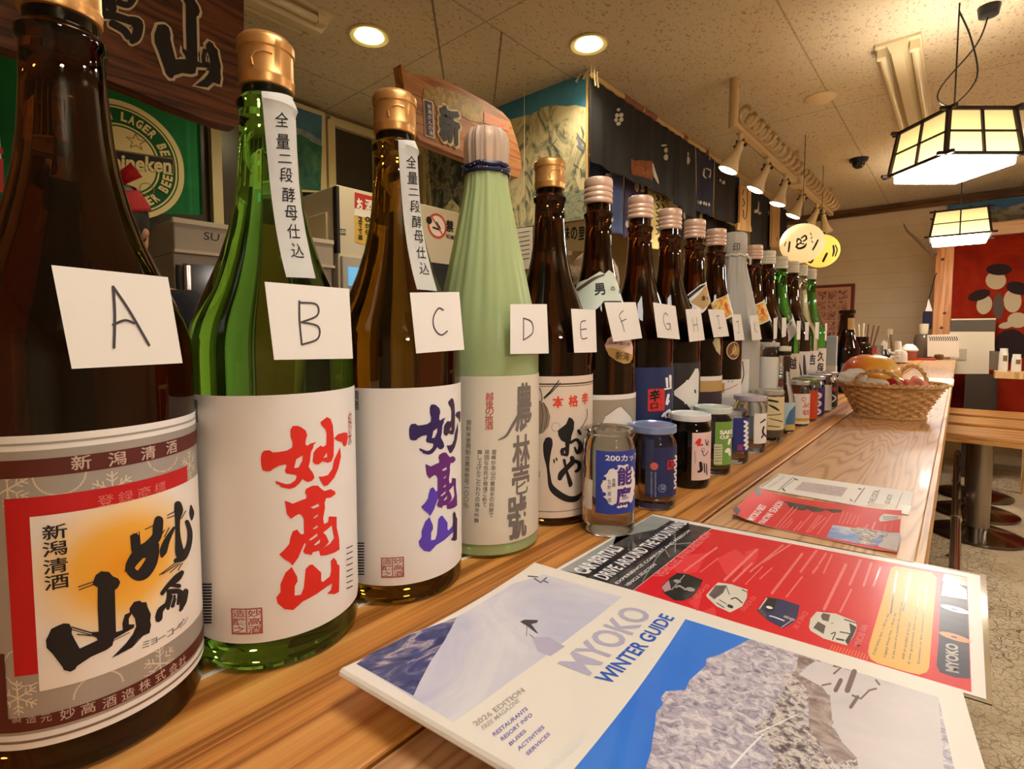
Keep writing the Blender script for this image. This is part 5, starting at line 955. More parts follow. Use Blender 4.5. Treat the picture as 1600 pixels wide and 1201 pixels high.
turned('water_carafe', 'grey water carafe topped by an upturned cream cup at the far end', 'carafe', 1443, 5.45, [(0, .001), (.058, 0), (.062, .01), (.062, .15), (.055, .19), (.045, .20), (0, .20)], mat('smoky carafe', (128, 110, 92), .12, trans=.35), 32, parts=(('upturned_cup', [(.026, .20), (.030, .21), (.034, .285), (0, .286)], CREAM),))
t = thing('red_tray', 'flat red tray at the far end of the counter', 'tray', (at(1437, 5.2), 5.15, HC)); b = MB(); b.box((-.11, -.07, .0), (.11, .07, .012), REDC, bev=.004); b.build('tray_base', t)
# cream cutting tray on the counter
p = [onz(*q, HC) for q in ((1424, 603), (1485, 604), (1484, 593), (1432, 593))]; cx_ = sum(q.x for q in p)/4; cy_ = sum(q.y for q in p)/4; t = thing('serving_tray', 'cream rectangular tray lying on the counter behind the basket', 'tray', (cx_+.01, cy_, HC)); b = MB(); b.box((-.085, -.16, 0), (.06, .16, .010), CREAM, bev=.004); b.build('tray_base', t); b = MB(); b.box((-.078, -.153, .010), (.053, .153, .0112), mat('tray inside', (236, 226, 200), .4)); b.build('tray_inlay', t)
# ================================================================ kitchen side: hanging boards, banner, flags, fridges, people
XS = -1.52
def board(name, label, px, X, th, m, cat='sign'):
    P = [onx(*q, X) for q in px]; b = MB(); b.prism([(p.y, p.z) for p in P], -th, 0, m, Matrix(((0, 0, 1, X), (1, 0, 0, 0), (0, 1, 0, 0), (0, 0, 0, 1)))); o = b.build(name, norm=True); return tag(o, label, cat)
SIGNC = mat('sign cream edge', (226, 206, 170), .5)
o1 = board('hanging_sign', 'dark stained wooden sign board with black and cream brush lettering, upper left', [(-200, 10), (0, 72), (80, 96), (150, 118), (220, 145), (262, 164), (310, 182), (345, 194), (368, 199), (379, 192), (381, 60), (381, -60), (-200, -190)], XS, .05, W_DARK)
sf = plane_surf((XS+.0005, 0, 0), (0, 1, 0), (0, 0, 1)); a = Art(sf.pick)
u0 = min(p[0] for p in YUV); u1 = max(p[0] for p in YUV); v0 = min(p[1] for p in YUV); v1 = max(p[1] for p in YUV)
lb, rt_ = a.px((243, 116)), a.px((341, 5)); Q = [(lb[0]+(p[0]-u0)/(u1-u0)*(rt_[0]-lb[0]), lb[1]+(p[1]-v0)/(v1-v0)*(rt_[1]-lb[1])) for p in YUV]
def grow(Q, d):
    n = len(Q); sg = 1 if sum(Q[i][0]*Q[(i+1) % n][1]-Q[(i+1) % n][0]*Q[i][1] for i in range(n)) > 0 else -1; out = []
    for i in range(n):
        x, y = Q[(i+1) % n][0]-Q[i-1][0], Q[(i+1) % n][1]-Q[i-1][1]; l = math.hypot(x, y) or 1; out.append((Q[i][0]+sg*y/l*d, Q[i][1]-sg*x/l*d))
    return out
a.poly(grow(Q, .0065), SIGNC, 1); a.poly(Q, INK, 3)
S1 = (0, 0, 4.0)
for q in ([(580, -20, 50), (640, 40, 55), (600, 100, 50)], [(600, 90, 60), (700, 100, 50), (800, 130, 46)], [(680, -20, 70), (700, 60, 56)], [(830, -10, 50), (800, 35, 40), (740, 20, 40)], [(800, 130, 50), (860, 150, 60), (850, 230, 60), (825, 260, 40)], [(700, 150, 46), (770, 190, 46), (800, 230, 46)]):
    a.stroke([(x, y, w+26) for x, y, w in q], SIGNC, 1, px=S1); a.stroke(q, INK, 3, px=S1)
a.build('lettering', sf, o1, gap=.0012)
b = MB()
for x in (60, 330):
    p = onx(x, -40, XS); b.tube([(XS-.02, p.y, p.z), (XS-.02, p.y, CEIL)], .004, BLACKP, 6)
b.build('hanging_wire', o1)
o2 = board('hanging_sign', 'pale hanging wooden sign painted with leaves and pink blossom, left of the mountain banner', [(626, 100), (633, 108), (638, 117), (650, 116), (675, 120), (695, 125), (725, 140), (762, 160), (785, 175), (797, 188), (806, 215), (813, 240), (815, 262), (810, 278), (780, 268), (728, 248), (690, 233), (655, 218), (645, 200), (632, 140)], XS, .045, W_SIGN)
a = Art(sf.pick); S6 = (640, 120, 8.889)
LEAF = noise_mat('painted leaves', [(.36, (140, 118, 60)), (.5, (170, 140, 74)), (.62, (196, 160, 90))], 26, .5, 0); BLOS = noise_mat('painted blossom', [(.4, (206, 120, 84)), (.55, (224, 146, 110)), (.66, (196, 100, 70))], 40, .5, 0)
a.poly([(200, 160), (420, 140), (720, 250), (1010, 420), (1020, 640), (860, 620), (640, 500), (380, 430), (330, 330), (180, 290)], LEAF, 1, px=S6); a.poly([(1030, 480), (1120, 520), (1250, 600), (1380, 680), (1380, 760), (1200, 700), (1030, 640)], BLOS, 1, px=S6)
a.poly([(185, 298), (325, 348), (345, 862), (210, 822)], mat('sign white', (224, 206, 190), .5), 1, px=S6); a.poly([(200, 322), (305, 362), (325, 838), (225, 802)], mat('sign violet', (70, 52, 92), .5), 2, px=S6)
for i, ch in enumerate('新潟かんの湯'): a.text(ch, (235+i*5, 440+i*74), (290+i*5, 455+i*74), (232+i*5, 378+i*74), mat('sign white'), 3, .02, S6)
cx, w_ = a.px((550, 700), S6), a.px((710, 500), S6); h_ = a.px((550, 450), S6)[1]-a.px((550, 950), S6)[1]

k_2 = .011
for dx, dy in ((k_2, 0), (-k_2, 0), (0, k_2), (0, -k_2), (k_2*.7, k_2*.7), (-k_2*.7, k_2*.7), (k_2*.7, -k_2*.7), (-k_2*.7, -k_2*.7)): a.vtext('新', cx[0]+dx, cx[1]+h_/2+dy, .10, h_*.94, SIGNC, 2, .05)
a.vtext('新', cx[0], cx[1]+h_/2, .10, h_*.94, INK, 4, .055); a.build('painting', sf, o2, gap=.0012)
b = MB()
for x0, y0, x1, y1 in ((675, 0, 694, 126), (784, 50, 771, 168)):
    p, q = onz(x0, y0, CEIL), onx(x1, y1, XS-.02); n = 46
    for k in range(n):
        c = p+(q-p)*(k/n); d = (q-p).normalized()*(.5*(q-p).length/n*1.5); s_ = Vector((.004, 0, 0)) if k % 2 else Vector((0, .004, 0)); b.tube([c-d+s_, c+d+s_, c+d-s_, c-d-s_], .0012, mat('sign chain', (110, 92, 66), .4, .6), 4, closed=True)
b.build('chain', o2)
# wide mountain banner hung across the kitchen
YB = 2.13; sb = plane_surf((0, YB, 0), (1, 0, 0), (0, 0, 1)); a = Art(sb.pick)
SNOWM = noise_mat('banner mountain', [(.36, (108, 112, 96)), (.44, (176, 172, 140)), (.52, (216, 206, 162)), (.66, (226, 216, 176)), (.74, (150, 150, 140))], 7, .7, 0, (1, 1, .7), 2.2)
ROCKM = noise_mat('banner rock', [(.36, (50, 58, 58)), (.48, (84, 90, 88)), (.56, (150, 146, 122)), (.64, (60, 70, 76))], 9, .7, 0, (1, 1, 1), 2); SKYB = noise_mat('banner sky', [(.3, (84, 154, 186)), (.6, (60, 130, 170))], 3, .7, 0)
bp = [(918, 113), (870, 127), (800, 154), (740, 178), (664, 204), (668, 376), (805, 356), (872, 347), (917, 342)]
a.poly(bp, SNOWM, 1, px=True); a.poly([(917, 116), (870, 130), (800, 157), (740, 181), (700, 192), (735, 196), (790, 187), (800, 186), (832, 178), (848, 168), (864, 164), (885, 166), (900, 164), (916, 168)], SKYB, 2, px=True)
a.poly([(668, 228), (690, 234), (728, 246), (740, 300), (728, 335), (706, 310), (690, 330), (676, 335)], ROCKM, 2, px=True); a.poly([(880, 300), (917, 296), (917, 341), (870, 346), (862, 330)], noise_mat('banner lake', [(.4, (120, 136, 124)), (.55, (170, 172, 144)), (.65, (90, 104, 96))], 14, .7, 0, (1, 1, 2)), 2, px=True)
for q in ([(902, 215, 4), (908, 224, 4)], [(905, 228, 5), (912, 232, 5)]): a.stroke(q, mat('banner blue ice', (130, 146, 170), .7), 3, px=True)
for i in range(26):
    r = random.Random(i+50); x, y = r.uniform(815, 910), r.uniform(190, 320); l = r.uniform(8, 26); an = r.uniform(.5, 2.4); a.stroke([(x, y, 1), (x+l*.5*math.cos(an)+2, y+l*.5*math.sin(an), r.uniform(1.5, 3.5)), (x+l*math.cos(an), y+l*math.sin(an), .6)], mat('banner crag', (112, 116, 104), .7), 3, px=True)
o = tag(a.build('mountain_banner', sb, gap=.0006), 'wide snowy mountain banner with blue sky hung from the ceiling', 'banner')
b = MB(); P = [sb(*a.px(q), -.001) for q in bp]; b.face(P[::-1], PULP); b.build('backing', o); b = MB(); P = [sb(*a.px(q), .002) for q in bp]; b.tube([P[0], P[-1]], .006, mat('banner hem', (214, 178, 110), .6), 6); b.tube(P[:5], .004, mat('banner hem'), 6)
for dx in (-.03, .012): b.tube([P[0]+Vector((dx, -.003, .01)), P[0]+Vector((dx-.03, -.006, -.03))], .006, mat('tie string', (214, 200, 170), .6), 6)
b.build('hem', o)
# noren cloths on a bamboo rod
XN = -1.335
rod = thing('noren_rod', 'long bamboo rod under the ceiling carrying the dark noren cloths', 'rod'); p, q = onx(924, 118, XN), onx(1246, 333, XN)
b = MB(); b.tube([p, q], .013, BAMBOO, 10); b.build('bamboo_pole', rod); d = (q-p)
for f0, f1 in ((.075, .125), (.13, .165), (.26, .272), (.35, .362), (.47, .48)): b = MB(); b.tube([p+d*f0, p+d*f1], .0165, BROWNT, 10); b.build('tape', rod)
b = MB()
for f in (.0, .006, .36, .49, .62): c = p+d*f; b.tube([c+Vector((.016, 0, .02)), c+Vector((.018, 0, -.02)), c+Vector((.02, .006, -.05))], .004, mat('tie string'), 5); b.tube([c+Vector((0, 0, .0)), (c.x, c.y, CEIL)], .003, mat('tie string'), 5)
b.build('ties', rod)
def cloth(name, label, px, X, m, motifs=(), cat='cloth', ph=0, amp=.006, group='noren cloths hung along the bar'):
    s0 = plane_surf((X, 0, 0), (0, 1, 0), (0, 0, 1)); a = Art(s0.pick); C = [a.px(q) for q in px]; a.poly(C, m, 0); zt = max(c[1] for c in C); zb = min(c[1] for c in C)
    def sw(u, v, d): k = (zt-v)/(zt-zb+1e-6); return Vector((X+d+amp*(.3+k)*math.sin(u*26+ph+.8*k)+.004*math.sin(u*61+ph), u, v))
    for f in motifs: f(a)
    o = a.build(name, sw, None, ustep=.03, vstep=.06, gap=.0008); tag(o, label, cat, group)
    m2 = o.modifiers.new('thickness', 'SOLIDIFY'); m2.thickness = .0015; m2.offset = -1; return o
NB = mat('charcoal noren', (38, 38, 40), .9); NV2 = mat('indigo noren', (36, 40, 66), .9); NBR = mat('brown black noren', (40, 32, 34), .9); NPB = mat('blue noren', (84, 100, 150), .9); NPU = mat('violet noren', (72, 64, 98), .9); NWH = mat('noren white dye', (206, 200, 186), .9); NORC = noise_mat('noren brown print', [(.4, (96, 52, 26)), (.55, (150, 84, 40)), (.65, (70, 44, 30))], 40, .9, 0)
dot = lambda x, y, rx, ry, m=NWH: (lambda a: a.poly([(x+rx*math.cos(t*.6283), y+ry*math.sin(t*.6283)) for t in range(10)], m, 2, px=True))
st = lambda pts, m=NWH: (lambda a: a.stroke(pts, m, 2, px=True))
flower = [dot(967, 171, 2, 2.5), dot(965, 180, 2.5, 3.5), dot(970, 180, 2.5, 3.5), dot(964, 187, 2.5, 3.5), dot(970, 187, 2.5, 3.5), dot(967, 193, 2.5, 3)]
cloth('noren', 'wide charcoal noren with white flower crest and brown print, nearest on the rod', [(923, 252), (921, 118), (1052, 205), (1052, 316), (1030, 300), (979, 279)], XN, NB, flower+[lambda a: a.poly([(985, 249), (1020, 252), (1021, 283), (985, 271)], NORC, 2, px=True), st([(1021, 256, 3), (1024, 272, 4), (1029, 286, 2)]), dot(1037, 227, 3, 1.5), dot(1039, 235, 2, 4), dot(1039, 246, 2.5, 5)], ph=1)
cloth('noren', 'charcoal noren with a single white leaf crest, second on the rod', [(1053, 317), (1053, 205), (1087, 226), (1087, 346)], XN, NB, [dot(1076, 240, 2, 3), dot(1076, 250, 3, 7)], ph=2)
cloth('noren', 'indigo noren with white ring crest and white lettering', [(1088, 328), (1088, 227), (1116, 250), (1114, 339)], XN, NV2, [st([(1100, 264, 2), (1099, 274, 2), (1103, 278, 2)]), st([(1104, 263, 2), (1109, 268, 2), (1107, 277, 2)]), lambda a: [dot(1092+i*3.5, 315+i*1.2, 1.3, 3)(a) for i in range(5)]], ph=3)
cloth('noren', 'brown black noren with small white crest behind the first spotlight', [(1116, 342), (1117, 252), (1155, 278), (1153, 350)], XN, NBR, [dot(1125, 282, 2.5, 2.5), dot(1131, 285, 2.5, 3)], ph=4)
cloth('noren', 'black noren with white brush marks right of the wooden plaque', [(1174, 392), (1174, 292), (1204, 312), (1203, 400)], XN, NB, [st([(1185, 316, 3), (1184, 330, 4)]), dot(1181, 330, 2, 3), dot(1187, 333, 2, 2), dot(1201, 332, 2, 5)], ph=5)
cloth('noren', 'short dark noren at the far end of the rod', [(1219, 372), (1220, 322), (1230, 330), (1229, 380)], XN, NBR, ph=6)
XN2 = XN-.12
rod2 = thing('noren_rod', 'second rod behind the first one, carrying the blue and violet noren', 'rod'); p, q = onx(919, 243, XN2), onx(1155, 350, XN2); q.z = p.z; b = MB(); b.tube([p, q], .009, BAMBOO, 10); b.build('bamboo_pole', rod2); b = MB()
for f in (.02, .5, .98): c = p+(q-p)*f; b.tube([c, (c.x, c.y, CEIL)], .0025, mat('tie string'), 5)
b.build('ties', rod2)
cloth('noren', 'pale blue noren with white print hanging behind the charcoal one', [(956, 362), (954, 262), (975, 268), (972, 366)], XN2, NPB, [dot(949, 274, 3, 4), dot(957, 343, 4, 4)], ph=1)
cloth('noren', 'blue noren between the mountain banner and the pale blue one', [(921, 350), (921, 245), (953, 258), (954, 358)], XN2, NV2, ph=2)
cloth('noren', 'violet noren with a white crest behind the charcoal one', [(973, 372), (976, 268), (1014, 280), (1010, 366)], XN2, NPU, [dot(995, 291, 4, 9), dot(1003, 288, 2, 6), dot(1003, 297, 2.5, 4), dot(980, 350, 4, 6)], ph=3)
cloth('noren', 'dark low noren behind the ivory caps, under the indigo noren', [(1060, 372), (1060, 318), (1150, 352), (1150, 384)], XN2, NBR, [dot(1068, 335, 1.5, 8), dot(1095, 338, 3, 6)], ph=5)
cloth('paper_notice', 'long yellow paper notice with black handwriting behind the pink caps', [(1012, 388), (1013, 293), (1046, 307), (1040, 390)], XN2+.03, mat('yellow paper', (226, 206, 136), .7), [lambda a: [st([(1026+dx, 305+13*i, 1.6), (1029+dx, 311+13*i, 1.6), (1025+dx, 314+13*i, 1.4)], INK)(a) for i in range(5) for dx in (0, 9)]], 'notice', 0, .002, None)
o = [q for q in bpy.data.objects if q.name.startswith('paper_notice')][0]; b = MB(); c = onx(1029, 300, XN2+.03); b.tube([c, (c.x, c.y, CEIL)], .0015, mat('tie string'), 5); b.build('string', o)
def plaque(label, px, marks):
    X = XN+.03; o = board('wooden_plaque', label, px, X, .015, W_PLAQ, 'plaque'); s = plane_surf((X+.0004, 0, 0), (0, 1, 0), (0, 0, 1)); a = Art(s.pick)
    for q in marks: a.stroke(q, mat('umber print'), 1, px=True)
    a.build('brush_marks', s, o, gap=.0008); o['group'] = 'wooden plaques among the noren'
plaque('pale wooden plaque with vertical brush writing and a wider foot', [(1152, 359), (1153, 348), (1156, 348), (1157, 290), (1174, 294), (1173, 351), (1175, 362)], [[(1162, 296, 1.5), (1160, 304, 1.5)], [(1168, 296, 1.2), (1167, 330, 1.2), (1164, 342, 1.2), (1160, 336, 1.2)], [(1161, 310, 1.6), (1163, 318, 1.6), (1160, 322, 1.6)], [(1161, 328, 1.5), (1162, 336, 1.5)]])
plaque('narrow plain wooden plaque further along the noren rod', [(1205, 385), (1206, 317), (1219, 325), (1218, 388)], [[(1214, 370, 1.2), (1214, 376, 1.2)]])
# kitchen wall things
XW = WK+.07
sw_ = plane_surf((XW, 0, 0), (0, 1, 0), (0, 0, 1)); a = Art(sw_.pick); pp = [(430, 297), (430, 148), (508, 176), (505, 301)]
a.poly(pp, mat('cream frame', (218, 206, 164), .5), 0, px=True); a.poly([(430, 294), (430, 156), (503, 181), (501, 298)], noise_mat('poster sky', [(.35, (52, 104, 134)), (.6, (70, 120, 150))], 4, .5, 0), 1, px=True)
a.poly([(430, 205), (461, 199), (470, 202), (480, 207), (503, 228), (501, 298), (430, 294)], noise_mat('poster hills', [(.35, (24, 74, 66)), (.5, (44, 106, 84)), (.65, (84, 128, 96))], 8, .5, 0), 2, px=True)
a.poly([(430, 196), (462, 199), (482, 206), (502, 220), (502, 229), (488, 222), (470, 210), (458, 211), (430, 214)], noise_mat('poster cloud', [(.4, (140, 150, 158)), (.6, (112, 128, 146))], 9, .5, 0), 3, px=True)
o = tag(a.build('landscape_poster', sw_, gap=.0008), 'framed poster of green hills under a blue sky on the kitchen window', 'poster'); b = MB(); P = [sw_(*a.px(q), -.001) for q in pp]; Q_ = [p+Vector((-.015, 0, 0)) for p in P]; b.face(P[::-1], CREAM); [b.face([Q_[i], Q_[(i+1) % 4], P[(i+1) % 4], P[i]], CREAM) for i in range(4)]; b.build('frame_edge', o)
# green beer flag
XH = -2.45; GRN = noise_mat('flag green', [(.3, (0, 104, 48)), (.6, (0, 122, 60))], 3, .75, 0); CRM = mat('flag cream', (236, 218, 160), .75); DGN = mat('flag dark green', (0, 92, 40), .75)
s0 = plane_surf((XH, 0, 0), (0, 1, 0), (0, 0, 1)); a = Art(s0.pick); a.poly([(-20, 330), (-20, 60), (310, 150), (316, 336), (252, 334)], GRN, 0, px=True)
Lc = a.px((287, 255)); Tt = a.px((187, 157)); Bb = a.px((235, 347)); uc = Tt[0]; ra_ = Lc[0]-uc; vt_, vb_ = Tt[1], Bb[1]
def stadium(k, m, lv): r = ra_-k; hs = (vt_-vb_)/2-ra_; vm = (vt_+vb_)/2; a.poly([(uc+r*math.cos(math.radians(t)), vm+hs+r*math.sin(math.radians(t))) for t in range(0, 181, 6)]+[(uc+r*math.cos(math.radians(t)), vm-hs+r*math.sin(math.radians(t))) for t in range(180, 361, 6)], m, lv)
u_ = ra_/10
for k, m, lv in ((0, CRM, 1), (.95*u_, DGN, 2), (1.2*u_, CRM, 3), (1.5*u_, DGN, 4), (4.2*u_, CRM, 5), (4.5*u_, DGN, 6), (4.8*u_, CRM, 7)): stadium(k, m, lv)
vm = (vt_+vb_)/2; hs = (vt_-vb_)/2-ra_
def arc_text(t, a_start, a_end, r0, r1, cv, flip=False):
    n = len(t)
    for i, ch in enumerate(t):
        if ch == ' ': continue
        an = math.radians(a_start+(a_end-a_start)*(i+.5)/n); hw = math.radians(abs(a_end-a_start)/n*.40)*(r0+r1)/2
        c = (uc+r0*math.cos(an), cv+r0*math.sin(an)); tx = (math.sin(an), -math.cos(an)) if not flip else (-math.sin(an), math.cos(an)); rd = (math.cos(an), math.sin(an)) if not flip else (-math.cos(an), -math.sin(an))
        if flip: c = (uc+r1*math.cos(an), cv+r1*math.sin(an))
        h = r1-r0; a.text(ch, (c[0]-tx[0]*hw, c[1]-tx[1]*hw), (c[0]+tx[0]*hw, c[1]+tx[1]*hw), (c[0]-tx[0]*hw+rd[0]*h, c[1]-tx[1]*hw+rd[1]*h), CRM, 8, .045)
arc_text('HEINEKEN LAGER BEER', 178, -6, ra_-3.7*u_, ra_-2.0*u_, vm+hs); arc_text('HEINEKEN LAGER BEER', 182, 366, ra_-3.7*u_, ra_-2.0*u_, vm-hs, True)
us = a.px((212, 222)); ST = [(us[0]+(.032 if k % 2 == 0 else .013)*math.sin(k*math.pi/5), us[1]+(.032 if k % 2 == 0 else .013)*math.cos(k*math.pi/5)) for k in range(10)]
for i in range(10): a.stroke([(*ST[i], .0035), (*ST[(i+1) % 10], .0035)], mat('flag bronze', (150, 128, 80), .75), 8, smooth=False)
p0, p1, p2, p3 = a.px((100, 247)), a.px((271, 271)), a.px((272, 248)), a.px((100, 222)); a.poly([p0, p1, p2, p3], mat('flag border', (120, 106, 74), .75), 9); e_2 = .006; a.poly([(p0[0], p0[1]+e_2), (p1[0]-e_2, p1[1]+e_2), (p2[0]-e_2, p2[1]-e_2), (p3[0], p3[1]-e_2)], INK, 10)
a.text('Heineken', (150, 263), (267, 271), (150, 238), CRM, 11, .035, True); a.ring(*a.px((229, 296)), .022, .025, mat('flag bronze'), 8)
def fsurf(u, v, d): k = max(0, (u-Lc[0])/.06); return Vector((XH+d+.012*min(k, 1.2)*math.sin(u*95), u, v))
o = a.build('beer_flag', fsurf, None, ustep=.008, gap=.0006); tag(o, 'green beer flag with cream oval emblem on the kitchen wall', 'flag')
b = MB(); P = [s0(*a.px(q), -.002) for q in [(-20, 330), (-20, 60), (310, 150), (316, 336), (252, 334)]]; b.face(P[::-1], GRN); b.build('backing', o)
# white and red pennant, far left
s1_ = plane_surf((-2.0, 0, 0), (0, 1, 0), (0, 0, 1)); a = Art(s1_.pick); a.poly([(-60, 300), (-60, 120), (-6, 130), (6, 300)], PULP, 0, px=True); a.poly([(-60, 244), (-60, 228), (4, 231), (5, 240)], RST, 1, px=True); a.poly([(-60, 300), (-60, 250), (5, 248), (6, 300)], RST, 1, px=True)
o = tag(a.build('paper_banner', s1_, gap=.0008), 'white paper banner with red bands at the left edge behind the first bottle', 'banner'); m2 = o.modifiers.new('thickness', 'SOLIDIFY'); m2.thickness = .002
# fridges and cabinets
GREYF = mat('fridge grey', (176, 166, 152), .4); WHF = mat('fridge white', (214, 204, 184), .4); DRKF = mat('fridge dark glass', (62, 54, 42), .12); ORB = mat('orange cartons', (176, 104, 52), .6)
XF = -2.2
t = thing('display_fridge', 'grey glass door display fridge below the green beer flag', 'fridge', (0, 0, 0)); y0 = onx(271, 340, XF).y; zt = onx(271, 340, XF).z; y1 = y0+.64; z1 = onx(271, 392, XF).z; z2 = onx(271, 405, XF).z
b = MB(); b.box((XF-.5, y0, .04), (XF-.02, y1, z1), GREYF, bev=.004); b.build('cabinet', t); b = MB(); b.box((XF-.5, y0-.002, z1), (XF, y1, zt), GREYF, bev=.005); b.box((XF-.02, y0-.004, z1-.003), (XF+.012, y1, z1+.008), WHF); b.box((XF-.02, y0-.004, zt-.016), (XF+.006, y1, zt+.002), WHF); b.build('header_panel', t)
b = MB(); b.box((XF-.019, y0+.03, .15), (XF-.012, y1-.03, z2-.01), DRKF); b.box((XF-.012, y0+.07, .15), (XF-.009, y1-.05, z2-.26), ORB); b.build('glass_door', t)
b = MB(); hy = onx(292, 450, XF).y; b.tube([(XF+.012, hy, z2-.02), (XF+.012, hy, z2-.45)], .016, CHROME, 14); b.tube([(XF+.008, hy-.028, z2-.02), (XF+.008, hy-.028, z2-.45)], .009, BLACKP, 8); b.build('handle', t)
s = plane_surf((XF+.0005, 0, 0), (0, 1, 0), (0, 0, 1)); a = Art(s.pick); a.text('SU', (318, 374), (342, 377), (319, 362), INK, 1, .0, True); a.build('lettering', s, t)
def notice(px, fn, name, par):
    a = Art(s.pick); fn(a); a.build(name, s, par, gap=.0008)
t2 = thing('white_fridge', 'tall white fridge with a red and yellow sake notice on its front', 'fridge', (0, 0, 0)); y0 = onx(526, 288, XF).y; zt = onx(526, 288, XF).z; y1 = onx(650, 320, XF).y-.015; zc = onx(527, 395, XF).z
b = MB(); b.box((XF-.52, y0, .04), (XF, y1, zt), WHF, bev=.004); b.build('cabinet', t2); b = MB(); b.box((XF-.03, y0-.006, zc), (XF+.004, y0+.012, zt-.006), BLACKP, bev=.004); b.build('corner_strip', t2)
b = MB(); b.box((XF-.002, y0+.01, .1), (XF+.02, y1-.01, zc-.012), mat('door grey', (190, 186, 176), .4), bev=.004); b.build('door', t2); b = MB(); p, q = onx(544, 446, XF+.02), onx(557, 418, XF+.02); b.box((XF+.019, p.y, p.z), (XF+.023, q.y+.05, q.z), mat('screen blue', (90, 160, 200), .3, emit=(90, 170, 220), es=.25)); b.build('display', t2)
def n1(a):
    a.poly([(554, 333), (554, 300), (590, 309), (590, 342)], mat('notice red', (186, 44, 46), .6), 1, px=True); a.poly([(554, 378), (554, 334), (590, 343), (590, 388)], mat('notice yellow', (222, 184, 84), .6), 1, px=True); a.poly([(553, 336), (554, 325), (590, 332), (590, 344)], PULP, 2, px=True)
    a.text('お', (557, 328), (567, 330), (557, 309), PULP, 3, .06, True); a.text('酒', (570, 330), (583, 332), (570, 311), PULP, 3, .03, True)
    for i, ch in enumerate('2でで酒'): a.text(ch, (559, 346+i*9.4), (566, 347+i*9.4), (559, 338+i*9.4), INK, 3, .03, True)
    for i, ch in enumerate('0から'): a.text(ch, (570, 346+i*10), (578, 347+i*10), (570, 338+i*10), INK, 3, .03, True)
notice(None, n1, 'notice', t2); notice(None, lambda a: (a.poly([(530, 366), (530, 357), (540, 358), (540, 367)], DGR, 1, px=True), a.ring(*a.px((533, 362)), .004, .008, WHF, 2), a.ring(*a.px((537, 362)), .004, .008, WHF, 2)), 'icon_sticker', t2)
b = MB(); b.box((XF-.34, y0-.012, zc+.03), (XF-.08, y0+.001, zc+.20), mat('cream panel', (222, 206, 170), .5), bev=.004); b.build('side_panel', t2)
t3 = thing('white_cabinet', 'white appliance with a no smoking sign, right of the sake notice', 'cabinet', (0, 0, 0)); y0 = y1+.02; y1 = onx(723, 345, XF).y; zt = onx(650, 315, XF).z
b = MB(); b.box((XF-.5, y0, .04), (XF, y1, zt), WHF, bev=.012); b.build('cabinet', t3); b = MB(); b.box((XF-.001, y0+.02, .1), (XF+.012, y1-.02, onx(690, 412, XF).z), BLACKP, bev=.004); b.build('door', t3)
def n2(a):
    c = a.px((683, 353)); RG = mat('prohibition red', (206, 66, 66), .6)
    a.disc(*c, .058, PULP, 1, 28); a.ring(*c, .056, .068, RG, 2); a.stroke([(c[0]-.04, c[1]+.045, .008), (c[0]+.04, c[1]-.045, .008)], RG, 3); a.stroke([(c[0]-.03, c[1]-.012, .010), (c[0]+.02, c[1]-.015, .010), (c[0]-.005, c[1]+.02, .008)], INK, 2); a.disc(*a.px((670, 344)), .02, INK, 3)
    a.text('禁', (697, 361), (708, 363), (697, 343), INK, 2, .04, True); a.text('NO SMOKING', (697, 372), (719, 377), (697, 365), INK, 2, .02, True)
notice(None, n2, 'no_smoking_sign', t3)
t4 = thing('kitchen_counter', 'long beige back counter along the kitchen wall', 'counter', (0, 0, 0)); b = MB(); b.box((WK+.02, y1+.12, 0), (-2.05, 5.9, 1.30), mat('beige cupboard', (196, 178, 136), .6)); b.build('cupboard', t4); b = MB(); b.box((WK+.02, y1+.10, 1.30), (-2.02, 5.9, 1.335), CREAM); b.build('worktop', t4)
for name, label, px, X, fn in (('paper_notice', 'beige paper with brush kanji under the mountain banner', [(868, 392), (868, 352), (916, 344), (916, 392)], -1.75, lambda a: [a.text(c, (880+i*12, 375), (890+i*12, 374), (880+i*12, 355), INK, 1, .02, True) for i, c in enumerate('味の里')]), ('paper_notice', 'white sheet of small print left of the film wrapped neck, under the banner', [(802, 420), (806, 357), (832, 354), (830, 420)], -1.72, lambda a: [a.stroke([(810, 364+i*7, 1), (827, 361+i*7, 1)], GREYINK, 1, px=True, smooth=False) for i in range(7)]), ('paper_notice', 'small blank white paper in front of the beige kanji notice', [(880, 399), (881, 374), (893, 373), (893, 398)], -1.70, lambda a: None)):
    s3 = plane_surf((0, onx(px[0][0], px[0][1], X).y, 0), (1, 0, 0), (0, 0, 1)); a = Art(s3.pick); a.poly(px, mat('beige paper', (208, 192, 148), .7) if 'beige paper' in label else PULP, 0, px=True); fn(a); o = a.build(name, s3, gap=.0008); tag(o, label, 'notice'); b = MB(); c = s3(*a.px(((px[1][0]+px[2][0])/2, (px[1][1]+px[2][1])/2)), 0); b.tube([c, (c.x, c.y, CEIL)], .0012, mat('tie string'), 5); b.build('string', o); m2 = o.modifiers.new('thickness', 'SOLIDIFY'); m2.thickness = .002
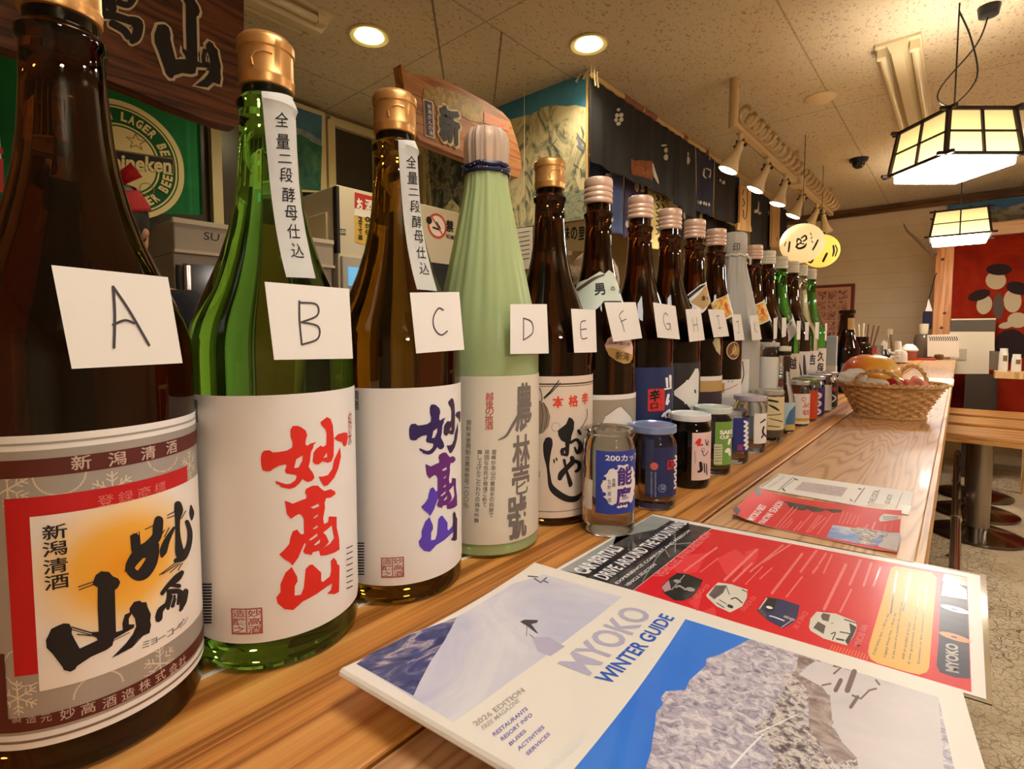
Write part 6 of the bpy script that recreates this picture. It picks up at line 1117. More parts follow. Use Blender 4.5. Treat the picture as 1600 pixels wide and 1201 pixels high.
# ---------------- two cooks, backs turned, mostly hidden by the bottles
SKIN = mat('skin', (206, 150, 120), .5); HAIR = mat('black hair', (22, 18, 17), .45)
def skinned(name, verts, edges, m, parent, sub=2):
    me = bpy.data.meshes.new(name); me.from_pydata([v[:3] for v in verts], edges, []); me.materials.append(m); o = bpy.data.objects.new(name, me); COL.objects.link(o); o.parent = parent
    md = o.modifiers.new('skin', 'SKIN'); md.use_smooth_shade = True; sv = me.skin_vertices[0] if me.skin_vertices else None
    if sv is None: return o
    for i, v in enumerate(verts): r = v[3]; sv.data[i].radius = r if isinstance(r, tuple) else (r, r)
    sv.data[0].use_root = True; o.modifiers.new('smooth', 'SUBSURF').levels = sub; o.modifiers['smooth'].render_levels = sub; return o
def person(loc, rot, hz, label, scarf, shirt_m, pattern=False):
    t = thing('person', label, 'person', (loc[0], loc[1], 0), rot); k = hz/1.52
    V = [(0, 0, .90, (.145, .10)), (0, 0, 1.03, (.125, .09)), (0, 0, 1.18, (.150, .10)), (0, 0, 1.29, (.14, .09)), (0, .0, 1.375, .052), (0, .012, 1.44, (.062, .072)), (0, .014, 1.52, (.074, .092)), (0, .006, 1.59, (.066, .082))]
    E = [(i, i+1) for i in range(7)]
    def limb(root, pts):
        p = root
        for q in pts: V.append(q); E.append((p, len(V)-1)); p = len(V)-1
        return p
    for s in (-1, 1):
        w = limb(3, [(s*.165, 0, 1.30, .058), (s*.215, .03, 1.06, .044), (s*.19, .22, .97, .030), (s*.185, .285, .965, (.034, .018))])
        for f, (dx, L) in enumerate(((-.03, .06), (-.012, .075), (.006, .08), (.024, .072), (.036, .055))): limb(w, [(s*.185+dx, .31, .962, .009), (s*.185+dx*1.15, .31+L*.55, .950, .008), (s*.185+dx*1.2, .31+L*.8, .93, .0075)])
        limb(0, [(s*.085, 0, .84, .085), (s*.09, .015, .46, .058), (s*.09, -.005, .09, .040), (s*.095, .07, .04, .038), (s*.10, .14, .03, .03)])
        limb(6, [(s*.070, -.002, 1.505, .016), (s*.094, -.016, 1.512, .015)])
    limb(6, [(0, .095, 1.525, .018), (0, .118, 1.505, .014)])
    V = [(x*k, y*k, z*k, r) for x, y, z, r in V]; skinned('body', V, E, SKIN, t)
    for nm, m, vs in (('shirt', shirt_m, [(0, 0, .76, (.160, .116)), (0, 0, .90, (.178, .135)), (0, 0, 1.03, (.160, .122)), (0, 0, 1.18, (.163, .112)), (0, 0, 1.30, (.150, .10)), (0, .0, 1.345, .07)]), ):
        vv = list(vs); ee = [(i, i+1) for i in range(len(vs)-1)]
        for s in (-1, 1): vv += [(s*.168, 0, 1.30, .070), (s*.20, .018, 1.14, .058)]; ee += [(4, len(vv)-2), (len(vv)-2, len(vv)-1)]
        skinned(nm, [(x*k, y*k, z*k, r) for x, y, z, r in vv], ee, m, t)
    vv = [(0, 0, .98, (.148, .108)), (0, 0, .84, (.158, .112))]; ee = [(0, 1)]
    for s in (-1, 1): vv += [(s*.088, 0, .78, .094), (s*.09, .012, .46, .070), (s*.09, -.005, .10, .058)]; n = len(vv); ee += [(1, n-3), (n-3, n-2), (n-2, n-1)]
    skinned('trousers', [(x*k, y*k, z*k, r) for x, y, z, r in vv], ee, mat('dark trousers', (40, 38, 42), .8), t)
    b = MB(); bm = bmesh.new(); bmesh.ops.create_uvsphere(bm, u_segments=32, v_segments=20, radius=1)
    bmesh.ops.delete(bm, geom=[v for v in bm.verts if (v.co.y > .25 and v.co.z < .35) or v.co.z < -.72], context='VERTS')
    for v in bm.verts: c = v.co; v.co = Vector((c.x*.090, c.y*.108-.004, c.z*.112+1.545))*1.0; v.co *= k
    b.bm(bm, HAIR, None, True); o = b.build('hair', t); md = o.modifiers.new('thickness', 'SOLIDIFY'); md.thickness = .008
    b = MB(); rows = []
    for z0_ in range(7):
        f = z0_/6; ring = []
        for q in range(36): an = 2*math.pi*q/36; tilt = 0 if pattern else .030*math.sin(an); zz_ = (1.520 if pattern else 1.572)+(.082 if pattern else .058)*f+tilt; kr = math.sqrt(max(.05, 1-((zz_-1.545)/.118)**2)); ring.append(Vector((.0985*kr*math.cos(an)*(1+.02*math.sin(an*9+f*4)), .117*kr*math.sin(an)-.004, zz_))*k)
        rows.append(ring)
    vs = [p for r in rows for p in r]; b.raw(vs, [(r*36+q, r*36+(q+1) % 36, (r+1)*36+(q+1) % 36, (r+1)*36+q) for r in range(6) for q in range(36)], scarf, True)
    if pattern:
        top = [Vector((.099*math.cos(an)*c_, .118*math.sin(an)*c_-.004, 1.545+.121*s_))*k for c_, s_ in ((.9, .44), (.7, .72), (.4, .92), (.05, 1.0)) for an in [2*math.pi*q/36 for q in range(36)]]; b.raw(top, [(r*36+q, r*36+(q+1) % 36, (r+1)*36+(q+1) % 36, (r+1)*36+q) for r in range(3) for q in range(36)], scarf, True)
    kn = Vector((0, -.118, 1.56) if pattern else (.050, -.100, 1.635))*k
    b.ball(kn, .02, scarf, 2); b.face([kn, kn+Vector((-.05, -.02, .03)), kn+Vector((-.075, -.01, .0)), kn+Vector((-.03, 0, -.025))], scarf); b.face([kn, kn+Vector((.045, -.01, .035)), kn+Vector((.065, 0, .005)), kn+Vector((.02, 0, -.02))], scarf); b.face([kn, kn+Vector((-.03, -.015, -.06)), kn+Vector((.0, -.02, -.075)), kn+Vector((.02, -.01, -.05))], scarf)
    o = b.build('head_scarf', t); md = o.modifiers.new('thickness', 'SOLIDIFY'); md.thickness = .003; return t
p = CAM+ray(174, 350)*1.36; person((p.x, p.y), math.atan2(-p.x, p.y)-.40, p.z-.01, 'person in a red head scarf, back turned, behind the first bottle', mat('red scarf', (176, 18, 26), .8), mat('navy shirt', (34, 36, 48), .8))
p = CAM+ray(929, 438)*1.80; person((p.x, p.y), math.atan2(-p.x, p.y)-.3, p.z-.02, 'person in a white patterned head scarf, behind the bottle with the mint neck label', noise_mat('patterned scarf', [(.42, (228, 214, 190)), (.5, (226, 212, 188)), (.53, (186, 110, 96)), (.57, (230, 216, 194))], 38, .8, 0), mat('grey shirt', (110, 100, 92), .8), True)
# ================================================================ lamps and ceiling things
def shade_mat():
    if 'lit paper shade' in _M: return _M['lit paper shade']
    m = mat('lit paper shade', (250, 230, 180), .6, emit=(255, 217, 140), es=1); t = NT(m); sx = t.add('ShaderNodeSeparateXYZ', {0: t.co((1, 1, 1), src='Generated')})
    t.l.new(t.math('ADD', t.math('MULTIPLY', t.math('POWER', t.math('SUBTRACT', 1.0, sx.outputs[2]), 1.5), .75), .26), t.b.inputs['Emission Strength']); return m      # the bulb sits low in the lantern
def andon(x, y, ztop, zbot, w, rot, label, cord=True, E=LAMP_E):
    t = thing('lantern_lamp', label, 'lamp', (x, y, 0), rot, 'box lantern lamps hung over the counter')
    FRM = mat('dark lamp frame', (42, 26, 16), .5); SH = shade_mat(); BOT_ = mat('lit lamp bottom %.1f' % E, (255, 250, 235), .4, emit=(255, 249, 240), es=E)
    h = w/2; ht = h*.86; b = MB()
    P = lambda sx, sy, f: Vector((sx*(ht+(h-ht)*f), sy*(ht+(h-ht)*f), ztop+(zbot-ztop)*f))
    A = [(1, 1), (-1, 1), (-1, -1), (1, -1)]
    for sx, sy in A: b.tube([P(sx, sy, -.02), P(sx, sy, 1.03)], .009, FRM, 4, sm=False)
    for f in (0, 1):
        for i in range(4):
            p, q = P(*A[i], f), P(*A[(i+1) % 4], f); d = (q-p).normalized()*.03; b.tube([p-d, q+d], .0085, FRM, 4, sm=False)
    for i in range(4):
        p0, p1, q0, q1 = P(*A[i], 0), P(*A[i], 1), P(*A[(i+1) % 4], 0), P(*A[(i+1) % 4], 1)
        b.tube([(p0+q0)/2, (p1+q1)/2], .0055, FRM, 4, sm=False); b.tube([(p0+p1)/2, (q0+q1)/2], .0045, FRM, 4, sm=False)
    for i in range(2): b.tube([P(-1, -1+2*i, 0), P(1, 1-2*i, 0)], .006, FRM, 4, sm=False)
    b.build('frame', t)
    b = MB()
    for i in range(4):
        q = .97; b.face([Vector((p.x*q, p.y*q, p.z)) for p in (P(*A[i], 0), P(*A[i], 1), P(*A[(i+1) % 4], 1), P(*A[(i+1) % 4], 0))], SH)
    b.build('shade', t)
    b = MB(); b.box((-h*.93, -h*.93, zbot-.035), (h*.93, h*.93, zbot-.002), BOT_, bev=.008); b.build('bottom_pane', t)
    b = MB(); b.tube([(0, 0, ztop), (0, 0, CEIL)], .003, BLACKP, 6)
    if cord: b.tube([tuple(v) for v in catmull([(.13, .02, CEIL-.03), (.09, .02, CEIL-.14), (-.05, .0, CEIL-.30), (-.06, 0, CEIL-.36), (.0, 0, CEIL-.37), (.08, 0, CEIL-.27), (.05, 0, CEIL-.13), (.0, 0, CEIL-.03)], 6)], .003, BLACKP, 6)
    b.build('cord', t)
    b = MB(); b.lathe([(0, CEIL-.04), (.03, CEIL-.035), (.035, CEIL-.0005), (0, CEIL-.0005)], BLACKP, 20, Matrix.Translation((.13 if cord else 0, .02, 0))); b.build('ceiling_rose', t)
    return t
andon(-.050, 2.62, 1.965, 1.80, .275, .72, 'big lit box lantern lamp hanging at the upper right')
andon(-.03, 4.72, 1.985, 1.815, .31, .02, 'smaller looking lit box lantern lamp further back, in front of the wooden post', False)
andon(-.045, .28, 1.965, 1.80, .30, .30, 'lit box lantern lamp hanging above the near end of the counter, out of the photo', True, NEAR_E)
for i_, y_ in enumerate((-.4, 2.2, 4.6)): andon(1.75, y_, 1.965, 1.80, .30, .2, ['lit box lantern lamp over the nearest table, out of the photo', 'lit box lantern lamp over the middle table, out of the photo', 'lit box lantern lamp over the far table, out of the photo'][i_], False, FILL_E)  # three unseen lamps added on the customer side to brighten the room
def spot_light(name, parent, loc, direction, W, size, blend=.4, r=.03, col=(1, .80, .55)):
    l = bpy.data.lights.new(name, 'SPOT'); l.energy = W; l.spot_size = math.radians(size); l.spot_blend = blend; l.shadow_soft_size = r; l.color = col
    o = bpy.data.objects.new(name, l); COL.objects.link(o); o.parent = parent; o.location = loc; o.rotation_euler = Vector(direction).to_track_quat('-Z', 'Y').to_euler()
def downlight(px, label, col, ecol):
    p = onz(*px, CEIL); t = thing('downlight', label, 'light', (p.x, p.y, CEIL), 0, 'recessed ceiling downlights'); b = MB(); b.lathe([(.058, -.0005), (.082, -.0005), (.084, -.006), (.078, -.010), (.060, -.006), (.058, -.0005)], mat('downlight rim', (222, 206, 150), .4), 40); b.build('rim', t)
    b = MB(); b.lathe([(0, -.012), (.03, -.011), (.05, -.004), (.056, -.0008), (0, -.0008)], mat('lit bulb '+label[:8], (255, 244, 210), .4, emit=ecol, es=12), 32); b.build('bulb', t)
    spot_light('downlight_beam', t, (0, 0, -.02), (0, 0, -1), DOWN_W, 150, .6, .05, col)
downlight((577, 55), 'greenish lit round downlight in the ceiling above the tall gold capped bottles', (1, .86, .58), (255, 240, 170)); downlight((920, 68), 'warm lit round downlight in the ceiling above the mountain banner', (1, .84, .62), (255, 230, 170))
BEI = mat('beige track paint', (196, 168, 126), .45)
XT = -.88; tr = thing('light_track', 'beige ceiling track with a spiral cable carrying six spotlights', 'track'); pt = onz(1140, 118, CEIL); zr = onx(1160, 207, XT).z; y0, y1 = onx(1152, 201, XT).y, onx(1299, 336, XT).y
b = MB(); b.tube([(XT, y0-.06, CEIL), (XT, y0-.06, zr-.02)], .022, BEI, 14); b.tube([(XT, (y0+y1)/2, CEIL), (XT, (y0+y1)/2, zr)], .016, BEI, 12); b.tube([(XT, y1-.02, CEIL), (XT, y1-.02, zr)], .014, BEI, 12); b.build('ceiling_post', tr)
b = MB(); b.box((XT-.016, y0-.05, zr-.012), (XT+.016, y1, zr+.012), BEI); b.build('rail', tr); b = MB(); b.box((XT-.018, y0+.04, zr-.014), (XT-.0155, (y0+y1)/2-.12, zr-.002), mat('track slot', (96, 72, 44), .6)); b.box((XT-.018, (y0+y1)/2+.12, zr-.014), (XT-.0155, y1-.1, zr-.002), mat('track slot')); b.build('slot', tr)
b = MB(); n = 22; L = (y1-y0-.06)/n
for k in range(n):
    if k == 11: b.build('spiral_cable', tr); b = MB(); continue
    c = y0+.0+L*k; b.tube([(XT+.03+.034*math.cos(q*math.pi/7), c+L*.75*q/14, zr+.06+.042*math.sin(q*math.pi/7)) for q in range(15)], .011, BEI, 8)
b.build('spiral_cable', tr); b = MB(); ym = (y0+y1)/2; b.box((XT-.04, ym-.06, zr-.03), (XT+.04, ym+.06, zr+.035), BEI, bev=.008); b.build('joint_box', tr)
SPW = mat('spotlight housing', (214, 190, 150), .4); LENS = mat('lit spot lens', (255, 250, 235), .4, emit=(255, 238, 205), es=14); LEND = mat('dull spot lens', (226, 206, 166), .4)
SPOTS = [((1157, 212), (-.40, -.16, -.90), 1), ((1199, 250), (-.45, -.15, -.88), 1), ((1227, 279), (-.30, -.1, -.95), 1), ((1254, 301), (-.42, -.12, -.9), 1), ((1277, 320), (-.42, -.12, -.9), 1), ((1287, 334), (.15, .1, -.98), 0)]
for i, (px, dr, on) in enumerate(SPOTS):
    p = onx(*px, XT); d = Vector(dr).normalized(); t = thing('track_spotlight', ['first lit spotlight, at the near end of the ceiling track', 'second lit spotlight along the track, pointing left', 'third spotlight on the track, right below the joint box', 'fourth lit spotlight along the track', 'fifth lit spotlight, just above the white round lantern', 'unlit last spotlight at the far end of the track'][i], 'spotlight', (XT, p.y, zr-.014), 0, 'spotlights on the ceiling track')
    b = MB(); b.tube([(0, 0, 0), (0, 0, -.035)], .012, SPW, 10); b.tube([(-.018, 0, -.03), (-.018, 0, -.065)], .005, mat('bronze bracket', (110, 84, 54), .4, .5), 6); b.tube([(.018, 0, -.03), (.018, 0, -.065)], .005, mat('bronze bracket'), 6); b.tube([(-.02, 0, -.032), (.02, 0, -.032)], .005, mat('bronze bracket'), 6); b.ball((-.024, 0, -.06), .010, BLACKP, 2); b.ball((.024, 0, -.06), .010, BLACKP, 2); b.build('bracket', t)
    M = Matrix.Translation((0, 0, -.06)) @ d.to_track_quat('-Z', 'Y').to_matrix().to_4x4()
    b = MB(); b.lathe([(0, .02), (.018, .018), (.021, -.03), (.030, -.075), (.048, -.115), (.050, -.13), (.046, -.13), (.044, -.12), (0, -.116)], SPW, 32, M); b.build('housing', t)
    b = MB(); b.lathe([(0, -.1265), (.043, -.1265), (.0455, -.1295), (.040, -.134), (0, -.138)], LENS if on else LEND, 28, M); b.build('lens', t)
    if on: q = M @ Vector((0, 0, -.145)); spot_light('spot_beam', t, q, d, SPOT_W, 95, .7, .035, (1, .86, .66))
# round paper lanterns
def paper_lantern(c, R, label, m, marks):
    t = thing('paper_lantern', label, 'lantern', c, 0, 'round paper lanterns'); b = MB(); b.lathe([(R*1.04*math.sin(k*math.pi/40) if 0 < k < 40 else 0, -R*math.cos(k*math.pi/40)) for k in range(41)], m, 48, mod=lambda a, z: 1+.006*math.sin(z*420)); b.build('paper_globe', t)
    s = cyl_surf(c, R, 0, 0, lambda v: 1.045*math.sqrt(max(R*R-v*v, 1e-5))); a = Art(s.pick)
    for q in marks: a.stroke(q, INK, 3, px=True)
    a.build('brush_marks', local(c, s), t, ustep=.012, vstep=.02); b = MB(); b.lathe([(0, R-.004), (.03, R-.004), (.03, R+.012), (0, R+.012)], BLACKP, 20); b.tube([(0, 0, R+.01), (0, 0, CEIL-c[2])], .002, BLACKP, 5); b.build('hanger', t)
c = CAM+ray(1253, 380)*3.25; paper_lantern(c, .122, 'white round paper lantern with black brush marks, left of the yellow one', mat('lantern paper', (250, 226, 184), .7, emit=(255, 214, 150), es=.22), [[(1245, 378, 2), (1247, 373, 3), (1252, 377, 2), (1246, 383, 2), (1243, 386, 1.5)], [(1252, 372, 2), (1258, 368, 3), (1260, 373, 3), (1255, 377, 2)], [(1246, 380, 2), (1245, 386, 3), (1250, 388, 3.4), (1257, 385, 3.6), (1260, 380, 1.4)], [(1250, 380, 2), (1256, 381, 2)], [(1278, 375, 2.6), (1274, 383, 3), (1270, 390, 2.6)], [(1234, 378, 2.6), (1233, 386, 3), (1232, 393, 2.4)], [(1228, 378, 1.4), (1226, 384, 1.4)], [(1266, 364, 1.4), (1268, 367, 1.4)], [(1269, 370, 1.4), (1267, 373, 1.4)], [(1268, 376, 1.4), (1270, 379, 1.4)]])
c = CAM+ray(1282, 392)*3.85; paper_lantern(c, .122, 'yellow round paper lantern partly behind the white one', mat('yellow lantern paper', (246, 214, 110), .7, emit=(255, 206, 90), es=.30), [[(1302, 384, 3), (1303, 392, 3.4), (1301, 400, 2)], [(1305, 383, 2), (1308, 390, 2.4), (1305, 400, 2)], [(1292, 396, 3.4), (1289, 402, 3.6), (1286, 408, 3.4)], [(1262, 408, 1.6), (1267, 410, 3), (1271, 404, 3)]])
# fluorescent fittings, smoke detector, dome camera and blank discs on the ceiling
def fitting(label, quad, tubes):
    P = [onz(*q, CEIL) for q in quad]; x0 = min(p.x for p in P); x1 = max(p.x for p in P); y0 = min(p.y for p in P); y1 = max(p.y for p in P); t = thing('fluorescent_fitting', label, 'light fitting', ((x0+x1)/2, (y0+y1)/2, CEIL), 0, 'unlit fluorescent fittings'); w, h = (x1-x0)/2, (y1-y0)/2
    IV = mat('fitting enamel', (218, 202, 166), .4); b = MB(); b.box((-w, -h, -.012), (w, h, -.0005), IV); k = w*.5; b.raw([(-k, -h, -.012), (k, -h, -.012), (k*.5, -h+.02, -.055), (-k*.5, -h+.02, -.055), (-k, h, -.012), (k, h, -.012), (k*.5, h-.02, -.055), (-k*.5, h-.02, -.055)], [(0, 3, 2, 1), (4, 5, 6, 7), (0, 4, 7, 3), (1, 2, 6, 5), (3, 7, 6, 2)], IV); b.build('housing', t)
    for s in (-1, 1): b = MB(); b.tube([(s*w*.72, -h+.06, -.034), (s*w*.72, h-.06, -.034)], .0145, mat('unlit tube', (226, 214, 180), .3), 12); b.box((s*w*.72-.016, -h+.03, -.05), (s*w*.72+.016, -h+.062, -.011), IV); b.box((s*w*.72-.016, h-.062, -.05), (s*w*.72+.016, h-.03, -.011), IV); b.build('tube', t)
fitting('unlit twin fluorescent fitting on the ceiling at the right', [(1375, 68), (1440, 52), (1450, 165), (1406, 203)], 2)
fitting('unlit twin fluorescent fitting on the ceiling at the upper left', [(500, 52), (560, -12), (120, -120), (60, -60)], 2) if False else None
p = onz(520, 28, CEIL); t_ = (p.x-.11, p.y-1.24, p.x+.11, p.y); 
def fitting2():
    t = thing('fluorescent_fitting', 'unlit twin fluorescent fitting on the ceiling at the upper left', 'light fitting', (p.x-.06, p.y-.62, CEIL), 0, 'unlit fluorescent fittings'); src = [o for o in bpy.data.objects if o.name == 'fluorescent_fitting'][0]
    for c in src.children: d = c.copy(); COL.objects.link(d); d.parent = t
fitting2()
def disc(px, r, h, m, name, label, cat, g=None): q = onz(*px, CEIL); b = MB(); b.lathe([(0, -h), (r*.7, -h), (r, -h*.3), (r, -.0003), (0, -.0003)], m, 32); return tag(b.build(name, None, (q.x, q.y, CEIL)), label, cat, g)
disc((1282, 152), .075, .022, mat('detector white', (222, 200, 166), .5), 'smoke_detector', 'cream round smoke detector on the ceiling right of the track', 'detector'); disc((1511, 168), .06, .012, mat('detector white'), 'ceiling_cover', 'round blank cover on the ceiling behind the big lantern lamp', 'cover')
q = onz(1342, 248, CEIL); t = thing('dome_camera', 'small black dome camera on the ceiling', 'camera', (q.x, q.y, CEIL)); b = MB(); b.lathe([(0, -.02), (.055, -.02), (.06, -.0005), (0, -.0005)], BLACKP, 28); b.build('base', t); b = MB(); b.lathe([(0, -.07), (.02, -.066), (.036, -.05), (.042, -.02), (0, -.02)], mat('dome glass', (30, 28, 28), .08), 28); b.build('dome', t)
# ================================================================ the far end of the room
YW = WF-.004; sF = plane_surf((0, YW, 0), (1, 0, 0), (0, 0, 1))
def wallpic(name, label, cat, px, frame, fn, fw=.0, Y=YW, th=.02):
    s = plane_surf((0, Y-th, 0), (1, 0, 0), (0, 0, 1)); a = Art(s.pick); C = [a.px(q) for q in px]; u0, u1 = min(c[0] for c in C), max(c[0] for c in C); v0, v1 = min(c[1] for c in C), max(c[1] for c in C)
    b = MB(); b.box((u0, Y-th, v0), (u1, Y, v1), frame); o = b.build(name); tag(o, label, cat); fn(a, u0, v0, u1, v1); a.build('picture', s, o, gap=.0015); return o
def grid(a, u0, v0, u1, v1):
    f = .03; a.rect(u0+f, v0+f, u1-f, v1-f, mat('print mount', (206, 150, 116), .6), 1); m = noise_mat('print figures', [(.38, (110, 52, 44)), (.5, (176, 120, 96)), (.6, (206, 160, 130))], 30, .6, 0); n = 5; w = (u1-u0-2*f-.03)/n
    for i in range(n):
        for j in range(9): x, y = u0+f+.015+w*i, v1-f-.02-.105*(j+1); a.rect(x, y, x+w*.86, y+.092, m, 2)
wallpic('framed_picture', 'dark red framed sheet of small portraits on the far wall', 'picture', [(1240, 610), (1240, 449), (1329, 443), (1329, 610)], mat('red wood frame', (112, 36, 26), .45), grid)
FSKY = noise_mat('far poster blue', [(.35, (52, 92, 132)), (.6, (70, 116, 158))], 3, .6, 0); FMT = noise_mat('far poster slopes', [(.36, (92, 96, 84)), (.46, (132, 130, 112)), (.54, (176, 168, 146)), (.62, (110, 112, 98)), (.72, (150, 140, 118))], 5, .6, 0, (1, 1, 1.6), 1.5)
def mtn(a, u0, v0, u1, v1):
    h = v1-v0; a.rect(u0, v0, u1, v1, FSKY, 1); w = u1-u0
    a.poly([(u0, v0), (u1, v0), (u1, v1-.16*h), (u0+.62*w, v1-.14*h), (u0+.48*w, v1-.20*h), (u0+.40*w, v1-.17*h), (u0+.32*w, v1-.26*h), (u0+.25*w, v1-.34*h), (u0+.19*w, v1-.44*h), (u0+.16*w, v1-.44*h), (u0, v1-.6*h)], FMT, 2); a.disc(u0+.2*w, v1-.12*h, .02, INK, 3)
o = wallpic('mountain_poster', 'wide blue and grey mountain poster high on the far wall', 'poster', [(1480, 392), (1480, 322), (1680, 296), (1680, 372)], PULP, mtn)
# wooden post, beam and red painted panel
YP = 5.62
pw = ony(1491, 450, YP).x-ony(1463, 450, YP).x; xL = ony(1460, 450, YP).x; zB = ony(1475, 374, YP).z
b = MB(); b.box((xL, YP, 0), (xL+pw, YP+.11, zB), W_POST, bev=.003)
for px in ((1473, 405), (1476, 489), (1471, 512)): c = ony(*px, YP); b.lathe([(0, 0), (.012, 0), (.010, .0012), (0, .0014)], mat('knot', (96, 52, 30), .6), 12, Matrix.Translation((c.x, YP-.0001, c.z)) @ Matrix.Rotation(math.pi/2, 4, 'X'))
tag(b.build('wooden_post'), 'square pale wooden post with dark knots at the far end of the counter', 'post')
b = MB(); b.box((xL, YP+.005, zB+.0005), (2.6, YP+.105, zB+.10), wood('beam wood', (186, 140, 104), (206, 164, 126), (216, 176, 140), 12, .8, 4, .5, 'X')); tag(b.build('wooden_beam'), 'pale wooden beam resting on the wooden post', 'beam')
s = plane_surf((0, YP+.06, 0), (1, 0, 0), (0, 0, 1)); a = Art(s.pick); u0 = xL+pw+.002; RP = noise_mat('painted red panel', [(.3, (112, 22, 8)), (.6, (140, 34, 12))], 3, .8, 0); RP.node_tree.nodes['Principled BSDF'].inputs['Specular IOR Level'].default_value = .1
b = MB(); b.box((u0, YP+.06, .3), (2.2, YP+.09, zB-.001), RP); o = tag(b.build('painted_panel'), 'red painted panel with large dark and beige rounded shapes, right of the post', 'panel')
BP_ = mat('panel beige', (176, 158, 128), .8, spec=.1); DP_ = mat('panel dark', (44, 30, 30), .8, spec=.1); GP_ = mat('panel grey', (86, 70, 62), .8, spec=.1)
el = lambda x, y, rx, ry, m, lv, rot=0: a.poly([(x+rx*math.cos(t*.2618)*math.cos(rot)-ry*math.sin(t*.2618)*math.sin(rot), y+rx*math.cos(t*.2618)*math.sin(rot)+ry*math.sin(t*.2618)*math.cos(rot)) for t in range(24)], m, lv, px=True)
el(1556, 438, 16, 14, BP_, 1); el(1561, 421, 20, 9, DP_, 2); el(1538, 476, 12, 15, BP_, 1, .3); el(1530, 461, 18, 8, DP_, 2, -.3); el(1582, 470, 14, 18, BP_, 1); el(1590, 450, 18, 10, DP_, 2, .2); el(1560, 478, 9, 20, GP_, 1); el(1590, 500, 16, 12, BP_, 1); el(1572, 508, 12, 5, BP_, 2, -.2); el(1580, 540, 26, 26, DP_, 1)
a.build('painting', s, o, gap=.002)
b = MB(); z0 = ony(1500, 520, YP-.03).z; z1 = ony(1500, 500, YP-.03).z; x1 = ony(1556, 500, YP-.03).x; b.box((u0, YP-.03, z0-.10), (x1, YP+.02, z1), mat('grey ledge', (92, 80, 66), .5)); o = tag(b.build('grey_ledge'), 'dark grey ledge with pale top strip under the red panel', 'ledge'); b = MB(); b.box((u0, YP-.034, z1), (x1, YP+.02, z1+.012), CREAM); b.build('top_strip', o)
b = MB(); b.tube(catmull([ony(1412, 349, 5.6), ony(1417, 360, 5.6), ony(1432, 374, 5.6), ony(1446, 387, 5.6), ony(1462, 399, 5.6)], 5), [.004+.00075*i for i in range(21)], mat('horn', (120, 96, 74), .5), 8); tag(b.build('curved_branch'), 'thin curved branch fixed to the left of the wooden post', 'branch')
t = thing('hanging_bag', 'navy bag with white corners hanging on a cord left of the wooden post', 'bag', tuple(ony(1449, 500, 5.598))); L = t.location; R_ = lambda x, y: ony(x, y, 5.598)-L
b = MB(); b.tube([R_(1464, 425)+Vector((0, .03, 0)), R_(1461, 431), R_(1455, 455), R_(1447, 480)], .004, BLACKP, 6); b.build('cord', t); P0, P1 = R_(1441, 514), R_(1457, 486); b = MB(); b.box((P0.x, -.02, P0.z), (P1.x, .02, P1.z), mat('navy cloth', (34, 30, 58), .8), bev=.008); b.build('pouch', t)
b = MB(); q = [R_(1446, 486), R_(1451, 466), R_(1457, 486)]; b.raw([tuple(v+Vector((0, -.012, 0))) for v in q]+[tuple(v+Vector((0, .012, 0))) for v in q], [(0, 2, 1), (3, 4, 5), (0, 1, 4, 3), (1, 2, 5, 4), (2, 0, 3, 5)], PULP); b.build('white_corner', t)
# paper menu, white board, shelf with jugs
s = plane_surf((0, 5.3, 0), (1, 0, 0), (0, 0, 1)); a = Art(s.pick); C = [(1449, 557), (1449, 523), (1497, 522), (1499, 558)]; a.poly(C, mat('menu paper', (222, 206, 180), .6), 0, px=True); [a.stroke([(1452+i*3.5, 526, 1.6), (1454+i*3.5, 530, 1.6), (1452.6+i*3.5, 532, 1.2)], GREYINK, 1, px=True) for i in range(13)]
o = tag(a.build('menu_card', s, gap=.001), 'white paper menu card standing at the far end of the counter', 'menu'); o.modifiers.new('thickness', 'SOLIDIFY').thickness = .003
b = MB(); c = ony(1467, 555, 5.22); b.lathe([(0, .0), (.024, 0), (.030, .01), (.028, .04), (0, .046)], W_CORN, 20); tag(b.build('toothpick_holder', None, (c.x, 5.22, HC)), 'small brown wooden pot in front of the paper menu card', 'pot')
b = MB(); P = [ony(*q, 5.47) for q in [(1484, 584), (1484, 518), (1554, 518), (1554, 548), (1546, 548), (1545, 584)]]; b.prism([(p.x, p.z) for p in P], 0, .02, mat('white board', (214, 200, 172), .5), Matrix(((1, 0, 0, 0), (0, 0, -1, 5.49), (0, 1, 0, 0), (0, 0, 0, 1)))); o = tag(b.build('white_board', norm=True), 'blank white notched board standing beside the far end of the counter', 'board'); b = MB(); c0, c1 = ony(1497, 562, 5.469), ony(1511, 545, 5.469); b.box((c0.x, 5.462, c0.z), (c1.x, 5.4695, c1.z), mat('grey patch', (176, 164, 140), .5)); b.build('patch', o)
b = MB(); X0, X1 = max(.045, ony(1487, 584, 5.47).x), ony(1560, 584, 5.47).x; zt = ony(1500, 584, 5.47).z; b.box((X0, 5.455, 0), (X1, 5.585, zt-.001), mat('dark cabinet', (66, 50, 38), .6)); tag(b.build('dark_cabinet'), 'low dark brown cabinet under the white board', 'cabinet')
zs = ony(1577, 580, 5.2).z; b = MB(); b.box((ony(1554, 580, 5.2).x, 5.14, zs-.05), (1.6, 5.34, zs), W_PLAQ); o = tag(b.build('wall_shelf'), 'pale wooden side table carrying the white jugs', 'table'); b = MB()
for x in (.40, 1.5): b.box((x-.02, 5.15, 0), (x+.02, 5.18, zs-.05), W_PLAQ); b.box((x-.02, 5.26, 0), (x+.02, 5.30, zs-.05), W_PLAQ)
b.build('legs', o)
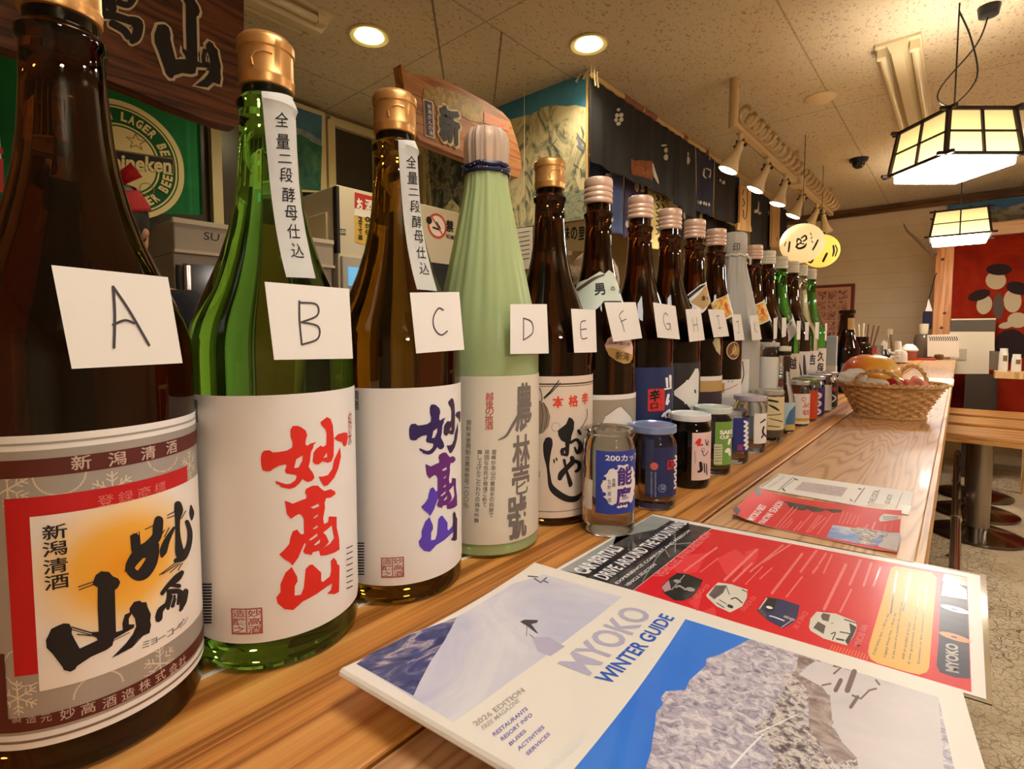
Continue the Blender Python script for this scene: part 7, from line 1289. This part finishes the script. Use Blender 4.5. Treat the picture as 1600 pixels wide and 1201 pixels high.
for x0, x1, yt, lbl in ((1560, 1576, 544, 'taller white jug with yellow mark on the wooden side table'), (1580, 1597, 553, 'shorter white jug with yellow mark on the wooden side table')):
    w = (ony(x1, 560, 5.2).x-ony(x0, 560, 5.2).x)/2; c = ony((x0+x1)/2, 560, 5.2); h = ony(x0, yt, 5.2).z-zs; t = thing('white_jug', lbl, 'jug', (c.x, 5.2, zs), 0, 'white jugs'); b = MB(); b.lathe([(0, .001), (w*.9, 0), (w, .01), (w*.9, h*.75), (w*.78, h*.9), (w*.8, h), (0, h)], WHITEP, 28); b.build('body', t); b = MB(); b.box((-.004, -w*1.02, h*.45), (w*.7, -w*.75, h*.7), mat('olive mark', (120, 100, 40), .5)); b.build('label', t)
b = MB(); c0, c1 = ony(1545, 580, 5.3), ony(1558, 549, 5.3); b.box((c0.x+.002, 5.3, zs-.0), (c1.x+.02, 5.335, c1.z), mat('grey box', (110, 94, 76), .5), bev=.003); tag(b.build('grey_box', None), 'small grey box between the white board and the jugs', 'box')
# bar stools
SEATW = wood('seat wood', (170, 112, 56), (206, 148, 84), (220, 164, 98), 9, 1, 5, .35, 'X'); PADM = mat('cream back pad', (226, 204, 152), .55); POSTM = mat('stool post', (128, 116, 98), .4, .5)
def stool(x, y, label):
    t = thing('bar_stool', label, 'stool', (x, y, 0), 0, 'bar stools along the counter')
    b = MB(); b.lathe([(0, .002), (.205, .0), (.215, .006), (.212, .016), (.17, .03), (.08, .045), (.045, .06), (0, .06)], mat('dark chrome base', (120, 112, 104), .18, 1), 48); b.build('base', t)
    b = MB(); b.tube([(0, 0, .05), (0, 0, .555)], .052, mat('satin column', (150, 138, 120), .3, .9), 24); b.build('column', t)
    b = MB(); b.prism([(-.155, -.17), (.24, -.19), (.29, -.12), (.30, .12), (.24, .19), (-.155, .17)], .555, .60, SEATW); b.build('seat', t)
    for s in (-.10, .10): b = MB(); b.box((.255, s-.022, .56), (.285, s+.022, .70), POSTM); b.build('back_post', t)
    b = MB(); b.box((.245, -.17, .66), (.305, .17, .745), PADM, bev=.018); b.build('back_pad', t)
for x, y, l in ((.118, 3.92, 'nearest bar stool with wooden seat and cream back pad'), (.118, 4.40, 'second bar stool behind the nearest one'), (.118, 4.88, 'third bar stool, close to the dark cabinet')): stool(x, y, l)
